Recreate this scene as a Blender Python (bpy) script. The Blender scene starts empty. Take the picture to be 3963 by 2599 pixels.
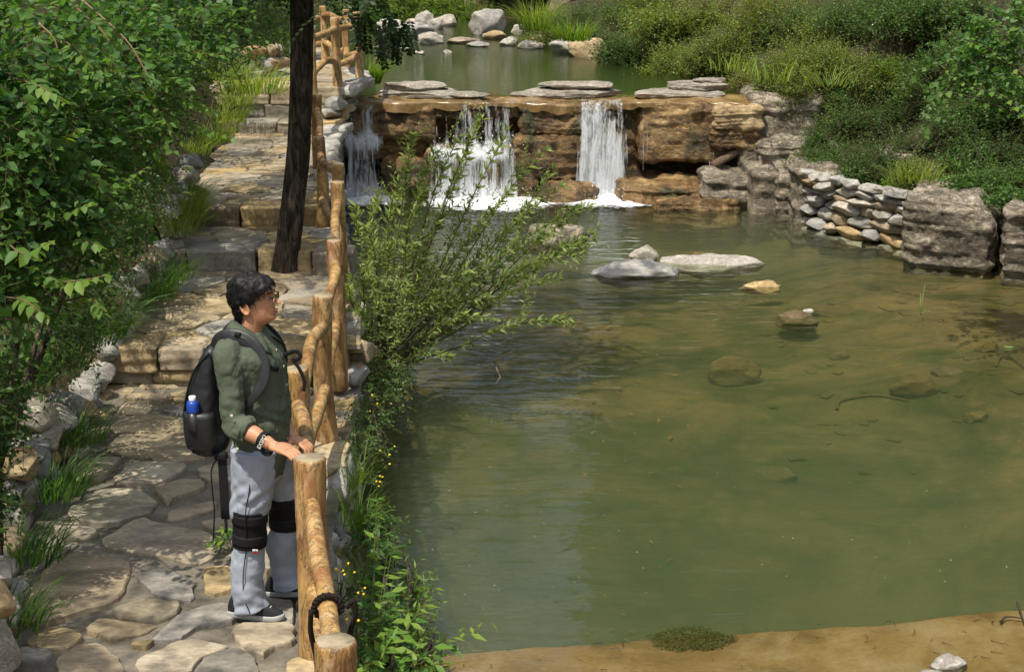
import bpy, math, random
import numpy as np
from mathutils import Vector, Matrix

# ------------------------------------------------------------------ camera, sky, sun, exposure
scene = bpy.context.scene
CAM_H = 3.41                                   # eye height above the landing the man stands on (z = 0)
PITCH = math.radians(15.5)
FPX = 5994.0                                   # focal length in pixels of the 3963 x 2599 photograph
cam_d = bpy.data.cameras.new("camera")
cam = bpy.data.objects.new("camera", cam_d)
scene.collection.objects.link(cam)
cam.location = (0, 0, CAM_H)
cam.rotation_euler = (math.pi / 2 - PITCH, 0, 0)
cam_d.sensor_width = 36.0
cam_d.lens = 36.0 * FPX / 3963.0
cam_d.clip_start = 0.1
cam_d.clip_end = 2000
scene.camera = cam

SUN_TO = Vector((-0.26, -0.36, 0.90)).normalized()     # towards the sun: high, from the left and behind
world = bpy.data.worlds.new("World")
scene.world = world
world.use_nodes = True
wn = world.node_tree
wn.nodes.clear()
w_out = wn.nodes.new("ShaderNodeOutputWorld")
w_bg = wn.nodes.new("ShaderNodeBackground")
w_sky = wn.nodes.new("ShaderNodeTexSky")
w_sky.sky_type = 'NISHITA'
w_sky.sun_disc = False
w_sky.sun_elevation = math.asin(SUN_TO.z)
w_sky.sun_rotation = math.atan2(SUN_TO.x, SUN_TO.y)
w_sky.air_density = 1.0
w_sky.dust_density = 3.5
# thin bright summer clouds, spread evenly over the whole sky
w_tc = wn.nodes.new("ShaderNodeTexCoord")
w_map = wn.nodes.new("ShaderNodeMapping"); w_map.inputs["Scale"].default_value = (1, 1, 2.2)
w_noise = wn.nodes.new("ShaderNodeTexNoise"); w_noise.inputs["Scale"].default_value = 3.2; w_noise.inputs["Detail"].default_value = 6
w_ramp = wn.nodes.new("ShaderNodeValToRGB")
w_ramp.color_ramp.elements[0].position = .42; w_ramp.color_ramp.elements[0].color = (.08, .08, .08, 1)
w_ramp.color_ramp.elements[1].position = .62; w_ramp.color_ramp.elements[1].color = (.85, .85, .85, 1)
w_mix = wn.nodes.new("ShaderNodeMix"); w_mix.data_type = 'RGBA'
w_mix.inputs[7].default_value = (5.6, 5.8, 6.1, 1)
wn.links.new(w_tc.outputs["Generated"], w_map.inputs[0]); wn.links.new(w_map.outputs[0], w_noise.inputs["Vector"])
wn.links.new(w_noise.outputs["Fac"], w_ramp.inputs[0]); wn.links.new(w_ramp.outputs[0], w_mix.inputs[0])
wn.links.new(w_sky.outputs[0], w_mix.inputs[6]); wn.links.new(w_mix.outputs[2], w_bg.inputs[0])
w_bg.inputs[1].default_value = 0.15
wn.links.new(w_bg.outputs[0], w_out.inputs[0])

sun_d = bpy.data.lights.new("sun", 'SUN')
sun_d.energy = 3.9
sun_d.angle = math.radians(0.55)
sun_d.color = (1.0, 0.93, 0.80)
sun = bpy.data.objects.new("sun", sun_d)
scene.collection.objects.link(sun)
sun.rotation_euler = SUN_TO.to_track_quat('Z', 'Y').to_euler()

scene.view_settings.view_transform = 'Standard'
scene.view_settings.look = 'None'
scene.view_settings.exposure = 0.47
scene.view_settings.gamma = 1.0
scene.render.engine = 'CYCLES'
scene.cycles.use_denoising = True
scene.cycles.max_bounces = 8
scene.cycles.transparent_max_bounces = 24
scene.cycles.diffuse_bounces = 3
scene.cycles.glossy_bounces = 3
scene.cycles.transmission_bounces = 4
scene.cycles.volume_bounces = 1
scene.cycles.caustics_reflective = False
scene.cycles.caustics_refractive = False
scene.cycles.sample_clamp_indirect = 6.0

COL = scene.collection
rng = np.random.default_rng(107)
random.seed(107)

# ------------------------------------------------------------------ pixel <-> place helpers (display pixels, 2380 wide)
_FV = FPX / 1.66513
def _ray(vx, vy):
    dx = (vx - 1190.0) / _FV
    dv = (780.5 - vy) / _FV
    return (dx, math.cos(PITCH) + dv * math.sin(PITCH), -math.sin(PITCH) + dv * math.cos(PITCH))
def PZ(vx, vy, z):
    d = _ray(vx, vy); t = (z - CAM_H) / d[2]
    return Vector((d[0] * t, d[1] * t, z))
def PD(vx, vy, D):
    d = _ray(vx, vy); t = D / d[1]
    return Vector((d[0] * t, D, CAM_H + d[2] * t))

# ------------------------------------------------------------------ numpy noise
_perm = np.random.default_rng(5).permutation(4096).astype(np.int64)
_rand = np.random.default_rng(6).random(4096) * 2 - 1
def vnoise(p):
    p = np.asarray(p, dtype=np.float64)
    i = np.floor(p).astype(np.int64)
    f = p - i
    f = f * f * f * (f * (f * 6 - 15) + 10)
    def h(a, b, c):
        return _rand[(_perm[(_perm[(_perm[(i[..., 0] + a) & 4095] + i[..., 1] + b) & 4095] + i[..., 2] + c) & 4095])]
    def L(a, b, t):
        return a + (b - a) * t
    x, y, z = f[..., 0], f[..., 1], f[..., 2]
    return L(L(L(h(0,0,0), h(1,0,0), x), L(h(0,1,0), h(1,1,0), x), y),
             L(L(h(0,0,1), h(1,0,1), x), L(h(0,1,1), h(1,1,1), x), y), z)
def fbm(p, octaves=4, lac=2.05, gain=0.5):
    p = np.asarray(p, dtype=np.float64)
    s = 0; a = 1.0; n = 0
    for k in range(octaves):
        s = s + a * vnoise(p + 17.3 * k); n += a
        p = p * lac; a *= gain
    return s / n
def sstep(a, b, x):
    t = np.clip((np.asarray(x, dtype=float) - a) / (b - a), 0, 1)
    return t * t * (3 - 2 * t)
def nrm(v):
    v = np.asarray(v, dtype=float)
    return v / np.maximum(np.linalg.norm(v, axis=-1, keepdims=True), 1e-9)

# ------------------------------------------------------------------ object helpers
def link(o, parent=None):
    COL.objects.link(o)
    if parent is not None:
        o.parent = parent
    return o
def tag(o, label=None, cat=None, group=None, kind=None):
    if label: o["label"] = label
    if cat: o["category"] = cat
    if group: o["group"] = group
    if kind: o["kind"] = kind
    return o
def empty(name, loc=(0, 0, 0), label=None, cat=None, group=None, rz=0.0):
    o = bpy.data.objects.new(name, None)
    o.empty_display_size = 0.1
    o.location = loc
    o.rotation_euler = (0, 0, rz)
    COL.objects.link(o)
    return tag(o, label, cat, group)
def np_mesh(name, V, faces, mats, fmat=None, col=None, smooth=True):
    """faces: list of (n,k) int arrays; fmat: list of ints or arrays parallel to faces; col: (nv,3)."""
    me = bpy.data.meshes.new(name)
    V = np.asarray(V, dtype=np.float32)
    me.vertices.add(len(V))
    me.vertices.foreach_set("co", V.ravel())
    faces = [np.asarray(f, dtype=np.int32) for f in faces if len(f)]
    nl = sum(f.size for f in faces); npoly = sum(len(f) for f in faces)
    me.loops.add(nl)
    me.polygons.add(npoly)
    me.loops.foreach_set("vertex_index", np.concatenate([f.ravel() for f in faces]))
    tot = np.concatenate([np.full(len(f), f.shape[1], dtype=np.int32) for f in faces])
    start = np.concatenate([[0], np.cumsum(tot)[:-1]]).astype(np.int32)
    me.polygons.foreach_set("loop_start", start)
    if fmat is not None:
        fm = np.concatenate([np.full(len(f), m, dtype=np.int32) if np.isscalar(m) else np.asarray(m, dtype=np.int32) for f, m in zip(faces, fmat)])
        me.polygons.foreach_set("material_index", fm)
    me.polygons.foreach_set("use_smooth", np.full(npoly, bool(smooth)))
    if not isinstance(mats, (list, tuple)): mats = [mats]
    for m in mats: me.materials.append(m)
    if col is not None:
        ca = me.color_attributes.new("Col", 'FLOAT_COLOR', 'POINT')
        c4 = np.ones((len(V), 4), dtype=np.float32); c4[:, :3] = col
        ca.data.foreach_set("color", c4.ravel())
    me.update(calc_edges=True)
    me.validate(verbose=False)
    return me
def mobj(name, me, parent=None, loc=(0, 0, 0)):
    o = bpy.data.objects.new(name, me)
    o.location = loc
    return link(o, parent)

class Geo:
    """collects numpy geometry"""
    def __init__(s): s.v = []; s.f = {}; s.c = []; s.n = 0; s.m = {}
    def add(s, V, F, mat=0, col=None):
        V = np.asarray(V, dtype=float)
        for f in (F if isinstance(F, list) else [F]):
            f = np.asarray(f, dtype=np.int64)
            if f.size == 0: continue
            s.f.setdefault(f.shape[1], []).append(f + s.n)
            s.m.setdefault(f.shape[1], []).append(np.full(len(f), mat))
        s.v.append(V)
        c = np.ones((len(V), 3)) if col is None else (np.asarray(col, dtype=float) * np.ones((len(V), 3)))
        s.c.append(c); s.n += len(V)
        return s
    def mesh(s, name, mats, smooth=True):
        ks = sorted(s.f)
        return np_mesh(name, np.concatenate(s.v), [np.concatenate(s.f[k]) for k in ks], mats,
                       [np.concatenate(s.m[k]) for k in ks], np.concatenate(s.c), smooth)
    def obj(s, name, mats, parent=None, smooth=True):
        return mobj(name, s.mesh(name, mats, smooth), parent)

def grid_faces(nu, nv, wrap_u=False, flip=False):
    """vertices indexed [v*nu+u]"""
    u = np.arange(nu if wrap_u else nu - 1); v = np.arange(nv - 1)
    uu, vv = np.meshgrid(u, v)
    u2 = (uu + 1) % nu
    q = np.stack([vv * nu + uu, vv * nu + u2, (vv + 1) * nu + u2, (vv + 1) * nu + uu], -1).reshape(-1, 4)
    return q[:, ::-1] if flip else q

def catmull(pts, n):
    P = np.asarray(pts, dtype=float)
    if len(P) == 2:
        t = np.linspace(0, 1, n)[:, None]
        return P[0] * (1 - t) + P[1] * t
    P = np.vstack([2 * P[0] - P[1], P, 2 * P[-1] - P[-2]])
    t = np.linspace(0, len(P) - 3 - 1e-9, n)
    i = np.floor(t).astype(int); f = (t - i)[:, None]
    a, b, c, d = P[i], P[i + 1], P[i + 2], P[i + 3]
    return 0.5 * (2 * b + (c - a) * f + (2 * a - 5 * b + 4 * c - d) * f ** 2 + (3 * b - a - 3 * c + d) * f ** 3)

def tube(pts, rad, sides=8, caps=True, n=None, jitter=0.0, jscale=6.0, seed=0, flat=1.0):
    """tube along points; rad scalar or list (interpolated)"""
    P = catmull(pts, n) if n else np.asarray(pts, dtype=float)
    m = len(P)
    r = np.interp(np.linspace(0, 1, m), np.linspace(0, 1, len(np.atleast_1d(rad))), np.atleast_1d(rad))
    T = nrm(np.gradient(P, axis=0))
    ref = np.array([0, 0, 1.0]) if abs(T[0][2]) < 0.9 else np.array([1.0, 0, 0])
    A = np.zeros_like(P); a = ref - T[0] * (ref @ T[0])
    for i in range(m):
        a = a - T[i] * (a @ T[i]); a = a / max(np.linalg.norm(a), 1e-9); A[i] = a
    B = np.cross(T, A)
    th = np.arange(sides) * 2 * math.pi / sides
    V = P[:, None, :] + r[:, None, None] * (np.cos(th)[None, :, None] * A[:, None, :] + flat * np.sin(th)[None, :, None] * B[:, None, :])
    if jitter:
        nn = fbm(V * jscale + seed * 3.7, 3)
        V = P[:, None, :] + (V - P[:, None, :]) * (1 + jitter * nn[..., None])
    V = V.reshape(-1, 3)
    F = [grid_faces(sides, m, True)]
    if caps:
        V = np.vstack([V, P[0], P[-1]])
        k = np.arange(sides); k2 = (k + 1) % sides
        F.append(np.stack([k2, k, np.full(sides, m * sides)], -1))
        F.append(np.stack([(m - 1) * sides + k, (m - 1) * sides + k2, np.full(sides, m * sides + 1)], -1))
    return V, F

def bulk_tubes(P, r0, r1, sides=3):
    """many thin tubes at once. P (n,m,3)"""
    n, m, _ = P.shape
    T = nrm(np.gradient(P, axis=1))
    ref = np.where(np.abs(T[:, :1, 2:3]) < 0.9, np.array([0, 0, 1.0]), np.array([1.0, 0, 0]))
    A = nrm(np.cross(T, np.broadcast_to(ref, T.shape)))
    B = np.cross(T, A)
    r = np.linspace(0, 1, m)[None, :] * (np.atleast_1d(r1)[:, None] - np.atleast_1d(r0)[:, None]) + np.atleast_1d(r0)[:, None]
    r = np.broadcast_to(r, (n, m))
    th = np.arange(sides) * 2 * math.pi / sides
    V = P[:, :, None, :] + r[:, :, None, None] * (np.cos(th)[None, None, :, None] * A[:, :, None, :] + np.sin(th)[None, None, :, None] * B[:, :, None, :])
    V = V.reshape(-1, 3)
    base = grid_faces(sides, m, True)
    F = (base[None] + (np.arange(n) * m * sides)[:, None, None]).reshape(-1, 4)
    return V, F

# ------------------------------------------------------------------ leaves
LEAF_OVATE = (np.array([[0,0,0],[-.36,.30,.05],[-.30,.62,.04],[0,1,-.10],[.30,.62,.04],[.36,.30,.05],[0,.42,-.03]]),
              np.array([[0,6,1],[1,6,2],[2,6,3],[3,6,4],[4,6,5],[5,6,0]]))
LEAF_LANCE = (np.array([[0,0,0],[-.13,.40,.03],[0,1,-.12],[.13,.40,.03],[0,.42,-.01]]),
              np.array([[0,4,1],[1,4,2],[2,4,3],[3,4,0]]))
LEAF_QUAD = (np.array([[0,0,0],[-.30,.45,.06],[0,1,-.06],[.30,.45,.06]]), np.array([[0,2,1],[0,3,2]]))
def leaves(pos, d, up, length, tpl=LEAF_QUAD, width=1.0, col=None, curl=None):
    d = nrm(d); x = nrm(np.cross(d, up)); z = np.cross(x, d)
    T, F = tpl
    n = len(pos)
    L = np.broadcast_to(np.asarray(length, dtype=float), (n,))
    W = np.broadcast_to(np.asarray(width, dtype=float), (n,))
    V = pos[:, None, :] + L[:, None, None] * (T[None, :, 0:1] * W[:, None, None] * x[:, None, :] + T[None, :, 1:2] * d[:, None, :] + T[None, :, 2:3] * z[:, None, :])
    V = V.reshape(-1, 3)
    FF = (F[None] + (np.arange(n) * len(T))[:, None, None]).reshape(-1, F.shape[1])
    C = np.repeat(col, len(T), axis=0) if col is not None else None
    return V, FF, C
def mixcol(a, b, t):
    return np.asarray(a)[None] * (1 - t[:, None]) + np.asarray(b)[None] * t[:, None]
def rdir(n, r=rng):
    return nrm(r.normal(size=(n, 3)))

def branchlets(geo, S, D, L, k, leaf_len, tpl=LEAF_QUAD, width=1.0, droop=0.3, twig=0.003, c0=(.03,.07,.015), c1=(.09,.16,.03),
               up_bias=0.6, spread=0.9, twig_col=(.09,.06,.035), r=rng, young=0.25, leaf_jit=0.35, t0=0.15, twigs=True, hang=0.0):
    """twigs with leaves. S start (n,3), D direction, L length"""
    n = len(S)
    D = nrm(D); L = np.broadcast_to(np.asarray(L, dtype=float), (n,))
    m = 4
    t = np.linspace(0, 1, m)
    g = np.array([0, 0, -1.0])
    P = S[:, None, :] + L[:, None, None] * (t[None, :, None] * D[:, None, :] + (droop * t ** 2)[None, :, None] * g)
    if twigs:
        V, F = bulk_tubes(P, np.full(n, twig), np.full(n, twig * .4))
        geo.add(V, F, 1, twig_col)
    tt = np.linspace(t0, 1.0, k)
    pos = S[:, None, :] + L[:, None, None] * (tt[None, :, None] * D[:, None, :] + (droop * tt ** 2)[None, :, None] * g)
    dd = nrm(D[:, None, :] + 2 * (droop * tt)[None, :, None] * g)
    upv = np.array([0, 0, 1.0])
    side = nrm(np.cross(dd, np.broadcast_to(upv, dd.shape)) + 1e-4)
    sgn = np.where(np.arange(k) % 2 == 0, 1.0, -1.0)[None, :, None]
    ld = dd * 0.55 + side * sgn * spread + leaf_jit * r.normal(size=dd.shape) + np.array([0, 0, -hang])
    lu = upv * up_bias + (1 - up_bias) * r.normal(size=dd.shape) + 0.25 * r.normal(size=dd.shape)
    nl = n * k
    ll = leaf_len * (0.65 + 0.6 * r.random(nl)) * np.tile(1.05 - 0.45 * tt ** 2, n)
    yt = np.tile(tt ** 3, n)
    ct = np.clip(r.random(nl) * 0.75 + young * yt * r.random(nl) * 2 + np.repeat(r.normal(size=n) * .15, k), 0, 1)
    col = mixcol(c0, c1, ct)
    V, F, C = leaves(pos.reshape(-1, 3), ld.reshape(-1, 3), lu.reshape(-1, 3), ll, tpl, width, col)
    geo.add(V, F, 0, C)

def in_lobes(lobes, n, r=rng, shell=0.55, power=1.0):
    """random points in a union of ellipsoids, biased outward; returns points and outward normals"""
    w = np.array([l[3] * l[4] + l[4] * l[5] + l[3] * l[5] for l in lobes]) ** power
    idx = r.choice(len(lobes), n, p=w / w.sum())
    Lb = np.array(lobes)[idx]
    d = rdir(n, r)
    rad = (shell + (1 - shell) * r.random(n)) ** 0.8
    p = Lb[:, :3] + d * Lb[:, 3:6] * rad[:, None]
    nn = nrm(d / Lb[:, 3:6])
    return p, nn

def grass_blades(base, n, r0, h, lean=0.5, width=0.006, c0=(.04,.09,.015), c1=(.12,.19,.04), r=rng, bend=0.5, segs=4, dirbias=(0, 0)):
    a = r.random(n) * 2 * math.pi
    rr = np.sqrt(r.random(n)) * r0
    B = np.asarray(base)[None] + np.stack([rr * np.cos(a), rr * np.sin(a), np.zeros(n)], -1)
    oa = a + r.normal(size=n) * .6
    out = np.stack([np.cos(oa) + dirbias[0], np.sin(oa) + dirbias[1], np.zeros(n)], -1)
    out = out / np.maximum(np.linalg.norm(out, axis=1, keepdims=True), .3)
    Hh = h * (0.55 + 0.6 * r.random(n))
    le = lean * (0.4 + r.random(n)); be = bend * (0.3 + r.random(n))
    t = np.linspace(0, 1, segs)
    P = B[:, None, :] + Hh[:, None, None] * (np.array([0, 0, 1.0])[None, None] * (t - 0.45 * be[:, None] * t ** 2.2)[..., None] + out[:, None, :] * ((le[:, None] * t + be[:, None] * t ** 2) * .6)[..., None])
    side = nrm(np.cross(out, np.array([0, 0, 1.0])) + r.normal(size=(n, 3)) * .4)
    w = width * (1 - t ** 1.5)
    V = np.stack([P - side[:, None, :] * w[None, :, None], P + side[:, None, :] * w[None, :, None]], 2).reshape(-1, 3)
    f = np.array([[2 * i, 2 * i + 1, 2 * i + 3, 2 * i + 2] for i in range(segs - 1)])
    F = (f[None] + (np.arange(n) * segs * 2)[:, None, None]).reshape(-1, 4)
    C = np.repeat(mixcol(c0, c1, r.random(n)), segs * 2, axis=0)
    return V, F, C
# ------------------------------------------------------------------ materials
class NT:
    def __init__(s, name):
        s.m = bpy.data.materials.new(name); s.m.use_nodes = True
        s.t = s.m.node_tree; s.t.nodes.clear()
        s.out = s.t.nodes.new("ShaderNodeOutputMaterial")
    def n(s, typ, **kw):
        nd = s.t.nodes.new(typ)
        for k, v in kw.items():
            if k.startswith("i_"):
                key = k[2:]; key = int(key) if key.isdigit() else key.replace("_", " ")
                s.put(nd.inputs[key], v)
            else: setattr(nd, k, v)
        return nd
    def put(s, sock, v):
        if isinstance(v, bpy.types.NodeSocket): s.t.links.new(v, sock)
        elif hasattr(v, "outputs"): s.t.links.new(v.outputs[0], sock)
        else:
            if isinstance(v, tuple) and len(v) == 3 and sock.type == 'RGBA': v = v + (1,)
            sock.default_value = v
    def coord(s, which="Object", scale=(1, 1, 1), loc=(0, 0, 0)):
        tc = s.n("ShaderNodeTexCoord")
        mp = s.n("ShaderNodeMapping"); s.put(mp.inputs[0], tc.outputs[which])
        mp.inputs["Scale"].default_value = scale; mp.inputs["Location"].default_value = loc
        return mp.outputs[0]
    def geo_pos(s, scale=(1, 1, 1)):
        g = s.n("ShaderNodeNewGeometry")
        mp = s.n("ShaderNodeMapping"); s.put(mp.inputs[0], g.outputs["Position"])
        mp.inputs["Scale"].default_value = scale
        return mp.outputs[0]
    def noise(s, vec, scale, detail=5, rough=.55, dist=0.0):
        nd = s.n("ShaderNodeTexNoise"); s.put(nd.inputs["Vector"], vec)
        nd.inputs["Scale"].default_value = scale; nd.inputs["Detail"].default_value = detail
        nd.inputs["Roughness"].default_value = rough; nd.inputs["Distortion"].default_value = dist
        return nd.outputs["Fac"]
    def voro(s, vec, scale, feature='F1', rnd=1.0):
        nd = s.n("ShaderNodeTexVoronoi", feature=feature); s.put(nd.inputs["Vector"], vec)
        nd.inputs["Scale"].default_value = scale
        if "Randomness" in nd.inputs: nd.inputs["Randomness"].default_value = rnd
        return nd
    def ramp(s, fac, stops, interp='LINEAR'):
        nd = s.n("ShaderNodeValToRGB"); s.put(nd.inputs[0], fac)
        cr = nd.color_ramp; cr.interpolation = interp
        while len(cr.elements) < len(stops): cr.elements.new(0.5)
        for e, (p, c) in zip(cr.elements, stops):
            e.position = p
            e.color = (c, c, c, 1) if np.isscalar(c) else tuple(c) + ((1,) if len(c) == 3 else ())
        return nd.outputs[0]
    def mix(s, fac, a, b, blend='MIX'):
        nd = s.n("ShaderNodeMix", data_type='RGBA', blend_type=blend)
        s.put(nd.inputs[0], fac); s.put(nd.inputs[6], a); s.put(nd.inputs[7], b)
        return nd.outputs[2]
    def math(s, op, a, b=0.0, c=None):
        nd = s.n("ShaderNodeMath", operation=op)
        s.put(nd.inputs[0], a); s.put(nd.inputs[1], b)
        if c is not None: s.put(nd.inputs[2], c)
        return nd.outputs[0]
    def bump(s, h, strength=.4, dist=.02, normal=None):
        nd = s.n("ShaderNodeBump"); s.put(nd.inputs["Height"], h)
        nd.inputs["Strength"].default_value = strength; nd.inputs["Distance"].default_value = dist
        if normal is not None: s.put(nd.inputs["Normal"], normal)
        return nd.outputs[0]
    def hsv(s, col, h=.5, sat=1.0, v=1.0):
        nd = s.n("ShaderNodeHueSaturation"); s.put(nd.inputs["Color"], col)
        s.put(nd.inputs["Hue"], h); s.put(nd.inputs["Saturation"], sat); s.put(nd.inputs["Value"], v)
        return nd.outputs[0]
    def principled(s, col, rough=.8, bump=None, spec=.3, metal=0.0, **kw):
        p = s.n("ShaderNodeBsdfPrincipled")
        s.put(p.inputs["Base Color"], col); s.put(p.inputs["Roughness"], rough)
        p.inputs["Specular IOR Level"].default_value = spec; p.inputs["Metallic"].default_value = metal
        if bump is not None: s.put(p.inputs["Normal"], bump)
        for k, v in kw.items(): s.put(p.inputs[k.replace("_", " ")], v)
        s.t.links.new(p.outputs[0], s.out.inputs[0])
        return s.m
    def rnd(s):
        return s.n("ShaderNodeObjectInfo").outputs["Random"]
    def attr(s, name="Col"):
        a = s.n("ShaderNodeAttribute"); a.attribute_name = name
        return a.outputs["Color"]

def mat_plain(name, col, rough=.8, spec=.3, var=.12, scale=30, bump=.1, bdist=.003):
    t = NT(name); v = t.coord("Object")
    n1 = t.noise(v, scale, 4)
    c = t.mix(t.ramp(n1, [(.3, 0), (.7, 1)]), tuple(x * (1 - var) for x in col), tuple(min(1, x * (1 + var)) for x in col))
    return t.principled(c, rough, t.bump(t.noise(v, scale * 3, 3), bump, bdist) if bump else None, spec)

def mat_rock(name, cols, scale=2.0, strata=5.0, rough=.85, bump=.6, wet=None, lichen=None, rndv=.0, spec=.25, world_space=True, bdist=.02):
    """layered natural stone"""
    t = NT(name)
    v = t.geo_pos() if world_space else t.coord("Object")
    vs = t.geo_pos((1, 1, strata)) if world_space else t.coord("Object", (1, 1, strata))
    a = t.noise(v, scale, 6, .6, .3)
    b = t.noise(vs, scale * 1.3, 6, .65, .5)
    c = t.noise(v, scale * 9, 5, .65)
    k = len(cols)
    col = t.ramp(t.math('ADD', t.math('MULTIPLY', a, .55), t.math('MULTIPLY', b, .45)),
                 [(.30 + .40 * i / (k - 1), cc) for i, cc in enumerate(cols)])
    col = t.mix(.55, col, t.ramp(c, [(.25, .25), (.5, .5), (.75, .8)]), 'OVERLAY')
    crack = t.ramp(t.noise(vs, scale * 2.4, 7, .7, 1.2), [(.455, 1), (.49, .25), (.51, .25), (.545, 1)])
    col = t.mix(.22, col, crack, 'MULTIPLY')
    if lichen:
        col = t.mix(t.ramp(t.noise(v, scale * 3.1, 5), [(.54, 0), (.66, lichen[1])]), col, lichen[0])
    if rndv:
        r = t.rnd()
        col = t.hsv(col, .5, t.math('MULTIPLY_ADD', r, .5, .75), t.math('MULTIPLY_ADD', r, rndv * 2, 1 - rndv))
    h = t.math('ADD', t.math('MULTIPLY', b, 1.0), t.math('MULTIPLY', c, .35))
    h = t.math('ADD', h, t.math('MULTIPLY', crack, .35))
    rg = rough
    if wet is not None:
        rg = t.ramp(t.noise(v, 7, 3), [(.35, wet), (.65, rough)])
    return t.principled(col, rg, t.bump(h, bump, bdist), spec)

def mat_leaf(name, trans=.42, rough=.45, spec=.35, tint=(1, 1, 1), sat=1.0):
    t = NT(name)
    c = t.attr()
    c = t.mix(1.0, c, tint, 'MULTIPLY')
    if sat != 1.0: c = t.hsv(c, .5, sat, 1.0)
    p = t.n("ShaderNodeBsdfPrincipled")
    t.put(p.inputs["Base Color"], c); p.inputs["Roughness"].default_value = rough
    p.inputs["Specular IOR Level"].default_value = spec
    tr = t.n("ShaderNodeBsdfTranslucent")
    t.put(tr.inputs[0], t.hsv(c, .485, 1.15, 1.95))
    mx = t.n("ShaderNodeMixShader"); mx.inputs[0].default_value = trans
    t.put(mx.inputs[1], p); t.put(mx.inputs[2], tr)
    t.t.links.new(mx.outputs[0], t.out.inputs[0])
    return t.m
def mat_vcol(name, rough=.8, spec=.2, bump=0.0):
    t = NT(name)
    return t.principled(t.attr(), rough, t.bump(t.noise(t.coord("Object"), 60, 3), bump, .003) if bump else None, spec)

M = {}
M['leaf'] = mat_leaf("leaf_green")
M['leaf_gloss'] = mat_leaf("leaf_glossy", .40, .5, .3)
M['twig'] = mat_vcol("twig_bark")
M['grass'] = mat_leaf("grass_blade", .45, .5, .25)
M['flower'] = mat_vcol("petal", .6)

M['rock_grey'] = mat_rock("grey_stone", [(.13,.13,.12), (.27,.26,.235), (.40,.38,.34), (.52,.50,.45)], 2.2, 2.2, rndv=.12)
M['rock_pale'] = mat_rock("pale_stone", [(.15,.135,.11), (.32,.29,.24), (.46,.42,.35), (.60,.56,.48)], 3.2, 3.0, rndv=.1)
M['rock_tan'] = mat_rock("tan_stone", [(.13,.095,.055), (.27,.20,.12), (.40,.31,.19), (.52,.44,.31)], 2.4, 3, rndv=.12)
M['rock_bank'] = mat_rock("banded_bank_stone", [(.04,.036,.028), (.15,.13,.095), (.30,.255,.19), (.47,.41,.32)], 1.8, 2.6, bump=.9, bdist=.05)
M['rock_slab'] = mat_rock("slab_stone", [(.10,.09,.075), (.24,.215,.175), (.37,.33,.27), (.48,.44,.37)], 2.6, 5, bump=.9)

M['rock_sunk'] = mat_rock("silted_stone", [(.07,.05,.022), (.13,.095,.042), (.19,.135,.06)], 3.0, 2, bump=.5, rndv=.1)

def mat_wet_cliff():
    t = NT("wet_ochre_cliff")
    v = t.geo_pos(); vs = t.geo_pos((1, 1, 2.0)); vv = t.geo_pos((1, 1, .25))
    a = t.noise(v, 1.3, 6, .6, .4); b = t.noise(vs, 2.2, 6, .65, .6); c = t.noise(v, 16, 5, .7)
    col = t.ramp(t.math('ADD', t.math('MULTIPLY', a, .5), t.math('MULTIPLY', b, .5)),
                 [(.34, (.030, .020, .010)), (.44, (.115, .066, .025)), (.54, (.24, .145, .052)), (.66, (.42, .29, .14))])
    col = t.mix(.6, col, t.ramp(c, [(.25, .2), (.5, .5), (.75, .8)]), 'OVERLAY')
    alg = t.ramp(t.noise(vv, 2.1, 5, .6, .3), [(.52, 0), (.63, .85)])
    col = t.mix(alg, col, (.030, .042, .012))
    crack = t.ramp(t.noise(vs, 2.0, 7, .7, 1.0), [(.46, 1), (.49, .15), (.51, .15), (.54, 1)])
    col = t.mix(.35, col, crack, 'MULTIPLY')
    h = t.math('ADD', t.math('ADD', b, t.math('MULTIPLY', c, .8)), t.math('MULTIPLY', crack, .2))
    rg = t.ramp(t.noise(v, 9, 3), [(.35, .16), (.62, .6)])
    return t.principled(col, rg, t.bump(h, 1.0, .05), .5)
M['cliff'] = mat_wet_cliff()

def mat_wet_shelf():
    t = NT("wet_ochre_shelf")
    v = t.geo_pos()
    a = t.noise(v, 2.2, 6, .65, .6); c = t.noise(v, 22, 4, .65)
    col = t.ramp(a, [(.3, (.075, .045, .018)), (.5, (.20, .125, .050)), (.7, (.34, .24, .12))])
    col = t.mix(.5, col, t.ramp(c, [(.25, .25), (.75, .75)]), 'OVERLAY')
    return t.principled(col, .22, t.bump(t.math('ADD', a, t.math('MULTIPLY', c, .3)), .5, .02), .5)
M['shelf'] = mat_wet_shelf()

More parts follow.
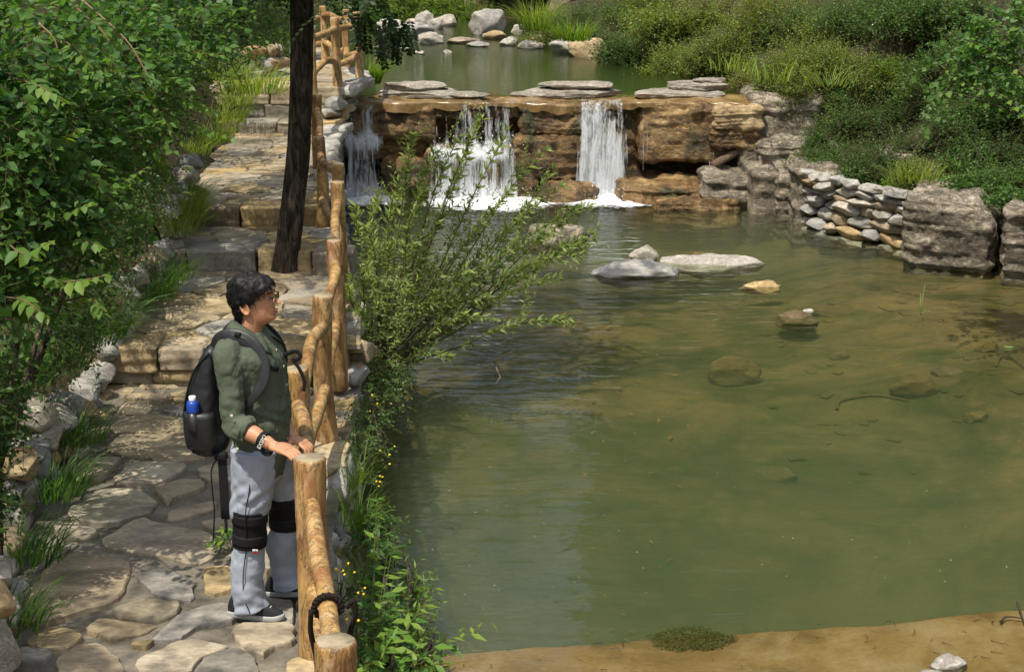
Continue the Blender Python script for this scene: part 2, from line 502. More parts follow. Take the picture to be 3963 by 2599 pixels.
def mat_flag(name, cols, v0=.85):
    t = NT(name)
    r = t.rnd()
    g = t.n("ShaderNodeNewGeometry").outputs["Position"]
    mp = t.n("ShaderNodeMapping"); t.put(mp.inputs[0], g); mp.inputs["Scale"].default_value = (1.0, 1.7, 1)
    cmb = t.n("ShaderNodeCombineXYZ"); t.put(cmb.inputs[0], t.math('MULTIPLY', r, 40.0)); t.put(cmb.inputs[2], t.math('MULTIPLY', r, .7))
    t.put(mp.inputs["Location"], cmb.outputs[0]); 
    rot = t.n("ShaderNodeCombineXYZ"); t.put(rot.inputs[2], t.math('MULTIPLY_ADD', r, 1.2, -.5)); t.put(mp.inputs["Rotation"], rot.outputs[0])
    a = t.noise(mp.outputs[0], 3.0, 6, .62, .5); f = t.noise(mp.outputs[0], 24, 5, .68); pits = t.noise(g, 60, 3, .6)
    col = t.ramp(a, [(.28, cols[0]), (.48, cols[1]), (.60, cols[2]), (.75, cols[3])])
    col = t.mix(.55, col, t.ramp(f, [(.28, .22), (.5, .5), (.75, .78)]), 'OVERLAY')
    col = t.hsv(col, .5, t.math('MULTIPLY_ADD', t.math('FRACT', t.math('MULTIPLY', r, 7.3)), .7, .62), t.math('MULTIPLY_ADD', t.math('FRACT', t.math('MULTIPLY', r, 13.7)), .45, .78))
    h = t.math('ADD', t.math('ADD', a, t.math('MULTIPLY', f, .55)), t.math('MULTIPLY', pits, .2))
    return t.principled(col, t.ramp(f, [(.3, .6), (.7, .9)]), t.bump(h, .8, .016), .25)
M['flag'] = mat_flag("flagstone_tan", [(.15,.12,.075), (.29,.23,.145), (.39,.31,.195), (.50,.41,.28)])
M['flag_grey'] = mat_flag("flagstone_grey", [(.13,.115,.09), (.24,.215,.165), (.32,.285,.22), (.42,.38,.31)])

def mat_mortar():
    t = NT("path_mortar")
    v = t.geo_pos()
    a = t.noise(v, 3.5, 6, .6); f = t.noise(v, 45, 4, .65)
    col = t.ramp(a, [(.3, (.085, .078, .062)), (.55, (.175, .155, .120)), (.75, (.26, .225, .165))])
    col = t.mix(.5, col, t.ramp(f, [(.25, .25), (.75, .75)]), 'OVERLAY')
    damp = t.ramp(t.noise(v, 1.4, 3), [(.55, 0), (.68, .6)])
    col = t.mix(damp, col, (.045, .045, .022))
    return t.principled(col, .88, t.bump(t.math('ADD', a, t.math('MULTIPLY', f, .6)), .5, .012), .2)
M['mortar'] = mat_mortar()

def mat_soil():
    t = NT("bank_soil")
    v = t.geo_pos()
    a = t.noise(v, 1.2, 6, .65); f = t.noise(v, 18, 5, .7)
    col = t.ramp(a, [(.3, (.030, .026, .016)), (.5, (.065, .055, .032)), (.62, (.05, .065, .022)), (.75, (.14, .11, .065))])
    col = t.mix(.6, col, t.ramp(f, [(.25, .2), (.75, .8)]), 'OVERLAY')
    return t.principled(col, .95, t.bump(t.math('ADD', a, f), .9, .06), .1)
M['soil'] = mat_soil()

def mat_bed():
    t = NT("pool_bed_silt")
    v = t.geo_pos((1, 1.5, 1))
    a = t.noise(v, .7, 6, .62, .8); b = t.noise(v, 2.4, 5, .6, .5); f = t.noise(v, 26, 4, .65)
    col = t.ramp(a, [(.34, (.040, .038, .013)), (.47, (.100, .076, .028)), (.60, (.165, .112, .045)), (.76, (.23, .152, .066))])
    col = t.mix(t.ramp(b, [(.5, 0), (.68, .75)]), col, (.04, .055, .013))
    stones = t.voro(v, 3.4, 'F1').outputs["Distance"]
    col = t.mix(t.ramp(stones, [(.16, .4), (.34, 0)]), col, (.18, .120, .05))
    col = t.mix(.45, col, t.ramp(f, [(.25, .25), (.75, .75)]), 'OVERLAY')
    return t.principled(col, .95, t.bump(t.math('ADD', b, t.math('MULTIPLY', f, .3)), .7, .05), .1)
M['bed'] = mat_bed()

def mat_sand():
    t = NT("wet_sand")
    v = t.geo_pos()
    a = t.noise(v, 1.6, 6, .62, .6); f = t.noise(v, 38, 4, .65); w = t.noise(t.geo_pos((1, 2.6, 1)), 7, 6, .7, 1.5)
    col = t.ramp(a, [(.32, (.13, .078, .030)), (.5, (.22, .135, .055)), (.68, (.30, .20, .10))])
    col = t.mix(t.ramp(w, [(.58, 0), (.70, .45)]), col, (.085, .055, .024))
    col = t.mix(t.ramp(t.noise(v, 2.5, 5, .7, .6), [(.52, 0), (.70, .45)]), col, (.33, .25, .16))
    col = t.mix(.4, col, t.ramp(f, [(.25, .3), (.75, .7)]), 'OVERLAY')
    return t.principled(col, .8, t.bump(t.math('ADD', a, t.math('MULTIPLY', w, .4)), .5, .02), .2)
M['sand'] = mat_sand()

def mat_log():
    t = NT("painted_log")
    v = t.coord("Object"); r = t.rnd()
    vv = t.n("ShaderNodeVectorMath", operation='ADD'); t.put(vv.inputs[0], v)
    cmb = t.n("ShaderNodeCombineXYZ"); t.put(cmb.inputs[0], t.math('MULTIPLY', r, 31.0)); t.put(cmb.inputs[1], t.math('MULTIPLY', r, 17.0)); t.put(vv.inputs[1], cmb.outputs[0])
    v = vv.outputs[0]
    st = t.n("ShaderNodeMapping"); t.put(st.inputs[0], v); st.inputs["Scale"].default_value = (1, 1, .28)
    a = t.noise(st.outputs[0], 5.5, 6, .62, .7); b = t.noise(v, 3.2, 4, .6); f = t.noise(st.outputs[0], 34, 5, .65)
    col = t.ramp(a, [(.28, (.13, .062, .022)), (.40, (.27, .140, .048)), (.52, (.40, .245, .095)), (.64, (.49, .34, .160)), (.78, (.55, .44, .27))])
    col = t.mix(t.ramp(b, [(.55, 0), (.68, .65)]), col, (.32, .115, .06))
    yel = t.ramp(t.noise(v, 2.2, 3), [(.52, 0), (.66, .6)])
    col = t.mix(yel, col, (.47, .30, .10))
    scf = t.ramp(t.noise(st.outputs[0], 13, 6, .75, .8), [(.53, 0), (.64, .85)])
    col = t.mix(scf, col, (.13, .095, .055))
    grime = t.ramp(t.noise(v, 4.5, 5, .7, .6), [(.50, 0), (.66, .7)])
    col = t.mix(grime, col, (.17, .085, .035))
    crk = t.ramp(t.noise(st.outputs[0], 7.5, 7, .75, 1.2), [(.475, 0), (.495, .85), (.505, .85), (.525, 0)])
    col = t.mix(crk, col, (.07, .04, .02))
    drip = t.ramp(t.noise(st.outputs[0], 20, 4, .6, .3), [(.56, 0), (.68, .45)])
    col = t.mix(drip, col, (.56, .45, .30))
    col = t.mix(.45, col, t.ramp(f, [(.25, .22), (.75, .78)]), 'OVERLAY')
    return t.principled(col, t.ramp(f, [(.3, .42), (.7, .70)]), t.bump(t.math('ADD', a, t.math('MULTIPLY', f, .6)), .7, .016), .35)
M['log'] = mat_log()
def mat_logend():
    t = NT("log_end")
    v = t.coord("Object")
    a = t.noise(v, 14, 5, .65); f = t.noise(v, 70, 3, .6)
    col = t.ramp(a, [(.3, (.17, .135, .085)), (.5, (.29, .24, .16)), (.7, (.38, .32, .22))])
    return t.principled(col, .85, t.bump(t.math('ADD', a, f), .4, .005), .2)
M['logend'] = mat_logend()

def mat_bark():
    t = NT("dark_bark")
    v = t.geo_pos((1, 1, .22)); v2 = t.geo_pos()
    a = t.noise(v, 16, 6, .7, 1.4); b = t.noise(v2, 3, 4); f = t.noise(v, 55, 4, .7)
    col = t.ramp(a, [(.36, (.012, .010, .008)), (.5, (.055, .044, .032)), (.66, (.15, .12, .088))])
    col = t.mix(.5, col, t.ramp(f, [(.25, .25), (.75, .75)]), 'OVERLAY')
    col = t.mix(t.ramp(b, [(.58, 0), (.7, .4)]), col, (.13, .11, .085))
    return t.principled(col, .9, t.bump(t.math('ADD', a, t.math('MULTIPLY', f, .3)), 1.0, .035), .15)
M['bark'] = mat_bark()

def mat_water(name, ripple=1.0, tint=(.86, .90, .80), scale=3.0, dens=None, scol=(.30, .34, .10), acol=(.50, .55, .20), stretch=2.2, film=False):
    t = NT(name)
    v = t.geo_pos((1, stretch, 1))
    a = t.noise(v, scale, 3, .5, .4); b = t.noise(v, scale * 4.5, 3, .5, .3)
    g = t.n("ShaderNodeNewGeometry")
    sep = t.n("ShaderNodeSeparateXYZ"); t.put(sep.inputs[0], g.outputs["Position"])
    # ripples are stronger towards the falls
    amp = t.n("ShaderNodeMapRange"); t.put(amp.inputs[0], sep.outputs[1])
    for i, x in enumerate((8.5, 19.5, .42, 1.0)): amp.inputs[i + 1].default_value = x
    amp = amp.outputs[0]
    h = t.math('ADD', a, t.math('MULTIPLY', b, .12))
    if not film: h = t.math('MULTIPLY', h, amp)
    bm = t.bump(h, ripple, .05)
    tr = t.n("ShaderNodeBsdfTransparent"); tr.inputs[0].default_value = tint + (1,)
    gl = t.n("ShaderNodeBsdfGlossy"); gl.inputs["Roughness"].default_value = .03
    t.put(gl.inputs["Normal"], bm)
    fr = t.n("ShaderNodeFresnel"); fr.inputs[0].default_value = 1.33; t.put(fr.inputs["Normal"], bm)
    mx = t.n("ShaderNodeMixShader")
    t.put(mx.inputs[0], fr); t.put(mx.inputs[1], tr); t.put(mx.inputs[2], gl)
    t.t.links.new(mx.outputs[0], t.out.inputs[0])
    if dens:
        vs = t.n("ShaderNodeVolumeScatter"); vs.inputs["Color"].default_value = scol + (1,); vs.inputs["Density"].default_value = dens
        va = t.n("ShaderNodeVolumeAbsorption"); va.inputs["Color"].default_value = acol + (1,); va.inputs["Density"].default_value = dens * .8
        ad = t.n("ShaderNodeAddShader"); t.put(ad.inputs[0], vs); t.put(ad.inputs[1], va)
        t.t.links.new(ad.outputs[0], t.out.inputs["Volume"])
    return t.m
M['water'] = mat_water("pool_water", .55, scale=2.2, stretch=2.8, dens=.74, scol=(.160, .200, .134), acol=(.49, .56, .40))
M['water_up'] = mat_water("upper_pool_water", .16, dens=1.4, scol=(.10, .15, .06), acol=(.35, .45, .2), scale=5, stretch=3.0)
M['film'] = mat_water("water_film", .5, (.93, .92, .88), 9.0, stretch=.7, film=True)

def mat_fall():
    t = NT("falling_water")
    v = t.geo_pos((1, 1, .06)); v2 = t.geo_pos((1, 1, .22))
    a = t.noise(v, 30, 4, .62, .7); b = t.noise(v, 9, 3, .5); f = t.noise(v2, 80, 3, .6)
    mask = t.attr("Col")
    s = t.math('ADD', t.math('MULTIPLY', a, .50), t.math('MULTIPLY', b, .50))
    s = t.math('ADD', s, t.math('MULTIPLY', f, .12))
    al = t.ramp(t.math('ADD', s, t.math('MULTIPLY_ADD', mask, .5, -.32)), [(.50, .0), (.60, .62), (.76, .95)])
    tr = t.n("ShaderNodeBsdfTransparent"); tr.inputs[0].default_value = (.96, .96, .95, 1)
    df = t.n("ShaderNodeBsdfPrincipled"); df.inputs["Base Color"].default_value = (.80, .83, .86, 1); df.inputs["Roughness"].default_value = .25
    df.inputs["Specular IOR Level"].default_value = .5
    t.put(df.inputs["Normal"], t.bump(t.math('ADD', a, f), .7, .02))
    tl = t.n("ShaderNodeBsdfTranslucent"); tl.inputs[0].default_value = (.85, .88, .92, 1)
    m1 = t.n("ShaderNodeMixShader"); m1.inputs[0].default_value = .35; t.put(m1.inputs[1], df); t.put(m1.inputs[2], tl)
    m2 = t.n("ShaderNodeMixShader"); t.put(m2.inputs[0], al); t.put(m2.inputs[1], tr); t.put(m2.inputs[2], m1)
    t.t.links.new(m2.outputs[0], t.out.inputs[0])
    return t.m
M['fall'] = mat_fall()
def mat_foam():
    t = NT("foam")
    v = t.geo_pos((1, 1.4, 1))
    a = t.noise(v, 14, 5, .65, .8); b = t.noise(v, 3.2, 3, .5, .5); mask = t.attr("Col")
    s = t.math('ADD', t.math('MULTIPLY', a, .55), t.math('MULTIPLY', b, .45))
    al = t.ramp(t.math('ADD', s, t.math('MULTIPLY_ADD', mask, .75, -.5)), [(.44, 0), (.62, .95)])
    tr = t.n("ShaderNodeBsdfTransparent")
    df = t.n("ShaderNodeBsdfPrincipled"); df.inputs["Base Color"].default_value = (.82, .84, .85, 1); df.inputs["Roughness"].default_value = .5
    t.put(df.inputs["Normal"], t.bump(a, .6, .03))
    m2 = t.n("ShaderNodeMixShader"); t.put(m2.inputs[0], al); t.put(m2.inputs[1], tr); t.put(m2.inputs[2], df)
    t.t.links.new(m2.outputs[0], t.out.inputs[0])
    return t.m
M['foam'] = mat_foam()

def mat_cloth(name, col, rough=.85, var=.18, weave=220, folds=0.0, spec=.15, sheen=0.0):
    t = NT(name)
    v = t.coord("Object")
    a = t.noise(v, 6, 4, .6); w = t.noise(v, weave, 2, .5)
    c = t.mix(t.ramp(a, [(.3, 0), (.7, 1)]), tuple(x * (1 - var) for x in col), tuple(min(1, x * (1 + var)) for x in col))
    c = t.mix(.18, c, t.ramp(w, [(.3, .3), (.7, .7)]), 'OVERLAY')
    h = w
    if folds:
        fo = t.noise(t.coord("Object", (1, 1, .6)), 11, 3, .5, 1.0)
        h = t.math('ADD', t.math('MULTIPLY', fo, folds), t.math('MULTIPLY', w, .06))
    return t.principled(c, rough, t.bump(h, .5, .012 if folds else .001), spec)
M['shirt'] = mat_cloth("olive_shirt_cloth", (.078, .096, .066), folds=1.2)
M['trouser'] = mat_cloth("grey_jersey", (.30, .335, .40), folds=.6, var=.10)
M['black_nylon'] = mat_cloth("black_nylon", (.016, .017, .019), .48, .25, 300, spec=.45, folds=.5)
M['black_web'] = mat_cloth("black_webbing", (.012, .012, .013), .7, .2, 400)
M['neoprene'] = mat_cloth("black_neoprene", (.011, .011, .012), .75, .2, 300)
M['hair'] = mat_plain("black_hair", (.010, .009, .009), .55, .28, .3, 80, .3, .004)
def mat_skin():
    t = NT("skin")
    v = t.coord("Object")
    a = t.noise(v, 18, 4); f = t.noise(v, 140, 2)
    c = t.mix(t.ramp(a, [(.3, 0), (.7, 1)]), (.43, .205, .11), (.52, .27, .16))
    return t.principled(c, .48, t.bump(f, .15, .002), .35, Subsurface_Weight=.12, Subsurface_Radius=(.012, .005, .003))
M['skin'] = mat_skin()
M['lip'] = mat_plain("lip", (.36, .13, .10), .45, .35, .1, 60, 0)
M['frame'] = mat_plain("dark_metal_frame", (.02, .018, .018), .35, .5, .1, 40, 0)
M['white_rubber'] = mat_plain("grey_sole", (.36, .37, .37), .6, .3, .08, 30, .1)
M['shoe'] = mat_cloth("charcoal_mesh", (.022, .023, .026), .7, .2, 260)
M['shoe_trim'] = mat_plain("pale_grey_mark", (.48, .48, .47), .5, .3, .05, 30, 0)
M['white'] = mat_plain("white_plastic", (.78, .78, .76), .4, .4, .04, 30, 0)
M['blue'] = mat_plain("blue_label", (.015, .06, .33), .35, .45, .1, 30, 0)
M['red'] = mat_plain("red_print", (.55, .03, .03), .6, .2, .05, 30, 0)
M['button'] = mat_plain("button", (.55, .50, .38), .4, .4, .05, 30, 0)
M['rope'] = mat_plain("dark_rope", (.020, .015, .012), .9, .1, .3, 90, .6, .006)
M['wood'] = mat_rock("weathered_wood", [(.06,.045,.03), (.16,.11,.065), (.26,.19,.12)], 5, .4, bump=.6)
def mat_glass():
    t = NT("lens_glass")
    tr = t.n("ShaderNodeBsdfTransparent"); tr.inputs[0].default_value = (.9, .92, .92, 1)
    gl = t.n("ShaderNodeBsdfGlossy"); gl.inputs["Roughness"].default_value = .03
    fr = t.n("ShaderNodeFresnel"); fr.inputs[0].default_value = 1.45
    mx = t.n("ShaderNodeMixShader"); t.put(mx.inputs[0], fr); t.put(mx.inputs[1], tr); t.put(mx.inputs[2], gl)
    t.t.links.new(mx.outputs[0], t.out.inputs[0]); return t.m
M['lens'] = mat_glass()
# ------------------------------------------------------------------ plan of the place
WATER_Z = -0.43
UP_Z = 0.85
_ly = [2, 6.0, 6.84, 8.06, 9.73, 10.99, 13.4, 14.5, 17, 19.6, 22, 26]
_lx = [-1.9, -2.3, -2.48, -2.77, -2.92, -2.90, -3.02, -2.98, -3.25, -3.6, -4.0, -4.6]
_ry = [2, 4.95, 6.63, 8.04, 9.68, 10.67, 12.2, 13.1, 14.5, 18.4, 19.9, 20.9, 22.4, 23.2, 26]
_rx = [-.40, -.62, -.92, -1.17, -1.22, -1.25, -1.39, -1.48, -1.80, -2.34, -2.26, -2.09, -2.37, -2.77, -3.2]
def XL(y): return np.interp(y, _ly, _lx)
def XR(y): return np.interp(y, _ry, _rx)
STEPS = [(-9, 10.93, 0.0), (10.93, 13.41, .28), (13.41, 14.52, .46), (14.52, 19.57, .64), (19.57, 19.87, .78), (19.87, 99, 1.18)]
def ZP(y):
    y = np.asarray(y, dtype=float)
    z = np.zeros_like(y)
    for a, b, zz in STEPS: z = np.where((y >= a) & (y < b), zz, z)
    return z - np.clip(6.2 - y, 0, 3) * .05
_py = [2, 8, 12, 15.5, 16.3, 17.1, 17.9, 19.1, 20.2, 21.3]
_px = [9, 8.5, 7.6, 6.2, 5.5, 4.8, 4.65, 3.85, 3.6, 3.3]
def XP(y): return np.interp(y, _py, _px)              # right edge of the lower pool
_uy = [21.3, 23.5, 25, 27.5, 29.7, 31, 34, 37, 60]
_ux = [3.45, 3.3, 2.7, 1.75, .8, .5, .6, .8, .9]
def XU(y): return np.interp(y, _uy, _ux)              # right edge of the upper pool
def XUL(y): return np.interp(y, [21.3, 22.5, 23.5, 26, 30, 34, 37, 60], [-2.0, -2.35, -2.85, -3.2, -3.3, -3.9, -4.4, -5])

def ground_z(x, y):
    x = np.asarray(x, dtype=float); y = np.asarray(y, dtype=float)
    n1 = fbm(np.stack([x * .45, y * .45, 0 * x], -1), 4); n2 = fbm(np.stack([x * 1.7, y * 1.7, 0 * x + 9], -1), 3)
    zp = ZP(y); zsm = np.interp(y, [0, 10, 12, 14, 17, 20, 24, 60], [0, 0, .28, .55, .7, 1.15, 1.25, 2.0])
    # left bank
    dl = np.clip(XL(y) - .12 - x, 0, None)
    left = zsm + .25 * sstep(0, .3, dl) + .50 * sstep(.1, 1.2, dl) + np.clip(dl - .6, 0, 40) * .62 + .25 * n1 * sstep(.2, 2, dl) + .10 * n2 * sstep(.1, .6, dl)
    # right bank
    dr = np.clip(x - XP(y), 0, None)
    right = -.5 + .62 * sstep(0, .25, dr) + np.clip(dr - .2, 0, 3) * .30 + np.clip(dr - 1.6, 0, 45) * .70 + .28 * n1 * sstep(.2, 2, dr) + .12 * n2 * sstep(.1, .6, dr)
    z = np.where(x < XL(y) - .10, left, zp - .10)
    z = np.where(x > XR(y) + .05 - .45 * sstep(15.5, 17.5, y), -2.3, z)
    z = np.where(x > XP(y), np.maximum(right, -2.3), z)
    # upper valley
    up_l = np.clip(XUL(y) - x, 0, None); up_r = np.clip(x - XU(y), 0, None)
    ub = .15 + .55 * sstep(29.2, 31, y) + .10 * sstep(31, 36, y) + .05 * n2
    far = np.clip(y - 37.5, 0, 60)
    z_up = np.where(x < XUL(y), np.where(y < 25.5, np.where(x < XL(y) - .1, left, 1.08), np.maximum(left * .6 + .3, .95) + .4 * sstep(0, .6, up_l)), ub)
    z_up = np.where(x > XU(y), .75 + .45 * sstep(0, .4, up_r) + np.clip(up_r - .3, 0, 2.5) * .35 + np.clip(up_r - 1.5, 0, 40) * .72 + .3 * n1 + .12 * n2, z_up)
    z_up = z_up + far * .42 + .35 * n1 * sstep(0, 3, far)
    z = np.where(y > 21.6, z_up, z)
    return np.minimum(z, 26 + 3 * n1)

gx = np.concatenate([[-220, -120, -70, -45, -32, -24, -18], np.arange(-14, 14.01, .2), [17, 21, 27, 36, 50, 80, 130, 220]])
gy = np.concatenate([[-180, -80, -40, -20, -10, -4], np.arange(0, 48.01, .2), [50, 53, 57, 62, 70, 82, 100, 140, 220, 320]])
GX, GY = np.meshgrid(gx, gy)
GZ = ground_z(GX, GY)
_fade = sstep(14, 60, np.abs(GX)) 
o = mobj("ground", np_mesh("ground", np.stack([GX, GY, GZ], -1).reshape(-1, 3), [grid_faces(len(gx), len(gy))], M['soil']))
tag(o, "earth banks and wooded slopes of the stream valley", kind="structure")

# ------------------------------------------------------------------ stones
def rbox(half, rr, n):
    """rounded box of unit-cube grid, merged vertices -> V, F"""
    half = np.asarray(half, dtype=float)
    g = np.linspace(-1, 1, n)
    a, b = np.meshgrid(g, g)
    one = np.ones_like(a)
    Ps, Fs, off = [], [], 0
    f = grid_faces(n, n)
    for ax in range(3):
        for s in (-1, 1):
            c = [None] * 3
            c[ax] = one * s; c[(ax + 1) % 3] = a; c[(ax + 2) % 3] = b
            Ps.append(np.stack(c, -1).reshape(-1, 3))
            Fs.append((f if s > 0 else f[:, ::-1]) + off); off += n * n
    P = np.concatenate(Ps); F = np.concatenate(Fs)
    key = np.round(P * 1000).astype(np.int64)
    _, first, inv = np.unique(key, axis=0, return_index=True, return_inverse=True)
    P = P[first]; F = inv.reshape(-1)[F]
    Q = P * half
    inner = np.clip(Q, -(half - rr), half - rr)
    d = nrm(Q - inner)
    return inner + d * rr, F, d
def stone_mesh(name, half, mat, seed=0, rr=None, n=9, amp=.12, freq=2.0, strata=0.0, sfreq=9.0, skew=0.0, octaves=4, off=(0, 0, 0), facet=0.0):
    half = np.asarray(half, dtype=float)
    rr = (min(half) * .55) if rr is None else rr
    V, F, d = rbox(half, rr, n)
    W = V + np.asarray(off)
    nz = fbm(W * freq / max(half.mean(), .05) * .5 + seed * 7.13, octaves)
    s = half.mean()
    V = V + d * (nz * amp * s)[:, None]
    if facet:
        rf = np.random.default_rng(seed + 900)
        for k in range(9):
            nn = nrm(rf.normal(size=3) * np.array([1, 1, .8])); lim = (np.abs(nn) * half).sum() * (facet + .15 * rf.random())
            ex = V @ nn - lim
            V = V - np.where(ex > 0, ex * .92, 0)[:, None] * nn[None]
    if strata:
        zz = W[:, 2] + .06 * fbm(W * 1.5 + seed, 2)
        g = fbm(np.stack([zz * sfreq, 0 * zz + seed * 3.1, .35 * W[:, 0]], -1), 3)
        hd = d.copy(); hd[:, 2] = 0
        V = V + hd * (g * strata)[:, None]
    if skew: V[:, 0] += skew * V[:, 2]
    return np_mesh(name, V, [F], mat)

def boulder_mesh(name, half, mat, seed=0, n=12, amp=.10, cuts=13, flat_top=0.0, octaves=4, strata=0.0, sfreq=9.0, cut=.70):
    """angular natural stone: a ball cut by many planes, then roughened"""
    half = np.asarray(half, dtype=float)
    V, F, d = rbox((1, 1, 1), 1.0, n)
    V = nrm(V) * (1 + .18 * fbm(V * 1.3 + seed * 3.3, 2))[:, None]
    rf = np.random.default_rng(seed + 77)
    for k in range(cuts):
        nn = nrm(rf.normal(size=3)); lim = cut + .22 * rf.random()
        ex = V @ nn - lim
        V = V - np.where(ex > 0, ex * .94, 0)[:, None] * nn[None]
    if flat_top:
        ex = V[:, 2] - flat_top; V[:, 2] -= np.where(ex > 0, ex * .85, 0)
    V = V * half
    s = half.mean()
    nz = fbm(V / s * 2.6 + seed, octaves); n2 = fbm(V / s * np.array([2, 2, 9.]) + seed * 2, 3)
    V = V + nrm(V / half) * (s * (amp * nz + amp * .6 * n2))[:, None]
    if strata:
        g = fbm(np.stack([V[:, 2] * sfreq, 0 * V[:, 2] + seed * 3.1, .5 * V[:, 0]], -1), 3)
        hd = nrm(V); hd[:, 2] = 0
        V = V + hd * (g * strata)[:, None]
    return np_mesh(name, V * 1.12, [F], mat)
def rock(name, loc, half, mat, seed, label, cat="rock", group=None, rz=0, parent=None, **kw):
    if parent is None and 'rr' not in kw:
        me = boulder_mesh(name, half, mat, seed, max(kw.get('n', 10), 14), .10, cut=kw.get('cut', .68), strata=kw.get('strata', 0), sfreq=kw.get('sfreq', 9))
    else:
        kw.pop('cut', None); me = stone_mesh(name, half, mat, seed, **kw)
    o = mobj(name, me, parent, loc)
    o.rotation_euler = (0, 0, rz) if np.isscalar(rz) else rz
    if parent is None: tag(o, label, cat, group)
    return o

# ------------------------------------------------------------------ path
path = empty("path", (0, 0, 0)); tag(path, "stone paved path climbing in low steps beside the pool", kind="structure")
def quad_strip_mesh(name, rows, mat):
    """rows: list of (left pt, right pt)"""
    V = []; nx = 14
    for a, b in rows:
        for i in range(nx): V.append(np.asarray(a) + (np.asarray(b) - np.asarray(a)) * i / (nx - 1))
    V = np.array(V)
    V[:, 2] += .012 * fbm(V * 2.5, 3)
    return np_mesh(name, V, [grid_faces(nx, len(rows))], mat)
for li, (a, b, z) in enumerate(STEPS):
    a = max(a, 2.0); b = min(b, 26.0)
    ys = np.linspace(a, b, max(3, int((b - a) / .2)))
    rows = []
    for k, y in enumerate(ys):
        yy = min(y, b - 1e-3); ex = .16
        rows.append(((XL(yy) - .35, y, float(ZP(yy))), (XR(yy) + ex, y, float(ZP(yy)))))
    mobj("mortar_bed", quad_strip_mesh("mortar_bed", rows, M['mortar']), path)

def clip_poly(P, n, c):
    """keep points with n.p <= c"""
    out = []
    for i in range(len(P)):
        a, b = P[i], P[(i + 1) % len(P)]
        da, db = n @ a - c, n @ b - c
        if da <= 0: out.append(a)
        if (da < 0) != (db < 0): out.append(a + (b - a) * (da / (da - db)))
    return np.array(out)
def flag_mesh(poly, seed, thick=.05, rough=.02):
    """poly (k,2) around centroid -> low relief slab"""
    k = 24
    P = np.vstack([poly, poly[:1]])
    seg = np.linalg.norm(np.diff(P, axis=0), axis=1); cum = np.concatenate([[0], np.cumsum(seg)])
    t = np.linspace(0, cum[-1], k, endpoint=False)
    R = np.stack([np.interp(t, cum, P[:, 0]), np.interp(t, cum, P[:, 1])], -1)
    R = R * .76 + .12 * (np.roll(R, 1, 0) + np.roll(R, -1, 0))
    nz = fbm(np.stack([R[:, 0] * 9, R[:, 1] * 9, 0 * R[:, 0] + seed], -1), 3)
    rad = np.linalg.norm(R, axis=1, keepdims=True)
    R = R * (1 + rough * 1.6 * nz[:, None] / np.maximum(rad, .05))
    tilt = np.random.default_rng(seed).normal(size=2) * .018
    def ring(s, z): 
        q = R * s
        return np.column_stack([q, z + q @ tilt + .012 * fbm(np.stack([q[:, 0] * 7, q[:, 1] * 7, 0 * q[:, 0] + seed * 2.3], -1), 3)])
    V = np.vstack([ring(1.02, -.05), ring(1.0, thick * .72), ring(.965, thick), ring(.55, thick * 1.04), [[0, 0, thick * 1.05]]])
    F = grid_faces(k, 4, True)
    i = np.arange(k); T = np.stack([3 * k + i, 3 * k + (i + 1) % k, np.full(k, 4 * k)], -1)
    return V, [F, T]
_fcount = 0
def add_flag(poly, z, thick=.026, grey=False):
    global _fcount
    poly = np.asarray(poly, dtype=float)
    area = .5 * np.sum(poly[:, 0] * np.roll(poly[:, 1], -1) - np.roll(poly[:, 0], -1) * poly[:, 1])
    if abs(area) < .004: return
    if area < 0: poly = poly[::-1]
    c = poly.mean(0)
    V, F = flag_mesh(poly - c, _fcount + 11, thick)
    o = mobj("flagstone", np_mesh("flagstone", V, F, M['flag_grey'] if grey else M['flag'], smooth=False), path, (c[0], c[1], z + .0))
    _fcount += 1

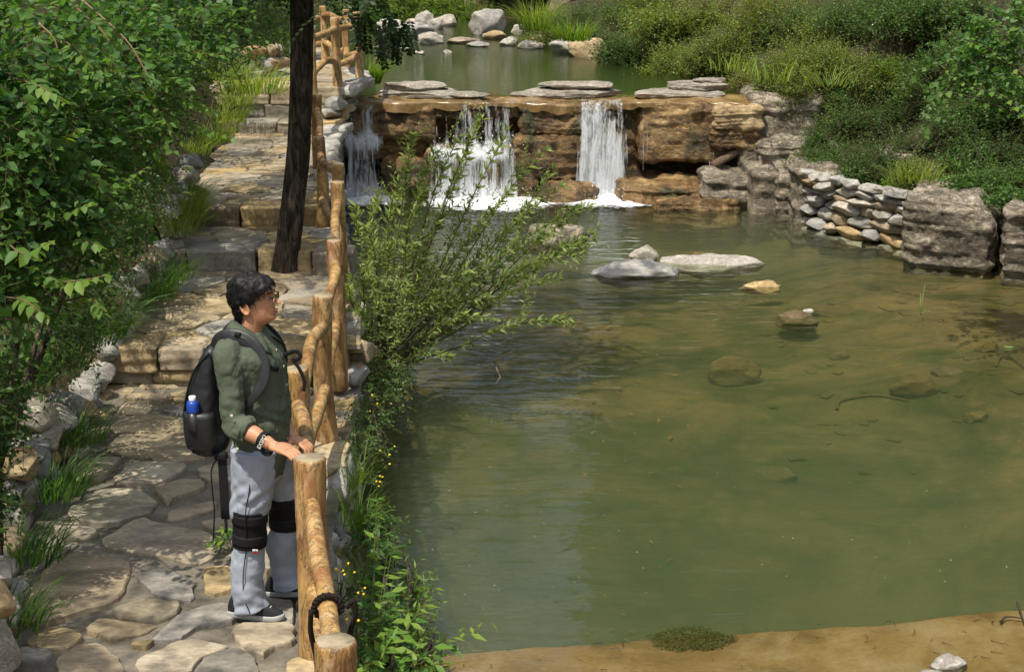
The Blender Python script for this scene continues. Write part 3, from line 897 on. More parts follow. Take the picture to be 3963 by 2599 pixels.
# stones of the near landing, traced one by one and laid on the ground
_tr = """595,205 700,160 870,150 1005,165 1035,215 1020,250 640,235|650,255 1030,262 1100,300 1130,385 900,400 760,375 560,340 610,300|380,405 560,378 660,390 600,450 540,510 420,515 390,480 400,440|700,410 960,400 1040,430 830,530 700,535 610,520 640,480|520,555 680,550 800,575 860,625 830,670 640,745 470,735 380,700 390,650 500,615|850,560 1000,505 1100,510 1120,560 960,600 930,645 890,610|940,665 1185,615 1180,660 1000,725 915,720|110,630 240,610 365,625 330,690 280,705 120,675|295,760 420,755 525,780 480,830 330,840 290,800|20,1000 230,820 290,830 330,855 440,850 190,1012 70,990|540,830 620,800 730,740 780,715 900,765 1130,790 1230,860 1180,930 1060,970 800,900 620,885 560,850|95,1260 200,1080 290,960 400,910 620,920 735,960 720,1040 690,1090 690,1140 600,1190 420,1240 220,1310 95,1290|745,1020 850,990 1010,1020 1060,1060 1065,1150 1030,1165 830,1130 780,1070|1115,990 1250,975 1300,1000 1300,1110 1180,1130 1120,1110|605,1225 820,1165 1000,1180 970,1240 880,1280 650,1270|470,1335 560,1270 680,1275 870,1295 780,1340 600,1375|140,1400 300,1315 420,1345 460,1365 380,1430 260,1440|60,1470 150,1420 300,1455 240,1510 90,1510|320,1500 420,1410 530,1405 660,1470 680,1520 670,1600 300,1600|830,1380 1000,1240 1200,1190 1330,1230 1260,1290 1100,1300 1000,1370|1270,1330 1400,1290 1610,1300 1600,1410 1500,1430 1430,1480 1330,1420|750,1480 950,1400 1150,1390 1260,1430 1100,1480 1060,1560 760,1570|1120,1480 1280,1430 1420,1490 1430,1580 1100,1580|470,270 560,215 615,235 560,275 480,285|370,375 480,315 490,355 440,380|650,120 670,85 790,80 835,110 800,140 690,145|680,50 830,20 920,60 900,80 700,65|905,120 1010,112 1010,140 930,135|1080,450 1180,420 1240,430 1240,500 1150,510 1090,490|310,575 420,545 415,580 330,595|1120,740 1280,690 1310,760 1290,800 1180,790|730,1400 850,1390 800,1425 720,1415|1360,1175 1480,1160 1600,1180 1600,1280 1400,1280|1440,700 1610,640 1620,800 1480,860 1430,800|1440,880 1600,820 1620,960 1450,990|1460,1010 1600,990 1610,1130 1470,1140|0,780 150,760 180,830 60,920 0,960|0,1040 150,1090 80,1230 0,1260|1260,540 1400,520 1420,620 1300,660|1250,430 1400,400 1410,490 1260,520|940,30 1050,10 1080,70 960,75|1060,90 1200,85 1200,150 1070,160|1060,180 1220,170 1230,250 1080,250|1150,290 1300,270 1330,360 1180,380|-60,1290 60,1300 110,1380 20,1450 -60,1430|700,1600 1050,1590 1040,1680 720,1690|1080,1610 1400,1600 1420,1700 1060,1700|250,1620 640,1630 600,1720 260,1710"""
traced = []
for blk in _tr.split("|"):
    q = []
    for pr in blk.split():
        zx, zy = map(float, pr.split(","))
        sx, sy = zx * .70423, 1500 + zy * .70404
        p = PZ(sx / 1.66513, sy / 1.66513, .02); q.append((p.x, p.y))
    traced.append(np.array(q))
def inside(poly, p, grow=1.0):
    c = poly.mean(0); P = c + (poly - c) * grow
    x, y = p; r = False; j = len(P) - 1
    for i in range(len(P)):
        if (P[i][1] > y) != (P[j][1] > y) and x < (P[j][0] - P[i][0]) * (y - P[i][1]) / (P[j][1] - P[i][1]) + P[i][0]: r = not r
        j = i
    return r
for i, q in enumerate(traced):
    c = q.mean(0); q2 = c + (q - c) * (1 + .006 / max(.05, np.linalg.norm(q - c, axis=1).mean()))
    add_flag(q2, float(ZP(c[1])), .022 + .012 * (i % 3) / 2, grey=(i % 5 in (2, 4)))
def voronoi_fill(y0, y1, sx, sy, skip=None, seed=0, gap=.012):
    r = np.random.default_rng(seed)
    pts = []
    ny = int((y1 - y0) / sy) + 2
    for j in range(-1, ny + 1):
        y = y0 + (j + .5) * sy
        xl, xr = float(XL(y)) - .3, float(XR(y)) + .12
        nx = int((xr - xl) / sx) + 2
        for i in range(-1, nx + 1):
            pts.append((xl + (i + .5 + (.5 if j % 2 else 0)) * sx + r.normal() * sx * .24, y + r.normal() * sy * .26))
    pts = np.array(pts)
    for i, p in enumerate(pts):
        if not (y0 < p[1] < y1 and XL(p[1]) - .22 < p[0] < XR(p[1]) + .12): continue
        if skip and any(inside(q, p, 1.15) for q in skip): continue
        P = np.array([[p[0] - 1.2, max(y0 + .02, p[1] - 1)], [p[0] + 1.2, max(y0 + .02, p[1] - 1)], [p[0] + 1.2, min(y1 - .01, p[1] + 1)], [p[0] - 1.2, min(y1 - .01, p[1] + 1)]])
        d = np.linalg.norm(pts - p, axis=1)
        for k in np.argsort(d)[1:16]:
            nn = pts[k] - p; L = np.linalg.norm(nn); nn = nn / L
            P = clip_poly(P, nn, nn @ p + L / 2 - gap * (.6 + r.random()))
            if len(P) < 3: break
        if len(P) < 3: continue
        P = clip_poly(P, np.array([1.0, 0]), float(XR(p[1])) + .15)
        if len(P) < 3: continue
        P = clip_poly(P, np.array([-1.0, 0]), -(float(XL(p[1])) - .30))
        if len(P) < 3: continue
        if skip:
            # shrink back from the traced neighbours
            if any(any(inside(q, v, 1.02) for q in skip) for v in P):
                P = p + (P - p) * .55
                if any(any(inside(q, v, 1.0) for q in skip) for v in P): continue
        add_flag(P, float(ZP(p[1])), .011 + .012 * r.random(), grey=r.random() < .22)
voronoi_fill(2.6, 10.9, .29, .25, traced, 3)
voronoi_fill(10.98, 13.38, .50, .36, None, 4, .005)
voronoi_fill(13.44, 14.5, .46, .30, None, 5, .005)
voronoi_fill(14.56, 19.5, .46, .36, None, 6, .005)
voronoi_fill(19.95, 25.5, .55, .55, None, 7, .006)
# step stones: a course of blocks for each riser
def riser(y, z0, z1, seed, courses=1, wmin=.34, wmax=.62):
    r = np.random.default_rng(seed)
    hh = (z1 - z0 + .03) / courses
    for c in range(courses):
        x = float(XL(y)) - .3
        while x < XR(y) + .14:
            w = wmin + (wmax - wmin) * r.random()
            w = min(w, float(XR(y)) + .16 - x)
            if w < .12: break
            hx = w / 2 - .006; zc = z0 - .02 + hh * (c + .5)
            hz = hh / 2 + (.010 if c == courses - 1 else -.004) + .008 * r.normal()
            me = stone_mesh("step_stone", (hx, .17, hz), M['flag'] if r.random() < .72 else M['flag_grey'], int(r.integers(1, 9999)), rr=min(hx, hz) * .16, n=14, amp=.07, freq=3.8, strata=.014, sfreq=26, off=(x, y, zc))
            mobj("step_stone", me, path, (x + w / 2, y + .11 + .022 * r.normal() + .025 * (courses - 1 - c), zc))
            x += w
riser(10.93, 0, .28, 21, 2)
riser(13.41, .28, .46, 22, 1)
riser(14.52, .46, .64, 23, 1, .45, .8)
riser(19.50, .64, .78, 24, 1)
riser(19.85, .78, 1.18, 25, 2)

# ------------------------------------------------------------------ stone walls beside the path
STONES = [boulder_mesh("wall_stone", (1, .85, .85), M['rock_grey'], 40 + i, 9, .06, 18, cut=.56) for i in range(7)]
STONES_T = [boulder_mesh("wall_stone", (1, .85, .85), M['rock_tan'], 60 + i, 9, .06, 18, cut=.56) for i in range(6)]
STONES_P = [boulder_mesh("wall_stone", (1, .85, .85), M['rock_pale'], 80 + i, 9, .06, 18, cut=.56) for i in range(6)]
def stone_wall(parent, line, z0f, z1f, sw, sh, seed, outward, mixw=(.45, .35, .2), depth=.16, zjit=.03):
    """courses of single stones along a polyline; outward = +1/-1 side the face looks to (right/left of the line)"""
    r = np.random.default_rng(seed)
    L = np.asarray(line, dtype=float)
    seg = np.linalg.norm(np.diff(L, axis=0), axis=1); cum = np.concatenate([[0], np.cumsum(seg)])
    course = 0
    rows_done = False
    z_lo = min(z0f(L[0]), z0f(L[-1])); z_hi = max(z1f(p) for p in L)
    z = z_lo
    while z < z_hi:
        h = sh * (.75 + .5 * r.random())
        s = -sw * r.random()
        while s < cum[-1]:
            w = sw * (.55 + .95 * r.random())
            sm = min(max(s + w / 2, 0), cum[-1])
            p = np.array([np.interp(sm, cum, L[:, 0]), np.interp(sm, cum, L[:, 1])])
            i = min(np.searchsorted(cum, sm, side='right') - 1, len(seg) - 1)
            t = (L[i + 1] - L[i]) / seg[i]; nn = np.array([t[1], -t[0]]) * outward
            zt = z1f(p)
            if z + h * .4 < zt and z >= z0f(p) - h:
                u = r.random()
                lib = STONES if u < mixw[0] else STONES_T if u < mixw[0] + mixw[1] else STONES_P
                o = mobj("wall_stone", lib[int(r.integers(len(lib)))], parent)
                q = p + nn * (-depth * .55 + .03 * r.normal())
                o.location = (q[0], q[1], z + h / 2 + zjit * .3 * r.normal())
                o.scale = (w * .60, depth * .8, h * .72)
                o.rotation_euler = (r.normal() * .07, r.normal() * .08, math.atan2(t[1], t[0]) + r.normal() * .09 + (math.pi if r.random() < .5 else 0))
            s += w
        z += h * .93; course += 1

pw = empty("path_retaining_wall", (-1.1, 9.0, -.5), "rough stone wall that carries the path and railing above the pool", "stone wall")
_w = [(-.30, 3.2), (-.46, 4.95), (-.74, 6.63), (-.98, 8.04), (-1.03, 9.68), (-1.06, 10.67), (-1.18, 12.2), (-1.28, 13.1), (-1.58, 14.5)]
pw.location = (0, 0, 0)
stone_wall(pw, _w, lambda p: -.62, lambda p: float(ZP(p[1])) + .02, .30, .17, 31, 1, (.6, .25, .15))
pw2 = empty("path_retaining_wall", (0, 0, 0), "tall dark wet stone wall under the upper path beside the falls", "stone wall")
stone_wall(pw2, [(-1.6, 14.6), (-1.85, 16.5), (-2.16, 18.4), (-2.30, 19.6), (-2.34, 21.3)], lambda p: -.6, lambda p: float(np.interp(p[1], [14, 18, 19.6, 19.9, 22], [.66, .66, .66, .86, .86])), .34, .19, 32, 1, (.8, .15, .05), .2)
stone_wall(pw2, [(-2.22, 19.7), (-2.14, 20.3), (-2.08, 20.9), (-2.16, 21.6)], lambda p: .80, lambda p: 1.13, .34, .16, 36, 1, (.7, .2, .1), .22)
lw = empty("bank_wall", (0, 0, 0), "low rough stone wall under the bushes on the left of the path", "stone wall")
stone_wall(lw, [(-1.75, 4.0), (-2.20, 6.0), (-2.40, 6.84), (-2.70, 8.06), (-2.86, 9.73), (-2.86, 10.99), (-2.97, 13.4), (-2.95, 14.6)],
           lambda p: float(ZP(p[1])) - .02, lambda p: float(ZP(p[1])) + .34 + .16 * math.sin(p[1] * 2.3), .30, .19, 33, 1, (.4, .4, .2), .2, .05)
lw2 = empty("bank_wall", (0, 0, 0), "low dry stone wall at the top of the steps behind the tree trunk", "stone wall")
stone_wall(lw2, [(-5.0, 20.2), (-3.8, 20.55), (-3.1, 21.2)], lambda p: 1.15, lambda p: 1.5, .3, .16, 34, 1, (.4, .45, .15))
rock('wall_core', (-2.75, 18.2, -.1), (.40, 3.4, .72), M['rock_grey'], 330, None, parent=pw2, rz=.05, rr=.05, n=10)
# capping stones of the upper path's edge
for i, (x, y, hx, hy, rz) in enumerate([(-2.2, 18.2, .16, .30, .2), (-2.2, 18.9, .15, .34, -.05), (-2.2, 19.55, .15, .30, -.1)]):
    rock("cap_stone", (x, y, .70), (hx, hy, .06), M['rock_grey'], 300 + i, None, parent=pw2, rz=rz, rr=.04, n=8)
for i, (x, y, hx, hy, rz) in enumerate([(-2.14, 20.1, .17, .30, -.15), (-2.06, 20.75, .17, .33, -.2), (-2.10, 21.4, .16, .32, .25), (-2.25, 22.0, .18, .3, .4)]):
    rock("cap_stone", (x, y, 1.13), (hx, hy, .07), M['rock_grey'], 310 + i, None, parent=pw2, rz=rz, rr=.045, n=8)

# ------------------------------------------------------------------ lower pool: bed, sand ledge, water
bx = np.arange(-2.0, 9.2, .10); by = np.arange(2.0, 22.0, .10)
BX, BY = np.meshgrid(bx, by)
def ledge_y(x): return 7.62 + (x + .74) * .150 + .05 * fbm(np.stack([x * 2.3, 0 * x, 0 * x], -1), 4)
def bed_z(x, y):
    n = fbm(np.stack([x * .8, y * .8, 0 * x + 3], -1), 4); n2 = fbm(np.stack([x * 3, y * 3, 0 * x + 5], -1), 3)
    d = np.interp(y, [2, 8.2, 9.5, 11, 13, 15.5, 17.5, 20, 22], [-2.0, -2.0, -1.75, -1.20, -.76, -.64, -.82, -1.05, -1.05])
    d = d + .22 * sstep(2.4, 4.6, x) * sstep(9, 12, y) + .10 * n + .03 * n2
    d = d + .45 * (1 - sstep(-.2, .55, x - XP(y) + .9 + 0)) * 0
    d = np.maximum(d, -.60 + .05 * n2 - np.clip(XP(y) - x, 0, 9) * .55)           # shelving right shore
    return np.minimum(d, -.50)
o = mobj("pool_bed", np_mesh("pool_bed", np.stack([BX, BY, bed_z(BX, BY)], -1).reshape(-1, 3), [grid_faces(len(bx), len(by))], M['bed']))
tag(o, "silty olive bed of the lower pool", kind="structure")
lx = np.arange(-1.2, 9.0, .07); lt = np.linspace(0, 1, 60)
LX, LT = np.meshgrid(lx, lt)
LYE = ledge_y(LX); LY = 2.0 + (LYE - 2.0) * np.minimum(LT / .93, 1)
LZ = -.475 + .014 * fbm(np.stack([LX * 1.6, LY * 1.6, 0 * LX], -1), 4) + .10 * (1 - sstep(2.5, 6.2, LY)) + .02 * sstep(2.2, 3.4, LX)
over = np.clip((LT - .93) / .07, 0, 1)
LZ = LZ - over * 1.5; LY = LY + over * .06
o = mobj("sand_ledge", np_mesh("sand_ledge", np.stack([LX, LY, LZ], -1).reshape(-1, 3), [grid_faces(len(lx), len(lt))], M['sand']))
tag(o, "ochre sandy ledge just under the water at the near edge", kind="structure")

def water_box(name, x0, x1, y0, y1, z0, z1, mat, label):
    me = bpy.data.meshes.new(name)
    v = [(x0,y0,z0),(x1,y0,z0),(x1,y1,z0),(x0,y1,z0),(x0,y0,z1),(x1,y0,z1),(x1,y1,z1),(x0,y1,z1)]
    f = [(0,3,2,1),(4,5,6,7),(0,1,5,4),(1,2,6,5),(2,3,7,6),(3,0,4,7)]
    me.from_pydata(v, [], f); me.materials.append(mat)
    o = mobj(name, me); tag(o, label, kind="structure"); return o
water_box("lower_pool", -2.6, 9.6, 1.0, 21.9, -2.4, WATER_Z, M['water'], "murky green water of the lower pool")
water_box("upper_pool", -4.6, 4.2, 21.95, 45.0, -.2, UP_Z, M['water_up'], "dark green still water of the upper pool above the falls")

# ------------------------------------------------------------------ rock ledge of the falls
cliff = empty("rock_ledge", (0, 0, 0)); tag(cliff, "wet ochre rock ledge that the stream falls over", kind="structure")
def block(x0, x1, y0, y1, z0, z1, seed, mat='cliff', rr=.05, amp=.15, strata=.045, n=40, name="rock_block", rz=0, sf=9.0, freq=5.0):
    c = ((x0 + x1) / 2, (y0 + y1) / 2, (z0 + z1) / 2); h = ((x1 - x0) / 2, (y1 - y0) / 2, (z1 - z0) / 2)
    me = stone_mesh(name, h, M[mat], seed, rr=min(rr, min(h) * .8), n=n, amp=amp, freq=freq, strata=strata, sfreq=sf, off=c)
    o = mobj(name, me, cliff, c); o.rotation_euler = (0, 0, rz); return o
block(-3.8, 3.6, 21.70, 22.7, -1.2, .74, 1, amp=.10)
block(-3.6, -2.36, 21.3, 22.5, -.9, 1.02, 21, mat='rock_grey')                 # back wall
block(-2.42, -1.04, 21.08, 22.2, .30, .80, 2, rr=.12)                 # left upper block
block(-2.30, -1.15, 21.28, 22.0, .02, .36, 3, rr=.10)
block(-1.80, -.98, 20.95, 21.8, -.70, .10, 4, rr=.14)                # lower left
block(-1.22, .34, 20.98, 21.9, -.70, .22, 5, rr=.16)                 # ledge in the middle fall
block(-1.10, .16, 21.22, 22.2, .60, .81, 6, rr=.08)
block(.10, 1.02, 21.02, 22.2, .40, .82, 7, rr=.10)
block(.04, 1.06, 21.00, 22.0, -.20, .42, 8, rr=.10)
block(.98, 1.80, 21.26, 22.2, -.9, .78, 9, rr=.12)                   # behind the right fall
block(1.72, 3.0, 21.04, 22.2, .02, .82, 10, rr=.08, amp=.15, strata=.03)   # smooth right face
block(2.72, 3.42, 20.84, 22.0, .50, .83, 11, rr=.08, mat='rock_tan')
block(2.68, 3.36, 20.90, 22.0, .22, .54, 12, rr=.07)
block(3.25, 4.2, 21.0, 22.6, .25, .95, 13, rr=.12, mat='rock_bank')
block(3.1, 3.6, 20.9, 21.8, -.4, .35, 14, rr=.1, mat='rock_bank')
block(1.45, 3.3, 20.35, 22.0, -.75, -.17, 15, rr=.09, strata=.05, sf=14)   # lower shelf
block(1.9, 3.0, 20.05, 20.8, -.75, -.30, 16, rr=.08, strata=.05, sf=14)
block(2.55, 3.5, 20.15, 21.2, -.75, -.02, 17, rr=.10, mat='rock_bank', strata=.06, sf=12)
block(3.10, 3.75, 19.75, 20.9, -.75, .10, 18, rr=.04, mat='rock_bank', amp=.08, strata=.02)
block(3.30, 4.3, 20.2, 21.6, -.3, .42, 19, rr=.12, mat='rock_bank', strata=.07, sf=12)
block(3.55, 4.10, 19.05, 20.0, -.75, .30, 20, rr=.08, mat='rock_bank', amp=.12, strata=.06, sf=12)
# wet shelf on top, sloping back under the upper pool
sx_ = np.linspace(-2.6, 3.5, 90); st_ = np.linspace(0, 1, 34)
SX, ST = np.meshgrid(sx_, st_)
edge = 21.06 + .22 * fbm(np.stack([SX * 2.8, 0 * SX, 0 * SX + 2], -1), 5) + .16 * np.exp(-((SX + .35) / .42) ** 2) + .10 * np.exp(-((SX - 1.35) / .3) ** 2)
SY = edge + (23.2 - edge) * np.clip((ST - .12) / .88, 0, 1) ** 1.2
SZ = .875 - .05 * sstep(21.9, 22.9, SY) * 8 * .5 + .055 * fbm(np.stack([SX * 3.0, SY * 3.0, 0 * SX], -1), 5) - .020
SZ = SZ - (.10 + .10 * fbm(np.stack([SX * 5, 0 * SX, 0 * SX + 8], -1), 3)) * np.clip((.14 - ST) / .14, 0, 1) ** 1.2
SZ = SZ - .022 * np.exp(-((SX + .35) / .5) ** 2) - .022 * np.exp(-((SX - 1.35) / .35) ** 2)
o = mobj("shelf_top", np_mesh("shelf_top", np.stack([SX, SY, SZ], -1).reshape(-1, 3), [grid_faces(len(sx_), len(st_))], M['shelf']), cliff)

# ------------------------------------------------------------------ falling water
def fall(x0, x1, ytop, ztop, zbot, label, layers=3, bulge=.0, mid=None, dens=.5, spread=.05, yout=.14, narrow=0.0):
    """curtains of water; mid=(z, y_out) where the sheet breaks over a ledge"""
    g = Geo()
    for L in range(layers):
        nu, nv = 64, 40
        u = np.linspace(0, 1, nu); v = np.linspace(0, 1, nv)
        U, Vv = np.meshgrid(u, v)
        vx = Vv
        # profile: over the lip, then down a parabola
        over = np.clip(vx / .10, 0, 1); dn = np.clip((vx - .07) / .93, 0, 1)
        y = ytop + .16 * (1 - over) - yout * np.sqrt(dn) - .035 * L
        z = ztop + .015 - (ztop - zbot + .03) * dn ** 1.25
        if mid:
            zb, yo = mid
            k = sstep(zb + .10, zb - .05, z)
            y = y - yo * np.sqrt(np.clip(k, 0, 1)) * (.8 + .2 * vnoise(np.stack([U * 9, 0 * U, 0 * U + L], -1)))
        cx = (x0 + x1) / 2; hw = (x1 - x0) / 2 * (1 + spread * dn * 2 - narrow * dn)
        x = cx + (U * 2 - 1) * hw + .012 * vnoise(np.stack([U * 20, dn * 2, 0 * U + 5 * L], -1))
        y = y + .035 * fbm(np.stack([U * 16 * (x1 - x0), dn * .9, 0 * U + 3 * L], -1), 3) * dn
        m = dens - .11 + .22 * np.clip(dn * 1.3, 0, 1) - .55 * np.clip(np.abs(U * 2 - 1) - .75, 0, 1) / .25 * .5
        if mid: m = m + .30 * np.exp(-((z - mid[0] + .02) / .10) ** 2)
        m = m + .25 * np.clip((dn - .8) / .2, 0, 1)
        g.add(np.stack([x, y, z], -1).reshape(-1, 3), grid_faces(nu, nv), 0, np.clip(m, 0, 1).reshape(-1, 1))
    o = g.obj("waterfall", M['fall']); tag(o, label, kind="structure"); return o
fall(-2.26, -1.76, 21.02, .84, WATER_Z, "narrow white waterfall at the left end beside the path wall", 3, mid=(.38, .14), dens=.46)
fall(-1.08, -.10, 21.20, .85, WATER_Z, "widest waterfall in the middle breaking over a lower ledge", 3, mid=(.20, .34), dens=.45, spread=.09)
fall(-.16, .07, 21.04, .85, WATER_Z, "straight narrow stream of water at the right of the middle falls", 2, dens=.52)
fall(.88, 1.56, 21.14, .85, WATER_Z, "tall unbroken waterfall at the right", 4, dens=.60, yout=.24, spread=.02)
for i, (x, zt, lb) in enumerate([(-1.06, .55, "thin trickle left of the middle falls"), (1.78, .82, "thin trickle just right of the right waterfall"), (2.70, .18, "short trickle under the undercut block")]):
    g = Geo()
    for k in range(4):
        xs = x + .022 * rng.normal(); yy = 20.97 - .02 * k
        pts = [(xs, yy + .05, zt), (xs + .01, yy - .02, zt - .25), (xs + .015, yy - .05, -.1 if i else -.1), (xs + .02, yy - .06, WATER_Z if i < 1 else -.16)]
        V, F = tube(pts, [.003, .006, .008], 5, n=14, jitter=.5, jscale=9, seed=k); g.add(V, F, 0, .50)
    o = g.obj("waterfall", M['fall']); tag(o, lb, kind="structure")
# foam where the water lands
def foam(cx, cy, rx, ry, label, hgt=.05, s=1):
    hgt *= .45; rx *= 1.3; ry *= 1.6
    n = 46; a = np.linspace(-1, 1, n); A, B = np.meshgrid(a, a)
    rad = np.sqrt(A ** 2 + B ** 2)
    x = cx + A * rx; y = cy + B * ry
    m = np.clip(1.15 - rad, 0, 1)
    z = WATER_Z + .006 + hgt * m ** 2 * (1 + 1.2 * fbm(np.stack([x * 9, y * 9, 0 * x + s], -1), 3))
    me = np_mesh("foam", np.stack([x, y, z], -1).reshape(-1, 3), [grid_faces(n, n)], M['foam'], col=(np.clip(m * 1.25, 0, 1)).reshape(-1, 1) * np.ones(3))
    o = mobj("foam", me); tag(o, label, kind="stuff")
foam(-1.92, 20.62, .52, .42, "white foam under the left waterfall", .10, 1)
foam(-.30, 20.42, 1.05, .55, "white foam under the middle waterfall", .11, 2)
foam(1.32, 20.62, .85, .50, "white foam under the right waterfall", .12, 3)
# spray drops
g = Geo()
for cx, cy, sx, n_ in ((-1.92, 20.75, .3, 160), (-.35, 20.6, .6, 320), (1.32, 20.75, .45, 300), (-.35, 20.75, .55, 200)):
    p = np.column_stack([cx + rng.normal(size=n_) * sx * .55, cy + rng.normal(size=n_) * .18 - .05, WATER_Z + np.abs(rng.normal(size=n_)) * .13])
    if cx == -.35 and n_ == 200: p[:, 2] += .62; p[:, 1] += .05
    V, F, C = leaves(p, rdir(n_), rdir(n_), .012 + .012 * rng.random(n_), LEAF_QUAD, 1.5, np.ones((n_, 3)))
    g.add(V, F, 0, C)
o = g.obj("spray", M['white']); tag(o, "spray drops thrown up at the foot of the falls", kind="stuff")

def on_bed(vx, vy, dz=.02):
    z = -.8
    for _ in range(12):
        p = PZ(vx, vy, z); z = .5 * z + .5 * (float(bed_z(np.array(p.x), np.array(p.y))) + dz)
    return PZ(vx, vy, z)
# ------------------------------------------------------------------ slabs, boulders and pond stones
def slab(cx, cy, z, parts, label, seed):
    e = empty("stone_slab", (cx, cy, z), label, "stone slab")
    for i, (dx, dy, dz, hx, hy, hz, rz) in enumerate(parts):
        me = boulder_mesh("layer", (hx, hy, hz * 1.25), M['rock_slab'], seed + i * 3, 24, .07, 12, flat_top=.5, strata=.03, sfreq=24, cut=.72)
        o = mobj("layer", me, e, (dx, dy, dz)); o.rotation_euler = (0, 0, rz)
slab(-1.25, 21.75, .86, [(0, 0, .03, .62, .34, .065, .02), (-.12, .05, .13, .42, .26, .06, -.03), (.45, -.05, .02, .40, .20, .045, .05)], "layered grey slab on the lip between the left and middle falls", 400)
slab(.80, 21.8, .86, [(-.05, 0, .035, .66, .34, .07, .05), (.12, .06, .13, .48, .26, .055, .02), (-.45, -.05, .02, .32, .22, .05, -.1)], "layered pale slab on the lip between the middle and right falls", 410)
slab(2.42, 21.75, .86, [(0, 0, .03, .58, .36, .07, -.02), (.18, .05, .13, .42, .26, .07, .06), (-.35, -.12, .02, .34, .24, .05, .1), (.35, .1, .20, .22, .16, .04, 0)], "broad layered slab on the lip right of the right waterfall", 420)
rock("rock", tuple(PZ(1318, 470, WATER_Z) + Vector((0, .10, .07))), (.40, .24, .21), M['cliff'], 430, "wet orange boulder at the foot of the falls", n=16, amp=.22, freq=1.6, facet=.8)
rock("rock", tuple(PZ(1120, 458, WATER_Z) + Vector((0, .2, .03))), (.16, .12, .12), M['cliff'], 431, "small wet brown rock in the foam of the middle falls", n=10, amp=.2)
rock("rock", tuple(PZ(930, 455, WATER_Z) + Vector((0, .1, .05))), (.28, .18, .14), M['cliff'], 432, "dark wet rock between the left and middle falls", n=12, amp=.25)
rock("rock", tuple(PZ(1475, 640, WATER_Z) + Vector((0, .1, -.01))), (.40, .22, .14), M['rock_grey'], 433, "low broad grey rock in the middle of the pool", n=18)
rock("rock", tuple(PZ(1500, 607, WATER_Z) + Vector((0, .05, .04))), (.15, .11, .12), M['rock_pale'], 434, "pale pointed rock behind the low grey rock in the pool", n=12, amp=.2, facet=.66)
rock("rock", tuple(PZ(1405, 642, WATER_Z) + Vector((0, .05, -.02))), (.07, .05, .05), M['rock_grey'], 435, "tiny stone left of the low grey rock in the pool", n=7, amp=.2)
rock("rock", tuple(PZ(1655, 612, WATER_Z) + Vector((0, .12, -.03))), (.52, .22, .085), M['rock_pale'], 436, "flat whitish slab lying in the pool, its back edge under water", rz=(.10, 0, -.05), n=18, cut=.8)
rock("rock", tuple(PZ(1645, 590, WATER_Z) + Vector((0, .05, -.14))), (.48, .34, .12), M['rock_sunk'], 437, "ochre stone just below the surface behind the whitish slab", n=12, amp=.15)
rock("rock", tuple(PZ(1775, 668, WATER_Z) + Vector((0, .1, -.035))), (.20, .12, .075), M['rock_tan'], 438, "rounded ochre stone just breaking the pool surface", n=12, amp=.15)
rock("rock", tuple(PZ(1857, 735, WATER_Z) + Vector((0, .05, -.07))), (.22, .16, .09), M['rock_sunk'], 439, "ochre stone below the surface with a small pale stone on it", n=10, amp=.15)
rock("rock", tuple(PZ(1878, 727, WATER_Z) + Vector((0, .02, .0))), (.055, .045, .035), M['rock_pale'], 440, "small pale stone poking out of the pool", n=8, amp=.2)
rock("rock", tuple(PZ(1230, 575, WATER_Z) + Vector((.35, .25, .03))), (.40, .26, .20), M['rock_bank'], 441, "mossy grey boulder behind the willow twigs", n=14, amp=.2, facet=.78)
for i, (vx, vy, hx, lb) in enumerate([(1705, 835, .22, "flat angular stone on the pool bed, nearest the middle"), (2130, 875, .20, "flat brown stone on the pool bed at the right, nearest the camera"), (2205, 853, .15, "flat brown stone on the pool bed at the right, the farther of two"),
                              (1930, 712, .30, "long flat stone under the water below the small pale stone"), (1620, 545 + 80, .15, "small sunken stone left of the whitish slab"), (1950, 830, .09, "small sunken stone in the middle right of the pool"), (1340, 880, .12, "small sunken stone right of the willow"), (2300, 560 + 250, .1, "small sunken stone near the right edge of the frame"),
                              (1800, 1100, .16, "faint sunken stone in the deep part of the pool"), (2270, 970, .10, "pale sunken stone near the right edge")]):
    p = on_bed(vx, vy, .015); hz = .06
    if i < 4:                      # tall flat topped stones that come close to the surface
        p = PZ(vx, vy, -.53); zb = float(bed_z(np.array(p.x), np.array(p.y))); hz = (-.53 - zb) / 2 + .03; p.z = -.53 - hz
    rock("sunken_stone", tuple(p), (hx, hx * .6, hz), M['rock_sunk'], 450 + i, lb, "stone", rz=.4 * math.sin(i * 2.1), n=10)
# rubble on the shallow right side of the bed, too many to count
g = Geo()
for k in range(70):
    vx = 1750 + 620 * rng.random(); vy = 690 + 330 * rng.random() ** 1.5
    p = PZ(vx, vy, -.6)
    V, F, d = rbox((.03 + .05 * rng.random(), .02 + .04 * rng.random(), .006), .005, 3)
    a = rng.random() * 6.28; c, s = math.cos(a), math.sin(a)
    V = np.column_stack([V[:, 0] * c - V[:, 1] * s, V[:, 0] * s + V[:, 1] * c, V[:, 2]]) + np.array([p.x, p.y, float(bed_z(np.array(p.x), np.array(p.y))) + .004])
    g.add(V, F)
o = g.obj("rubble", M['bed'], smooth=False); tag(o, "flat rubble scattered over the shallow right side of the pool bed", kind="stuff")

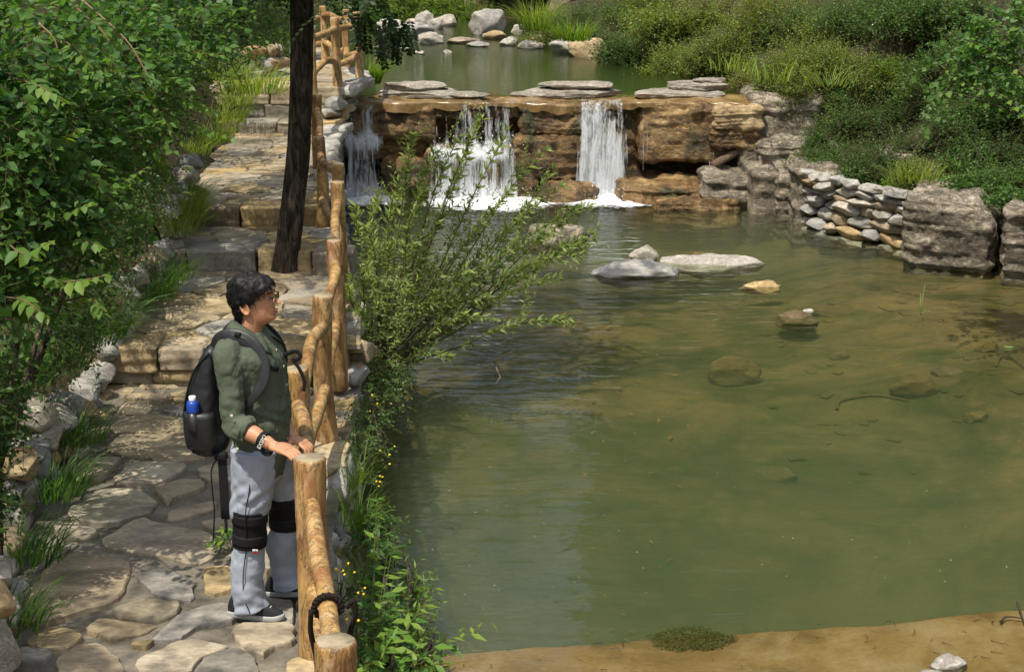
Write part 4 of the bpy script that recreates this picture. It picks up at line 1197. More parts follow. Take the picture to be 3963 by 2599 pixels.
# right bank: dry stone wall and big boulders
dw = empty("dry_stone_wall", (0, 0, 0), "dry stone wall of grey and cream stones on the right shore", "stone wall")
stone_wall(dw, [(3.80, 19.15), (4.05, 18.55), (4.68, 17.75)], lambda p: -.55, lambda p: .22, .30, .125, 35, -1, (.58, .16, .26), .2)
def bank_rock(vx0, vx1, vyt, vyb, D, dy, seed, label, mat='rock_bank', n=56):
    a, b = PD(vx0, vyb, D), PD(vx1, vyb, D); t = PD(vx0, vyt, D)
    h = ((b.x - a.x) / 2 * .9, dy, (t.z - a.z + .3) / 2 * .92)
    c = ((a.x + b.x) / 2, D + dy, (t.z + a.z - .3) / 2)
    return rock("bank_rock", c, h, M[mat], seed, label, "rock", n=n, rr=min(h) * .10, amp=.17, freq=5.0, octaves=6, strata=.05, sfreq=12, facet=.80)
o = bank_rock(2125, 2350, 455, 640, 16.5, .55, 500, "big banded grey rock at the water's edge right of the dry stone wall"); o.rotation_euler = (0, 0, -.42)
o = bank_rock(2362, 2560, 480, 650, 15.9, .6, 501, "dark banded rock cut off by the right edge of the frame"); o.rotation_euler = (0, 0, -.3)
o = bank_rock(1690, 1850, 240, 330, 22.2, .5, 502, "overhanging pale rock at the right end of the falls")
o = bank_rock(1800, 1900, 385, 520, 19.6, .4, 503, "upright pale banded rock left of the dry stone wall")
o = bank_rock(2040, 2200, 355, 450, 19.2, .4, 505, "shaded rock outcrop under the right bank bushes")

# upper stream: boulders and stones
up = [(1133, 80, .36, .26, .36, 'rock_grey', "large pale grey boulder at the far end of the upper pool"),
      (1000, 100, .30, .2, .13, 'rock_pale', "flat cream stone at the far edge of the upper pool"), (935, 82, .55, .3, .18, 'rock_grey', "broad grey rock at the far left of the upper pool"),
      (985, 62, .26, .2, .22, 'rock_pale', "rounded pale rock at the foot of the far green bank"), (1015, 66, .18, .14, .17, 'rock_pale', "small upright pale rock on the far shore"),
      (1040, 60, .22, .16, .17, 'rock_pale', "wedge shaped pale rock on the far shore"), (960, 62, .16, .12, .12, 'rock_pale', "small pale stone at the left of the far shore"), (905, 62, .3, .2, .12, 'rock_pale', "flat pale rock behind the far railing"),
      (1185, 105, .20, .14, .10, 'rock_pale', "low pale stone right of the little cascade"), (1150, 90, .24, .16, .10, 'rock_tan', "tan stone below the large pale boulder"), (1205, 80, .16, .12, .14, 'rock_pale', "pale round stone beside the large boulder"),
      (1235, 112, .22, .15, .10, 'rock_pale', "flat white stone at the right of the upper shallows"), (1250, 100, .2, .14, .10, 'rock_tan', "tan stone under the right bank of the upper pool"), (1330, 122, .42, .30, .20, 'rock_pale', "pale rock face at the right side of the upper pool"),
      (1375, 130, .40, .30, .22, 'rock_tan', "weathered tan rock beside the shrubs on the upper pool"), (1300, 98, .35, .26, .24, 'rock_tan', "tan rock on the right bank above the upper pool"), (945, 118, .12, .09, .05, 'rock_pale', "tiny pale stone in the upper shallows at the left"),
      (975, 126, .10, .08, .04, 'rock_pale', "tiny flat stone in the upper shallows"), (1040, 124, .08, .06, .04, 'rock_pale', "tiny stone alone in the upper shallows"), (890, 110, .18, .12, .07, 'rock_tan', "low stone behind the far railing post"), (1075, 100, .3, .2, .07, 'rock_tan', "low tan ledge beside the little cascade"), (1110, 108, .22, .14, .06, 'rock_grey', "low grey stone below the little cascade")]
for i, (vx, vy, hx, hy, hz, m, lb) in enumerate(up):
    p = PZ(vx, vy, UP_Z)
    rock("rock", (p.x, p.y, UP_Z + hz * .45), (hx, hy, hz), M[m], 520 + i, lb, "rock", n=10, amp=.22, facet=.74, rz=.5 * math.sin(i * 1.7))
# overhanging cliff and cave at the head of the valley
cv = empty("cave_cliff", (0, 0, 0), "overhanging brown rock with a dark hollow at the head of the upper pool", "cliff")
for i, (x0, x1, y0, y1, z0, z1) in enumerate([(-.9, 1.6, 37.2, 40, 1.7, 3.6), (-1.2, -.55, 37.6, 39.5, .7, 2.2), (.9, 1.7, 37.4, 39.5, .7, 2.0), (1.2, 3.6, 36.4, 39, 1.3, 3.4), (-.6, 1.2, 39.2, 40.2, .5, 2.2)]):
    c = ((x0 + x1) / 2, (y0 + y1) / 2, (z0 + z1) / 2)
    rock("cliff_block", c, ((x1 - x0) / 2, (y1 - y0) / 2, (z1 - z0) / 2), M['rock_tan'], 560 + i, None, parent=cv, n=16, amp=.14, strata=.08, sfreq=5)
# ------------------------------------------------------------------ log railing
def log_mesh(name, pts, rad, seed, sides=16, n=22, knot=0, cap=True):
    """bent log with flat rounded ends; points relative to the object"""
    P = catmull(pts, n)
    r = np.interp(np.linspace(0, 1, n), np.linspace(0, 1, len(np.atleast_1d(rad))), np.atleast_1d(rad))
    T = nrm(np.gradient(P, axis=0))
    # rounded rims: extra rings at both ends
    P = np.vstack([P[:1], P[:1] + T[:1] * .010, P[1:-1], P[-1:] - T[-1:] * .012, P[-1:]])
    r = np.concatenate([[r[0] * .90], r[:1], r[1:-1], r[-1:], [r[-1] * .90]])
    V, F = tube(P, 1.0, sides, caps=False)
    m = len(P)
    C = np.repeat(P, sides, axis=0)
    d = V - C
    nz = fbm(C * 5 + d * 1.6 + seed * 5.1, 3); n2 = fbm(C * 2.2 + seed * 9.3, 2)
    V = C + d * np.repeat(r, sides)[:, None] * (1 + .10 * nz + .07 * n2)[:, None]
    V = np.vstack([V, V[:sides].mean(0), V[-sides:].mean(0) ])
    k = np.arange(sides); k2 = (k + 1) % sides
    f1 = np.stack([k2, k, np.full(sides, m * sides)], -1); f2 = np.stack([(m - 1) * sides + k, (m - 1) * sides + k2, np.full(sides, m * sides + 1)], -1)
    return np_mesh(name, V, [F[0], f1, f2], [M['log'], M['logend']], [0, 1, 1])
def post(parent, top, base, r, seed, lean=(0, 0)):
    top = np.asarray(top, dtype=float); base = np.asarray(base, dtype=float)
    h = top - base
    mid = h * .5 + np.array([.02 * math.sin(seed * 2.3), .02 * math.cos(seed * 1.7), 0])
    o = mobj("post", log_mesh("post", [(0, 0, 0), mid, h], [r * 1.22, r * 1.04, r * .98, r], seed), parent, tuple(base)); return o
def rail(parent, a, b, r, seed, sag=.03, side=.02):
    a = np.asarray(a, dtype=float); b = np.asarray(b, dtype=float)
    d = b - a; rs = np.random.default_rng(seed)
    m1 = d * .35 + np.array([side * rs.normal(), 0, sag * rs.normal()]); m2 = d * .7 + np.array([side * rs.normal(), 0, sag * rs.normal()])
    o = mobj("rail", log_mesh("rail", [(0, 0, 0), m1, m2, d], [r, r * .93, r * .98, r * .92], seed, 14, 20), parent, tuple(a)); return catmull([a, a + m1, a + m2, a + d], 41)
RC = {}
fence = empty("log_railing", (-1.0, 8.0, 0), "orange log railing along the pool side of the near path", "railing")
fence.location = (0, 0, 0)
# (top point, base z, radius)
posts = [((-.62, 4.95, .93), -.12, .072), ((-.92, 6.63, 1.0), -.02, .074), ((-1.17, 8.04, 1.0), -.02, .066), ((-1.22, 9.68, 1.0), -.10, .066),
         ((-1.25, 10.67, 1.15), .05, .056), ((-1.39, 12.2, 1.30), .2, .056), ((-1.48, 13.1, 1.30), .2, .055), ((-1.80, 14.42, 1.34), .44, .054), ((-2.06, 16.4, 1.5), .6, .054)]
for i, (t, zb, r) in enumerate(posts):
    bo = (t[0] + (.0 if i else .02), t[1] + .01, zb); post(fence, t, bo, r, 600 + i)
for i in range(len(posts) - 1):
    (a, za, ra), (b, zb, rb) = posts[i], posts[i + 1]
    a = np.array(a); b = np.array(b); d = nrm(b - a)
    dz = .20 if i < 3 else .16
    RC[i] = rail(fence, a + np.array([.0, 0, -dz]) + d * ra * .5, b + np.array([0, 0, -dz]) - d * rb * .5, .041 if i < 3 else .037, 620 + i, .022, .02)
    rail(fence, a + np.array([.0, 0, -dz - .42]) + d * ra * .5, b + np.array([0, 0, -dz - .42]) - d * rb * .5, .041 if i < 3 else .037, 640 + i, .03, .02)
fence2 = empty("log_railing", (0, 0, 0), "orange log railing at the top of the steps above the falls", "railing")
fp = [((-2.36, 18.5, 2.04), 1.0, .050), ((-2.24, 19.9, 2.06), 1.14, .054), ((-2.06, 20.9, 2.06), 1.14, .054), ((-2.36, 22.4, 2.0), 1.15, .052), ((-2.78, 23.2, 2.0), 1.15, .056), ((-3.5, 23.9, 2.0), 1.15, .05)]
for i, (t, zb, r) in enumerate(fp):
    b = PZ(735, 229, 1.2) if i == 0 else None
    post(fence2, t, (t[0] + .02, t[1], zb), r, 660 + i)
for i in range(len(fp) - 1):
    (a, za, ra), (b, zb, rb) = fp[i], fp[i + 1]
    a = np.array(a); b = np.array(b); d = nrm(b - a)
    for dz, sg in ((.14, .06), (.55, .06)):
        rail(fence2, a + np.array([0, 0, -dz]) + d * ra * .5, b + np.array([0, 0, -dz]) - d * rb * .5, .045, 680 + i * 2 + (dz > .3), sg, .05)
# rope knotted round the nearest rail
a0 = np.array(posts[0][0]) + np.array([0, 0, -.20]); b0 = np.array(posts[1][0]) + np.array([0, 0, -.20])
rc = RC[0][13]; b0 = RC[0][15]; a0 = RC[0][11]
rope = empty("rope", tuple(rc), "dark twisted rope tied round the nearest rail", "rope")
d = nrm(b0 - a0); sx_v = nrm(np.cross(d, [0, 0, 1.0])); up_v = np.cross(sx_v, d)
ang = np.linspace(-.3, 2 * math.pi + .4, 40)
loop = np.array([.053 * (math.cos(t) * sx_v + math.sin(t) * up_v) + d * (.018 * t / 3) for t in ang])
for ph in (0, math.pi):
    tw = np.array([.007 * (math.cos(9 * t + ph) * nrm(loop[i]) + math.sin(9 * t + ph) * d) for i, t in enumerate(ang)])
    V, F = tube(loop + tw, .009, 6); g = Geo().add(V, F); g.obj("strand", M['rope'], rope)
tail = np.array([-sx_v * .066 + 0 * d, -sx_v * .070 + up_v * -.10 + d * .02, -sx_v * .05 - up_v * .25 + d * .05, -sx_v * .06 - up_v * .42 + d * .02])
V, F = tube(tail, .011, 7, n=16); Geo().add(V, F).obj("loose_end", M['rope'], rope)
knot = np.array([sx_v * .072 + 0 * d, sx_v * .10 + up_v * .03, sx_v * .105 - up_v * .04, sx_v * .085 - up_v * .12 + d * .03, sx_v * .09 - up_v * .2])
V, F = tube(knot, .010, 7, n=18); Geo().add(V, F).obj("knot", M['rope'], rope)

# ------------------------------------------------------------------ tree with the dark trunk on the steps
def trunk_geo(pts, rad, seed, sides=22, n=60, flare=0.0):
    P = catmull(pts, n)
    r = np.interp(np.linspace(0, 1, n), np.linspace(0, 1, len(rad)), rad)
    V, F = tube(P, r, sides, caps=True)
    C = np.vstack([np.repeat(P, sides, axis=0), P[0], P[-1]])
    d = V - C
    nz = fbm(np.column_stack([V[:, 0] * 9, V[:, 1] * 9, V[:, 2] * 1.6]) + seed, 4)
    V = C + d * (1 + .16 * nz)[:, None]
    return V, F
tb = PZ(662, 632, .28)
t1 = PD(695, 330, tb.y); t2 = PD(702, 0, tb.y)
tree = empty("tree", tuple(tb), "dark barked locust tree standing on the steps beside the railing", "tree")
tree.location = (0, 0, 0)
tp = [np.array(tb) + [-.0, 0, -.25], np.array(tb) + [0.0, 0, .03], np.array(PD(672, 540, tb.y)), np.array(t1), np.array(t2), np.array(t2) + [.02, .1, 1.1], np.array(t2) + [-.25, .1, 2.4], np.array(t2) + [-.5, -.1, 3.6]]
V, F = trunk_geo(tp, [.155, .125, .108, .098, .10, .09, .07, .035], 3)
Geo().add(V, F).obj("trunk", M['bark'], tree)
top = np.array(t2)
limbs = [[top + [0, 0, .35], top + [.5, -.25, .66], top + [1.0, -.6, .66], top + [1.5, -.9, .52]],
         [top + [0, 0, .1], top + [.35, -.5, .42], top + [.55, -1.2, .40], top + [.6, -1.8, .32]],
         [top + [0, .1, .8], top + [-.8, -.5, 1.5], top + [-1.8, -1.2, 2.0], top + [-2.6, -2.0, 2.2]],
         [top + [0, .1, 1.3], top + [-.9, .6, 2.1], top + [-1.8, 1.2, 2.8]],
         [top + [-.1, .1, 1.9], top + [.6, .4, 2.8], top + [1.1, .2, 3.3]],
         [top + [-.2, .1, 2.4], top + [-1.2, -1.0, 3.4], top + [-2.0, -2.2, 3.7]]]
for i, l in enumerate(limbs):
    V, F = tube(l, [.045, .03, .012], 9, n=20, jitter=.12, seed=i); Geo().add(V, F).obj("limb", M['bark'], tree)
def compound(geo, S, D, L, pairs, ll, r=rng, droop=.35, c0=(.010, .028, .010), c1=(.035, .075, .02), w=1.05):
    """pinnate leaves: paired leaflets along a rachis"""
    n = len(S); D = nrm(D)
    t = np.linspace(0, 1, 5); g = np.array([0, 0, -1.0])
    L = np.broadcast_to(L, (n,))
    P = S[:, None] + L[:, None, None] * (t[None, :, None] * D[:, None] + (droop * t ** 2)[None, :, None] * g)
    V, F = bulk_tubes(P, np.full(n, .0016), np.full(n, .0008)); geo.add(V, F, 1, (.05, .06, .02))
    tt = np.linspace(.12, 1, pairs)
    pos = S[:, None] + L[:, None, None] * (tt[None, :, None] * D[:, None] + (droop * tt ** 2)[None, :, None] * g)
    dd = nrm(D[:, None] + 2 * (droop * tt)[None, :, None] * g)
    side = nrm(np.cross(dd, np.broadcast_to(g, dd.shape)) + 1e-4)
    for s in (-1, 1):
        ld = dd * .55 + s * side + .12 * r.normal(size=dd.shape) + g * .15
        lu = nrm(np.cross(side, dd)) * 1.0 + .2 * r.normal(size=dd.shape)
        m = n * pairs
        V, F, C = leaves(pos.reshape(-1, 3), ld.reshape(-1, 3), lu.reshape(-1, 3), ll * (.8 + .4 * r.random(m)), LEAF_QUAD, w, mixcol(c0, c1, r.random(m)))
        geo.add(V, F, 0, C)
g = Geo()
# sprays hanging into the top of the frame
def limb_spray(l, n, spread, sc=1.0, gg=g, zlo=-.2):
    P = catmull(l, 40)[8:]
    S = P[rng.integers(len(P), size=n)] + rng.normal(size=(n, 3)) * np.array(spread)
    D = rdir(n) * np.array([1, 1, .5]) + np.array([.25, -.2, -.25])
    compound(gg, S, D, (.20 + .12 * rng.random(n)) * sc, 8, .045 * sc)
limb_spray(limbs[0], 280, (.20, .25, .12)); limb_spray(limbs[1], 190, (.20, .25, .12))
limb_l = [top + [0, 0, .15], top + [-.22, -.35, .28], top + [-.50, -.8, .25], top + [-.75, -1.2, .15]]
V, F = tube(limb_l, [.03, .02, .008], 8, n=16, jitter=.1); Geo().add(V, F).obj('limb', M['bark'], tree)
limb_spray(limb_l, 150, (.16, .25, .10))
# the two sprays that hang lowest
for vx, vy in ((872, 70), (925, 60), (860, 40), (900, 30), (840, 35), (940, 40)):
    p = np.array(PD(vx, vy, 12.4))
    S = p + rng.normal(size=(5, 3)) * .05
    compound(g, S, np.tile([.1, -.05, -1.0], (5, 1)) + .25 * rng.normal(size=(5, 3)), .24, 9, .05, droop=.1)
for l in limbs[2:]: limb_spray(l, 260, (.5, .5, .30), 1.25)
o = g.obj("crown", [M['leaf'], M['twig']], tree); o["kind"] = "stuff"
# ------------------------------------------------------------------ the man at the railing
MAN = Vector((-1.235, 7.09, 0.022))
def super_ring(cx, cy, z, fx, bx, hw, n=48, e=2.3):
    """ring in the xy plane; fx/bx front and back extents, hw half width"""
    t = np.arange(n) * 2 * math.pi / n
    c, s = np.cos(t), np.sin(t)
    x = np.sign(c) * np.abs(c) ** (2 / e); y = np.sign(s) * np.abs(s) ** (2 / e)
    return np.column_stack([cx + np.where(x > 0, x * fx, -x * bx * -1 * -1 if False else x * bx), cy + y * hw, np.full(n, z)])
def loft(rings, cap=True):
    n = len(rings[0]); m = len(rings)
    V = np.vstack(rings); F = [grid_faces(n, m, True)]
    if cap:
        V = np.vstack([V, rings[0].mean(0), rings[-1].mean(0)])
        k = np.arange(n); k2 = (k + 1) % n
        F.append(np.stack([k2, k, np.full(n, m * n)], -1)); F.append(np.stack([(m - 1) * n + k, (m - 1) * n + k2, np.full(n, m * n + 1)], -1))
    return V, F
def interp_rows(rows, m):
    rows = np.array(rows, dtype=float)
    return catmull(rows, m)
def remesh_obj(name, geo, mats, parent, voxel=.006, smooth_it=3, wrinkle=0.0, wscale=14.0, seed=0, wmask=None, post=None):
    """union of closed pieces -> one continuous skin"""
    me = geo.mesh(name + "_src", mats)
    tmp = bpy.data.objects.new(name + "_src", me); COL.objects.link(tmp)
    md = tmp.modifiers.new("r", 'REMESH'); md.mode = 'VOXEL'; md.voxel_size = voxel; md.use_smooth_shade = True
    if smooth_it:
        sm = tmp.modifiers.new("s", 'SMOOTH'); sm.factor = .5; sm.iterations = smooth_it
    dg = bpy.context.evaluated_depsgraph_get(); dg.update()
    ev = tmp.evaluated_get(dg)
    me2 = bpy.data.meshes.new_from_object(ev)
    bpy.data.objects.remove(tmp); bpy.data.meshes.remove(me)
    n = len(me2.vertices)
    co = np.empty(n * 3, dtype=np.float32); me2.vertices.foreach_get("co", co); co = co.reshape(-1, 3).astype(float)
    no = np.empty(n * 3, dtype=np.float32); me2.vertex_normals.foreach_get("vector", no); no = no.reshape(-1, 3).astype(float)
    if wrinkle:
        w = np.abs(fbm(co * wscale * np.array([1, 1, .75]) + seed, 3)) ; w = (w - w.mean())
        if wmask is not None: w = w * wmask(co)
        co = co + no * (w * wrinkle)[:, None]
    if post: co = post(co, no)
    me2.vertices.foreach_set("co", co.astype(np.float32).ravel())
    me2.materials.clear()
    for m in mats: me2.materials.append(m)
    me2.polygons.foreach_set("use_smooth", np.ones(len(me2.polygons), dtype=bool))
    me2.name = name; me2.update()
    return mobj(name, me2, parent)

man = empty("person", tuple(MAN), "man in an olive shirt and grey trousers leaning on the log railing, looking right", "person", rz=math.radians(-7))
# ---- body: one continuous surface
HEAD = [  # z, front x, back x, half width
    (1.470, .060, -.055, .045), (1.492, .098, -.062, .052), (1.512, .124, -.070, .058), (1.530, .132, -.076, .063), (1.550, .130, -.082, .067), (1.575, .128, -.086, .070),
    (1.600, .128, -.088, .072), (1.625, .126, -.090, .073), (1.648, .124, -.090, .073), (1.668, .127, -.088, .072), (1.690, .118, -.082, .069), (1.710, .098, -.068, .060), (1.727, .062, -.042, .042), (1.736, .020, -.010, .014)]
HS = .885
def head_scale(V):
    V = np.asarray(V, dtype=float).copy(); c = np.array([.0, 0, 1.475]); return c + (V - c) * HS
def head_surface(grow=0.0, nz=64, nt=72):
    H_ = interp_rows(HEAD, nz)
    t = np.arange(nt) * 2 * math.pi / nt
    rings = []
    for z, fx, bx, hw in H_:
        c, s = np.cos(t), np.sin(t)
        e = 2.25
        x = np.sign(c) * np.abs(c) ** (2 / e); y = np.sign(s) * np.abs(s) ** (2 / e)
        mx = .015
        X = np.where(x > 0, mx + x * (fx - mx + grow), mx + x * (mx - bx + grow)); Y = y * (hw + grow)
        rings.append(np.column_stack([X, Y, np.full(nt, z)]))
    return np.array(rings)
R = head_surface()
def face_detail(V):
    x, y, z = V[:, 0], V[:, 1], V[:, 2]
    f = sstep(.05, .11, x)
    d = np.zeros_like(x)
    gz = lambda c, s: np.exp(-((z - c) / s) ** 2); gy = lambda c, s: np.exp(-((np.abs(y) - c) / s) ** 2)
    nose = .046 * np.where(z > 1.604, np.exp(-((z - 1.604) / .033) ** 2), np.exp(-((z - 1.604) / .010) ** 2))
    d += nose * np.exp(-(y / (.012 + .006 * np.exp(-((z - 1.602) / .012) ** 2))) ** 2)
    d += .010 * gz(1.600, .010) * gy(.013, .007)              # nostril wings
    d += .012 * gz(1.566, .008) * np.exp(-(y / .022) ** 2) + .011 * gz(1.552, .008) * np.exp(-(y / .020) ** 2)   # lips
    d -= .006 * gz(1.559, .003) * np.exp(-(y / .024) ** 2)
    d += .010 * gz(1.522, .014) * np.exp(-(y / .025) ** 2)     # chin
    d -= .007 * gz(1.540, .007) * np.exp(-(y / .03) ** 2)
    d -= .014 * gz(1.640, .012) * gy(.032, .016)               # eye sockets
    d += .006 * gz(1.638, .007) * gy(.033, .011)               # eyelids
    d += .007 * gz(1.660, .008) * gy(.028, .022)               # brow
    d += .006 * gz(1.600, .022) * gy(.050, .018)               # cheek
    V = V.copy(); V[:, 0] += d * f
    return V
rr_ = R.reshape(-1, 3); rr_ = face_detail(rr_).reshape(R.shape)
body = Geo()
V, F = loft(list(rr_)); body.add(head_scale(V), F)
V, F = tube([(-.02, 0, 1.36), (-.012, 0, 1.44), (.012, 0, 1.53)], [.072, .060, .056], 20, n=12); body.add(V, F)      # neck
# ears
for s in (-1, 1):
    ring = [(-.008 + .022 * math.sin(a) * 1.0 - .010 * math.cos(a), s * (.074 + .008 * math.sin(a * .5)), 1.588 + .034 * math.cos(a)) for a in np.linspace(0, 2 * math.pi, 24)]
    V, F = tube(ring, .0065, 8); body.add(head_scale(V), F)
    V, F, d_ = rbox((.016, .007, .028), .007, 6); body.add(head_scale(V + np.array([-.004, s * .073, 1.588])), F)
    V, F, d_ = rbox((.009, .007, .010), .006, 5); body.add(head_scale(V + np.array([.002, s * .076, 1.558])), F)
# torso, hips (under the clothes)
TORSO = [(.80, .085, -.080, .125), (.95, .115, -.075, .122), (1.08, .125, -.08, .118), (1.2, .115, -.095, .122), (1.32, .085, -.10, .125), (1.38, .06, -.10, .12), (1.43, .035, -.07, .07)]
def torso_rings(rows, grow=0.0, m=40, n=56):
    return [np.column_stack([np.where(np.cos(t_) > 0, .0 + (fx + grow) * np.sign(np.cos(t_)) * np.abs(np.cos(t_)) ** .87, (-(bx) + grow) * np.sign(np.cos(t_)) * np.abs(np.cos(t_)) ** .87),
             (hw + grow) * np.sign(np.sin(t_)) * np.abs(np.sin(t_)) ** .87, np.full(n, z)]) for z, fx, bx, hw in interp_rows(rows, m) for t_ in [np.arange(n) * 2 * math.pi / n]]
V, F = loft(torso_rings(TORSO)); body.add(V, F)
# arms
SH_R, EL_R, WR_R = np.array([-.07, -.175, 1.365]), np.array([-.025, -.235, 1.06]), np.array([.162, -.315, .995])
SH_L, EL_L, WR_L = np.array([-.06, .175, 1.365]), np.array([.02, .225, 1.08]), np.array([.150, .06, .90])
for S, E_, W_ in ((SH_R, EL_R, WR_R), (SH_L, EL_L, WR_L)):
    V, F = tube([S, S * .5 + E_ * .5, E_, E_ * .5 + W_ * .5, W_], [.040, .040, .042, .041, .028], 18, n=26); body.add(V, F)
def hand(wrist, fwd, up, thumb_side, curl, spread=.35, s=1.0, tilt=0.0):
    """palm, four fingers of unequal length and a thumb"""
    fwd = nrm(fwd); up = nrm(np.asarray(up) - fwd * (np.asarray(up) @ fwd)); side = np.cross(fwd, up) * thumb_side
    w = np.asarray(wrist)
    body.add(*tube([w - fwd * .02, w + fwd * .03, w + fwd * .075, w + fwd * .088], [.025 * s, .030 * s, .036 * s, .028 * s], 14, n=10, flat=.50)) if False else None
    V, F, d_ = rbox((.046 * s, .037 * s, .013 * s), .012 * s, 8)
    Mx = np.stack([fwd, side, up])
    body.add(V @ Mx + w + fwd * .046 * s, F)
    V, F = tube([w - fwd * .03, w + fwd * .025], [.026, .024], 14, n=5); body.add(V, F)
    for i, (off, ln) in enumerate(((.028, .072), (.0095, .082), (-.0095, .076), (-.028, .060))):
        p = w + fwd * .086 * s + side * off * s; dirv = fwd.copy(); pts = [p - fwd * .012]
        a = curl[0]
        for j, fr in enumerate((.45, .32, .23)):
            ca, sa = math.cos(a), math.sin(a)
            dv = fwd * ca - up * sa + side * off * 1.2
            p = p + nrm(dv) * ln * fr * s; pts.append(p); a += curl[1]
        V, F = tube(pts, [.0092 * s, .0088 * s, .0080 * s, .0066 * s], 10, n=12); body.add(V, F)
    p = w + fwd * .022 * s + side * .030 * s
    pts = [p, p + (fwd * .55 + side * .75 - up * .25) * .032 * s, p + (fwd * 1.0 + side * .95 - up * .6) * .045 * s, p + (fwd * 1.5 + side * .9 - up * 1.0) * .052 * s]
    V, F = tube(pts, [.013 * s, .011 * s, .0098 * s, .008 * s], 10, n=12); body.add(V, F)
hand(WR_R + np.array([.01, -.004, -.004]), np.array([.88, -.42, -.10]), (.1, -.15, 1), -1, (.12, .36))
hand(WR_L, np.array([.75, -.35, -.15]), (.1, 0, 1), 1, (.4, .6))
# legs
HIP_R, KN_R, AN_R = np.array([.01, -.088, .86]), np.array([-.025, -.10, .492]), np.array([-.045, -.10, .085])
HIP_L, KN_L, AN_L = np.array([.03, .09, .86]), np.array([.085, .15, .49]), np.array([.075, .17, .085])
for H_, K_, A_ in ((HIP_R, KN_R, AN_R), (HIP_L, KN_L, AN_L)):
    V, F = tube([H_, H_ * .5 + K_ * .5, K_, K_ * .6 + A_ * .4, A_, A_ + [0.0, 0, -.03]], [.085, .075, .056, .056, .036, .034], 18, n=30); body.add(V, F)
b_obj = remesh_obj("body", body, [M['skin']], man, .0045, 2)

# ---- hair: a thick cap that follows the skull, with loose locks
Rh = head_surface(0.0, 60, 84).reshape(-1, 3)
nz_, nt_ = 60, 84
def hair_keep(p):
    x, y, z = p
    line = np.interp(x, [-.11, -.06, -.030, -.005, .012, .028, .045, .07, .095, .112], [1.492, 1.500, 1.515, 1.615, 1.612, 1.596, 1.645, 1.662, 1.684, 1.700])
    if abs(y) < .05 and x > .03: line = max(line, 1.700 - .010 * (abs(y) > .03))
    return z > line
keep = np.array([hair_keep(p) for p in Rh])
cx_ = np.column_stack([np.full(len(Rh), .010), np.zeros(len(Rh)), np.clip(Rh[:, 2], 1.52, 1.655)])
dv = nrm(Rh - cx_)
thick = .012 + .014 * sstep(1.58, 1.70, Rh[:, 2]) + .010 * sstep(.02, -.08, Rh[:, 0]) * sstep(1.53, 1.62, Rh[:, 2]) + .010 * fbm(Rh * 34 + 3, 3) + .006 * fbm(Rh * 90, 2)
Vh = Rh + dv * thick[:, None]
Fh = grid_faces(nt_, nz_, True)
Fh = Fh[keep[Fh].sum(1) >= 3]
# thickness: inner copy and rim
hv = np.vstack([Vh, Rh - dv * .004])
hg = Geo(); nV = len(Vh)
edges = {}
for q in Fh:
    for k in range(4):
        e = (q[k], q[(k + 1) % 4])
        edges[e] = edges.get(e, 0) + 1
rim = [(b, a, a + nV, b + nV) for (a, b) in edges if (b, a) not in edges]
hg.add(head_scale(hv), [Fh, Fh[:, ::-1] + nV, np.array(rim)])
# top plug
topi = np.argmax(Vh[:, 2]); 
V, F, d_ = rbox((.050, .036, .016), .014, 8); hg.add(head_scale(V + np.array([.02, 0, 1.733])), F)
hair = remesh_obj("hair", hg, [M['hair']], man, .0055, 1)
gl = Geo()
ids = np.where(keep)[0]; pick = rng.choice(ids, 2600)
S = Rh[pick] + dv[pick] * (thick[pick] - .003)[:, None]
flow = nrm(np.column_stack([np.where(S[:, 0] > .0, .9, -.45), np.sign(S[:, 1]) * .25 + 0 * S[:, 0], -.55 - 1.0 * sstep(1.68, 1.58, S[:, 2])]) + .35 * rng.normal(size=(len(S), 3)))
flow = nrm(flow - dv[pick] * (np.sum(flow * dv[pick], 1) - .22)[:, None])
t = np.linspace(0, 1, 4)
L_ = (.018 + .026 * rng.random(len(S)))
P = S[:, None] + L_[:, None, None] * (flow[:, None] * t[None, :, None] - dv[pick][:, None] * (.30 * t ** 2)[None, :, None])
V, F = bulk_tubes(P, np.full(len(S), .0022), np.full(len(S), .0004)); gl.add(head_scale(V), F)
o = gl.obj("lock", M['hair'], hair); o["kind"] = "stuff"
# brows, lips, eyes
for s in (-1, 1):
    V, F = tube([(.128, s * .012, 1.662), (.126, s * .030, 1.667), (.108, s * .050, 1.660)], [.0035, .0045, .002], 6, n=10); Geo().add(head_scale(V), F).obj("eyebrow", M['hair'], man)
    V, F, d_ = rbox((.006, .012, .0032), .003, 5); o = Geo().add(head_scale(V + np.array([.1225, s * .032, 1.6385])), F).obj("eye", M['frame'], man)
V, F, d_ = rbox((.006, .020, .0042), .004, 6); Geo().add(head_scale(V + np.array([.139, 0, 1.551])), F).obj("lip", M['lip'], man)
V, F, d_ = rbox((.006, .021, .0032), .003, 6); Geo().add(head_scale(V + np.array([.1405, 0, 1.5655])), F).obj("lip", M['lip'], man)
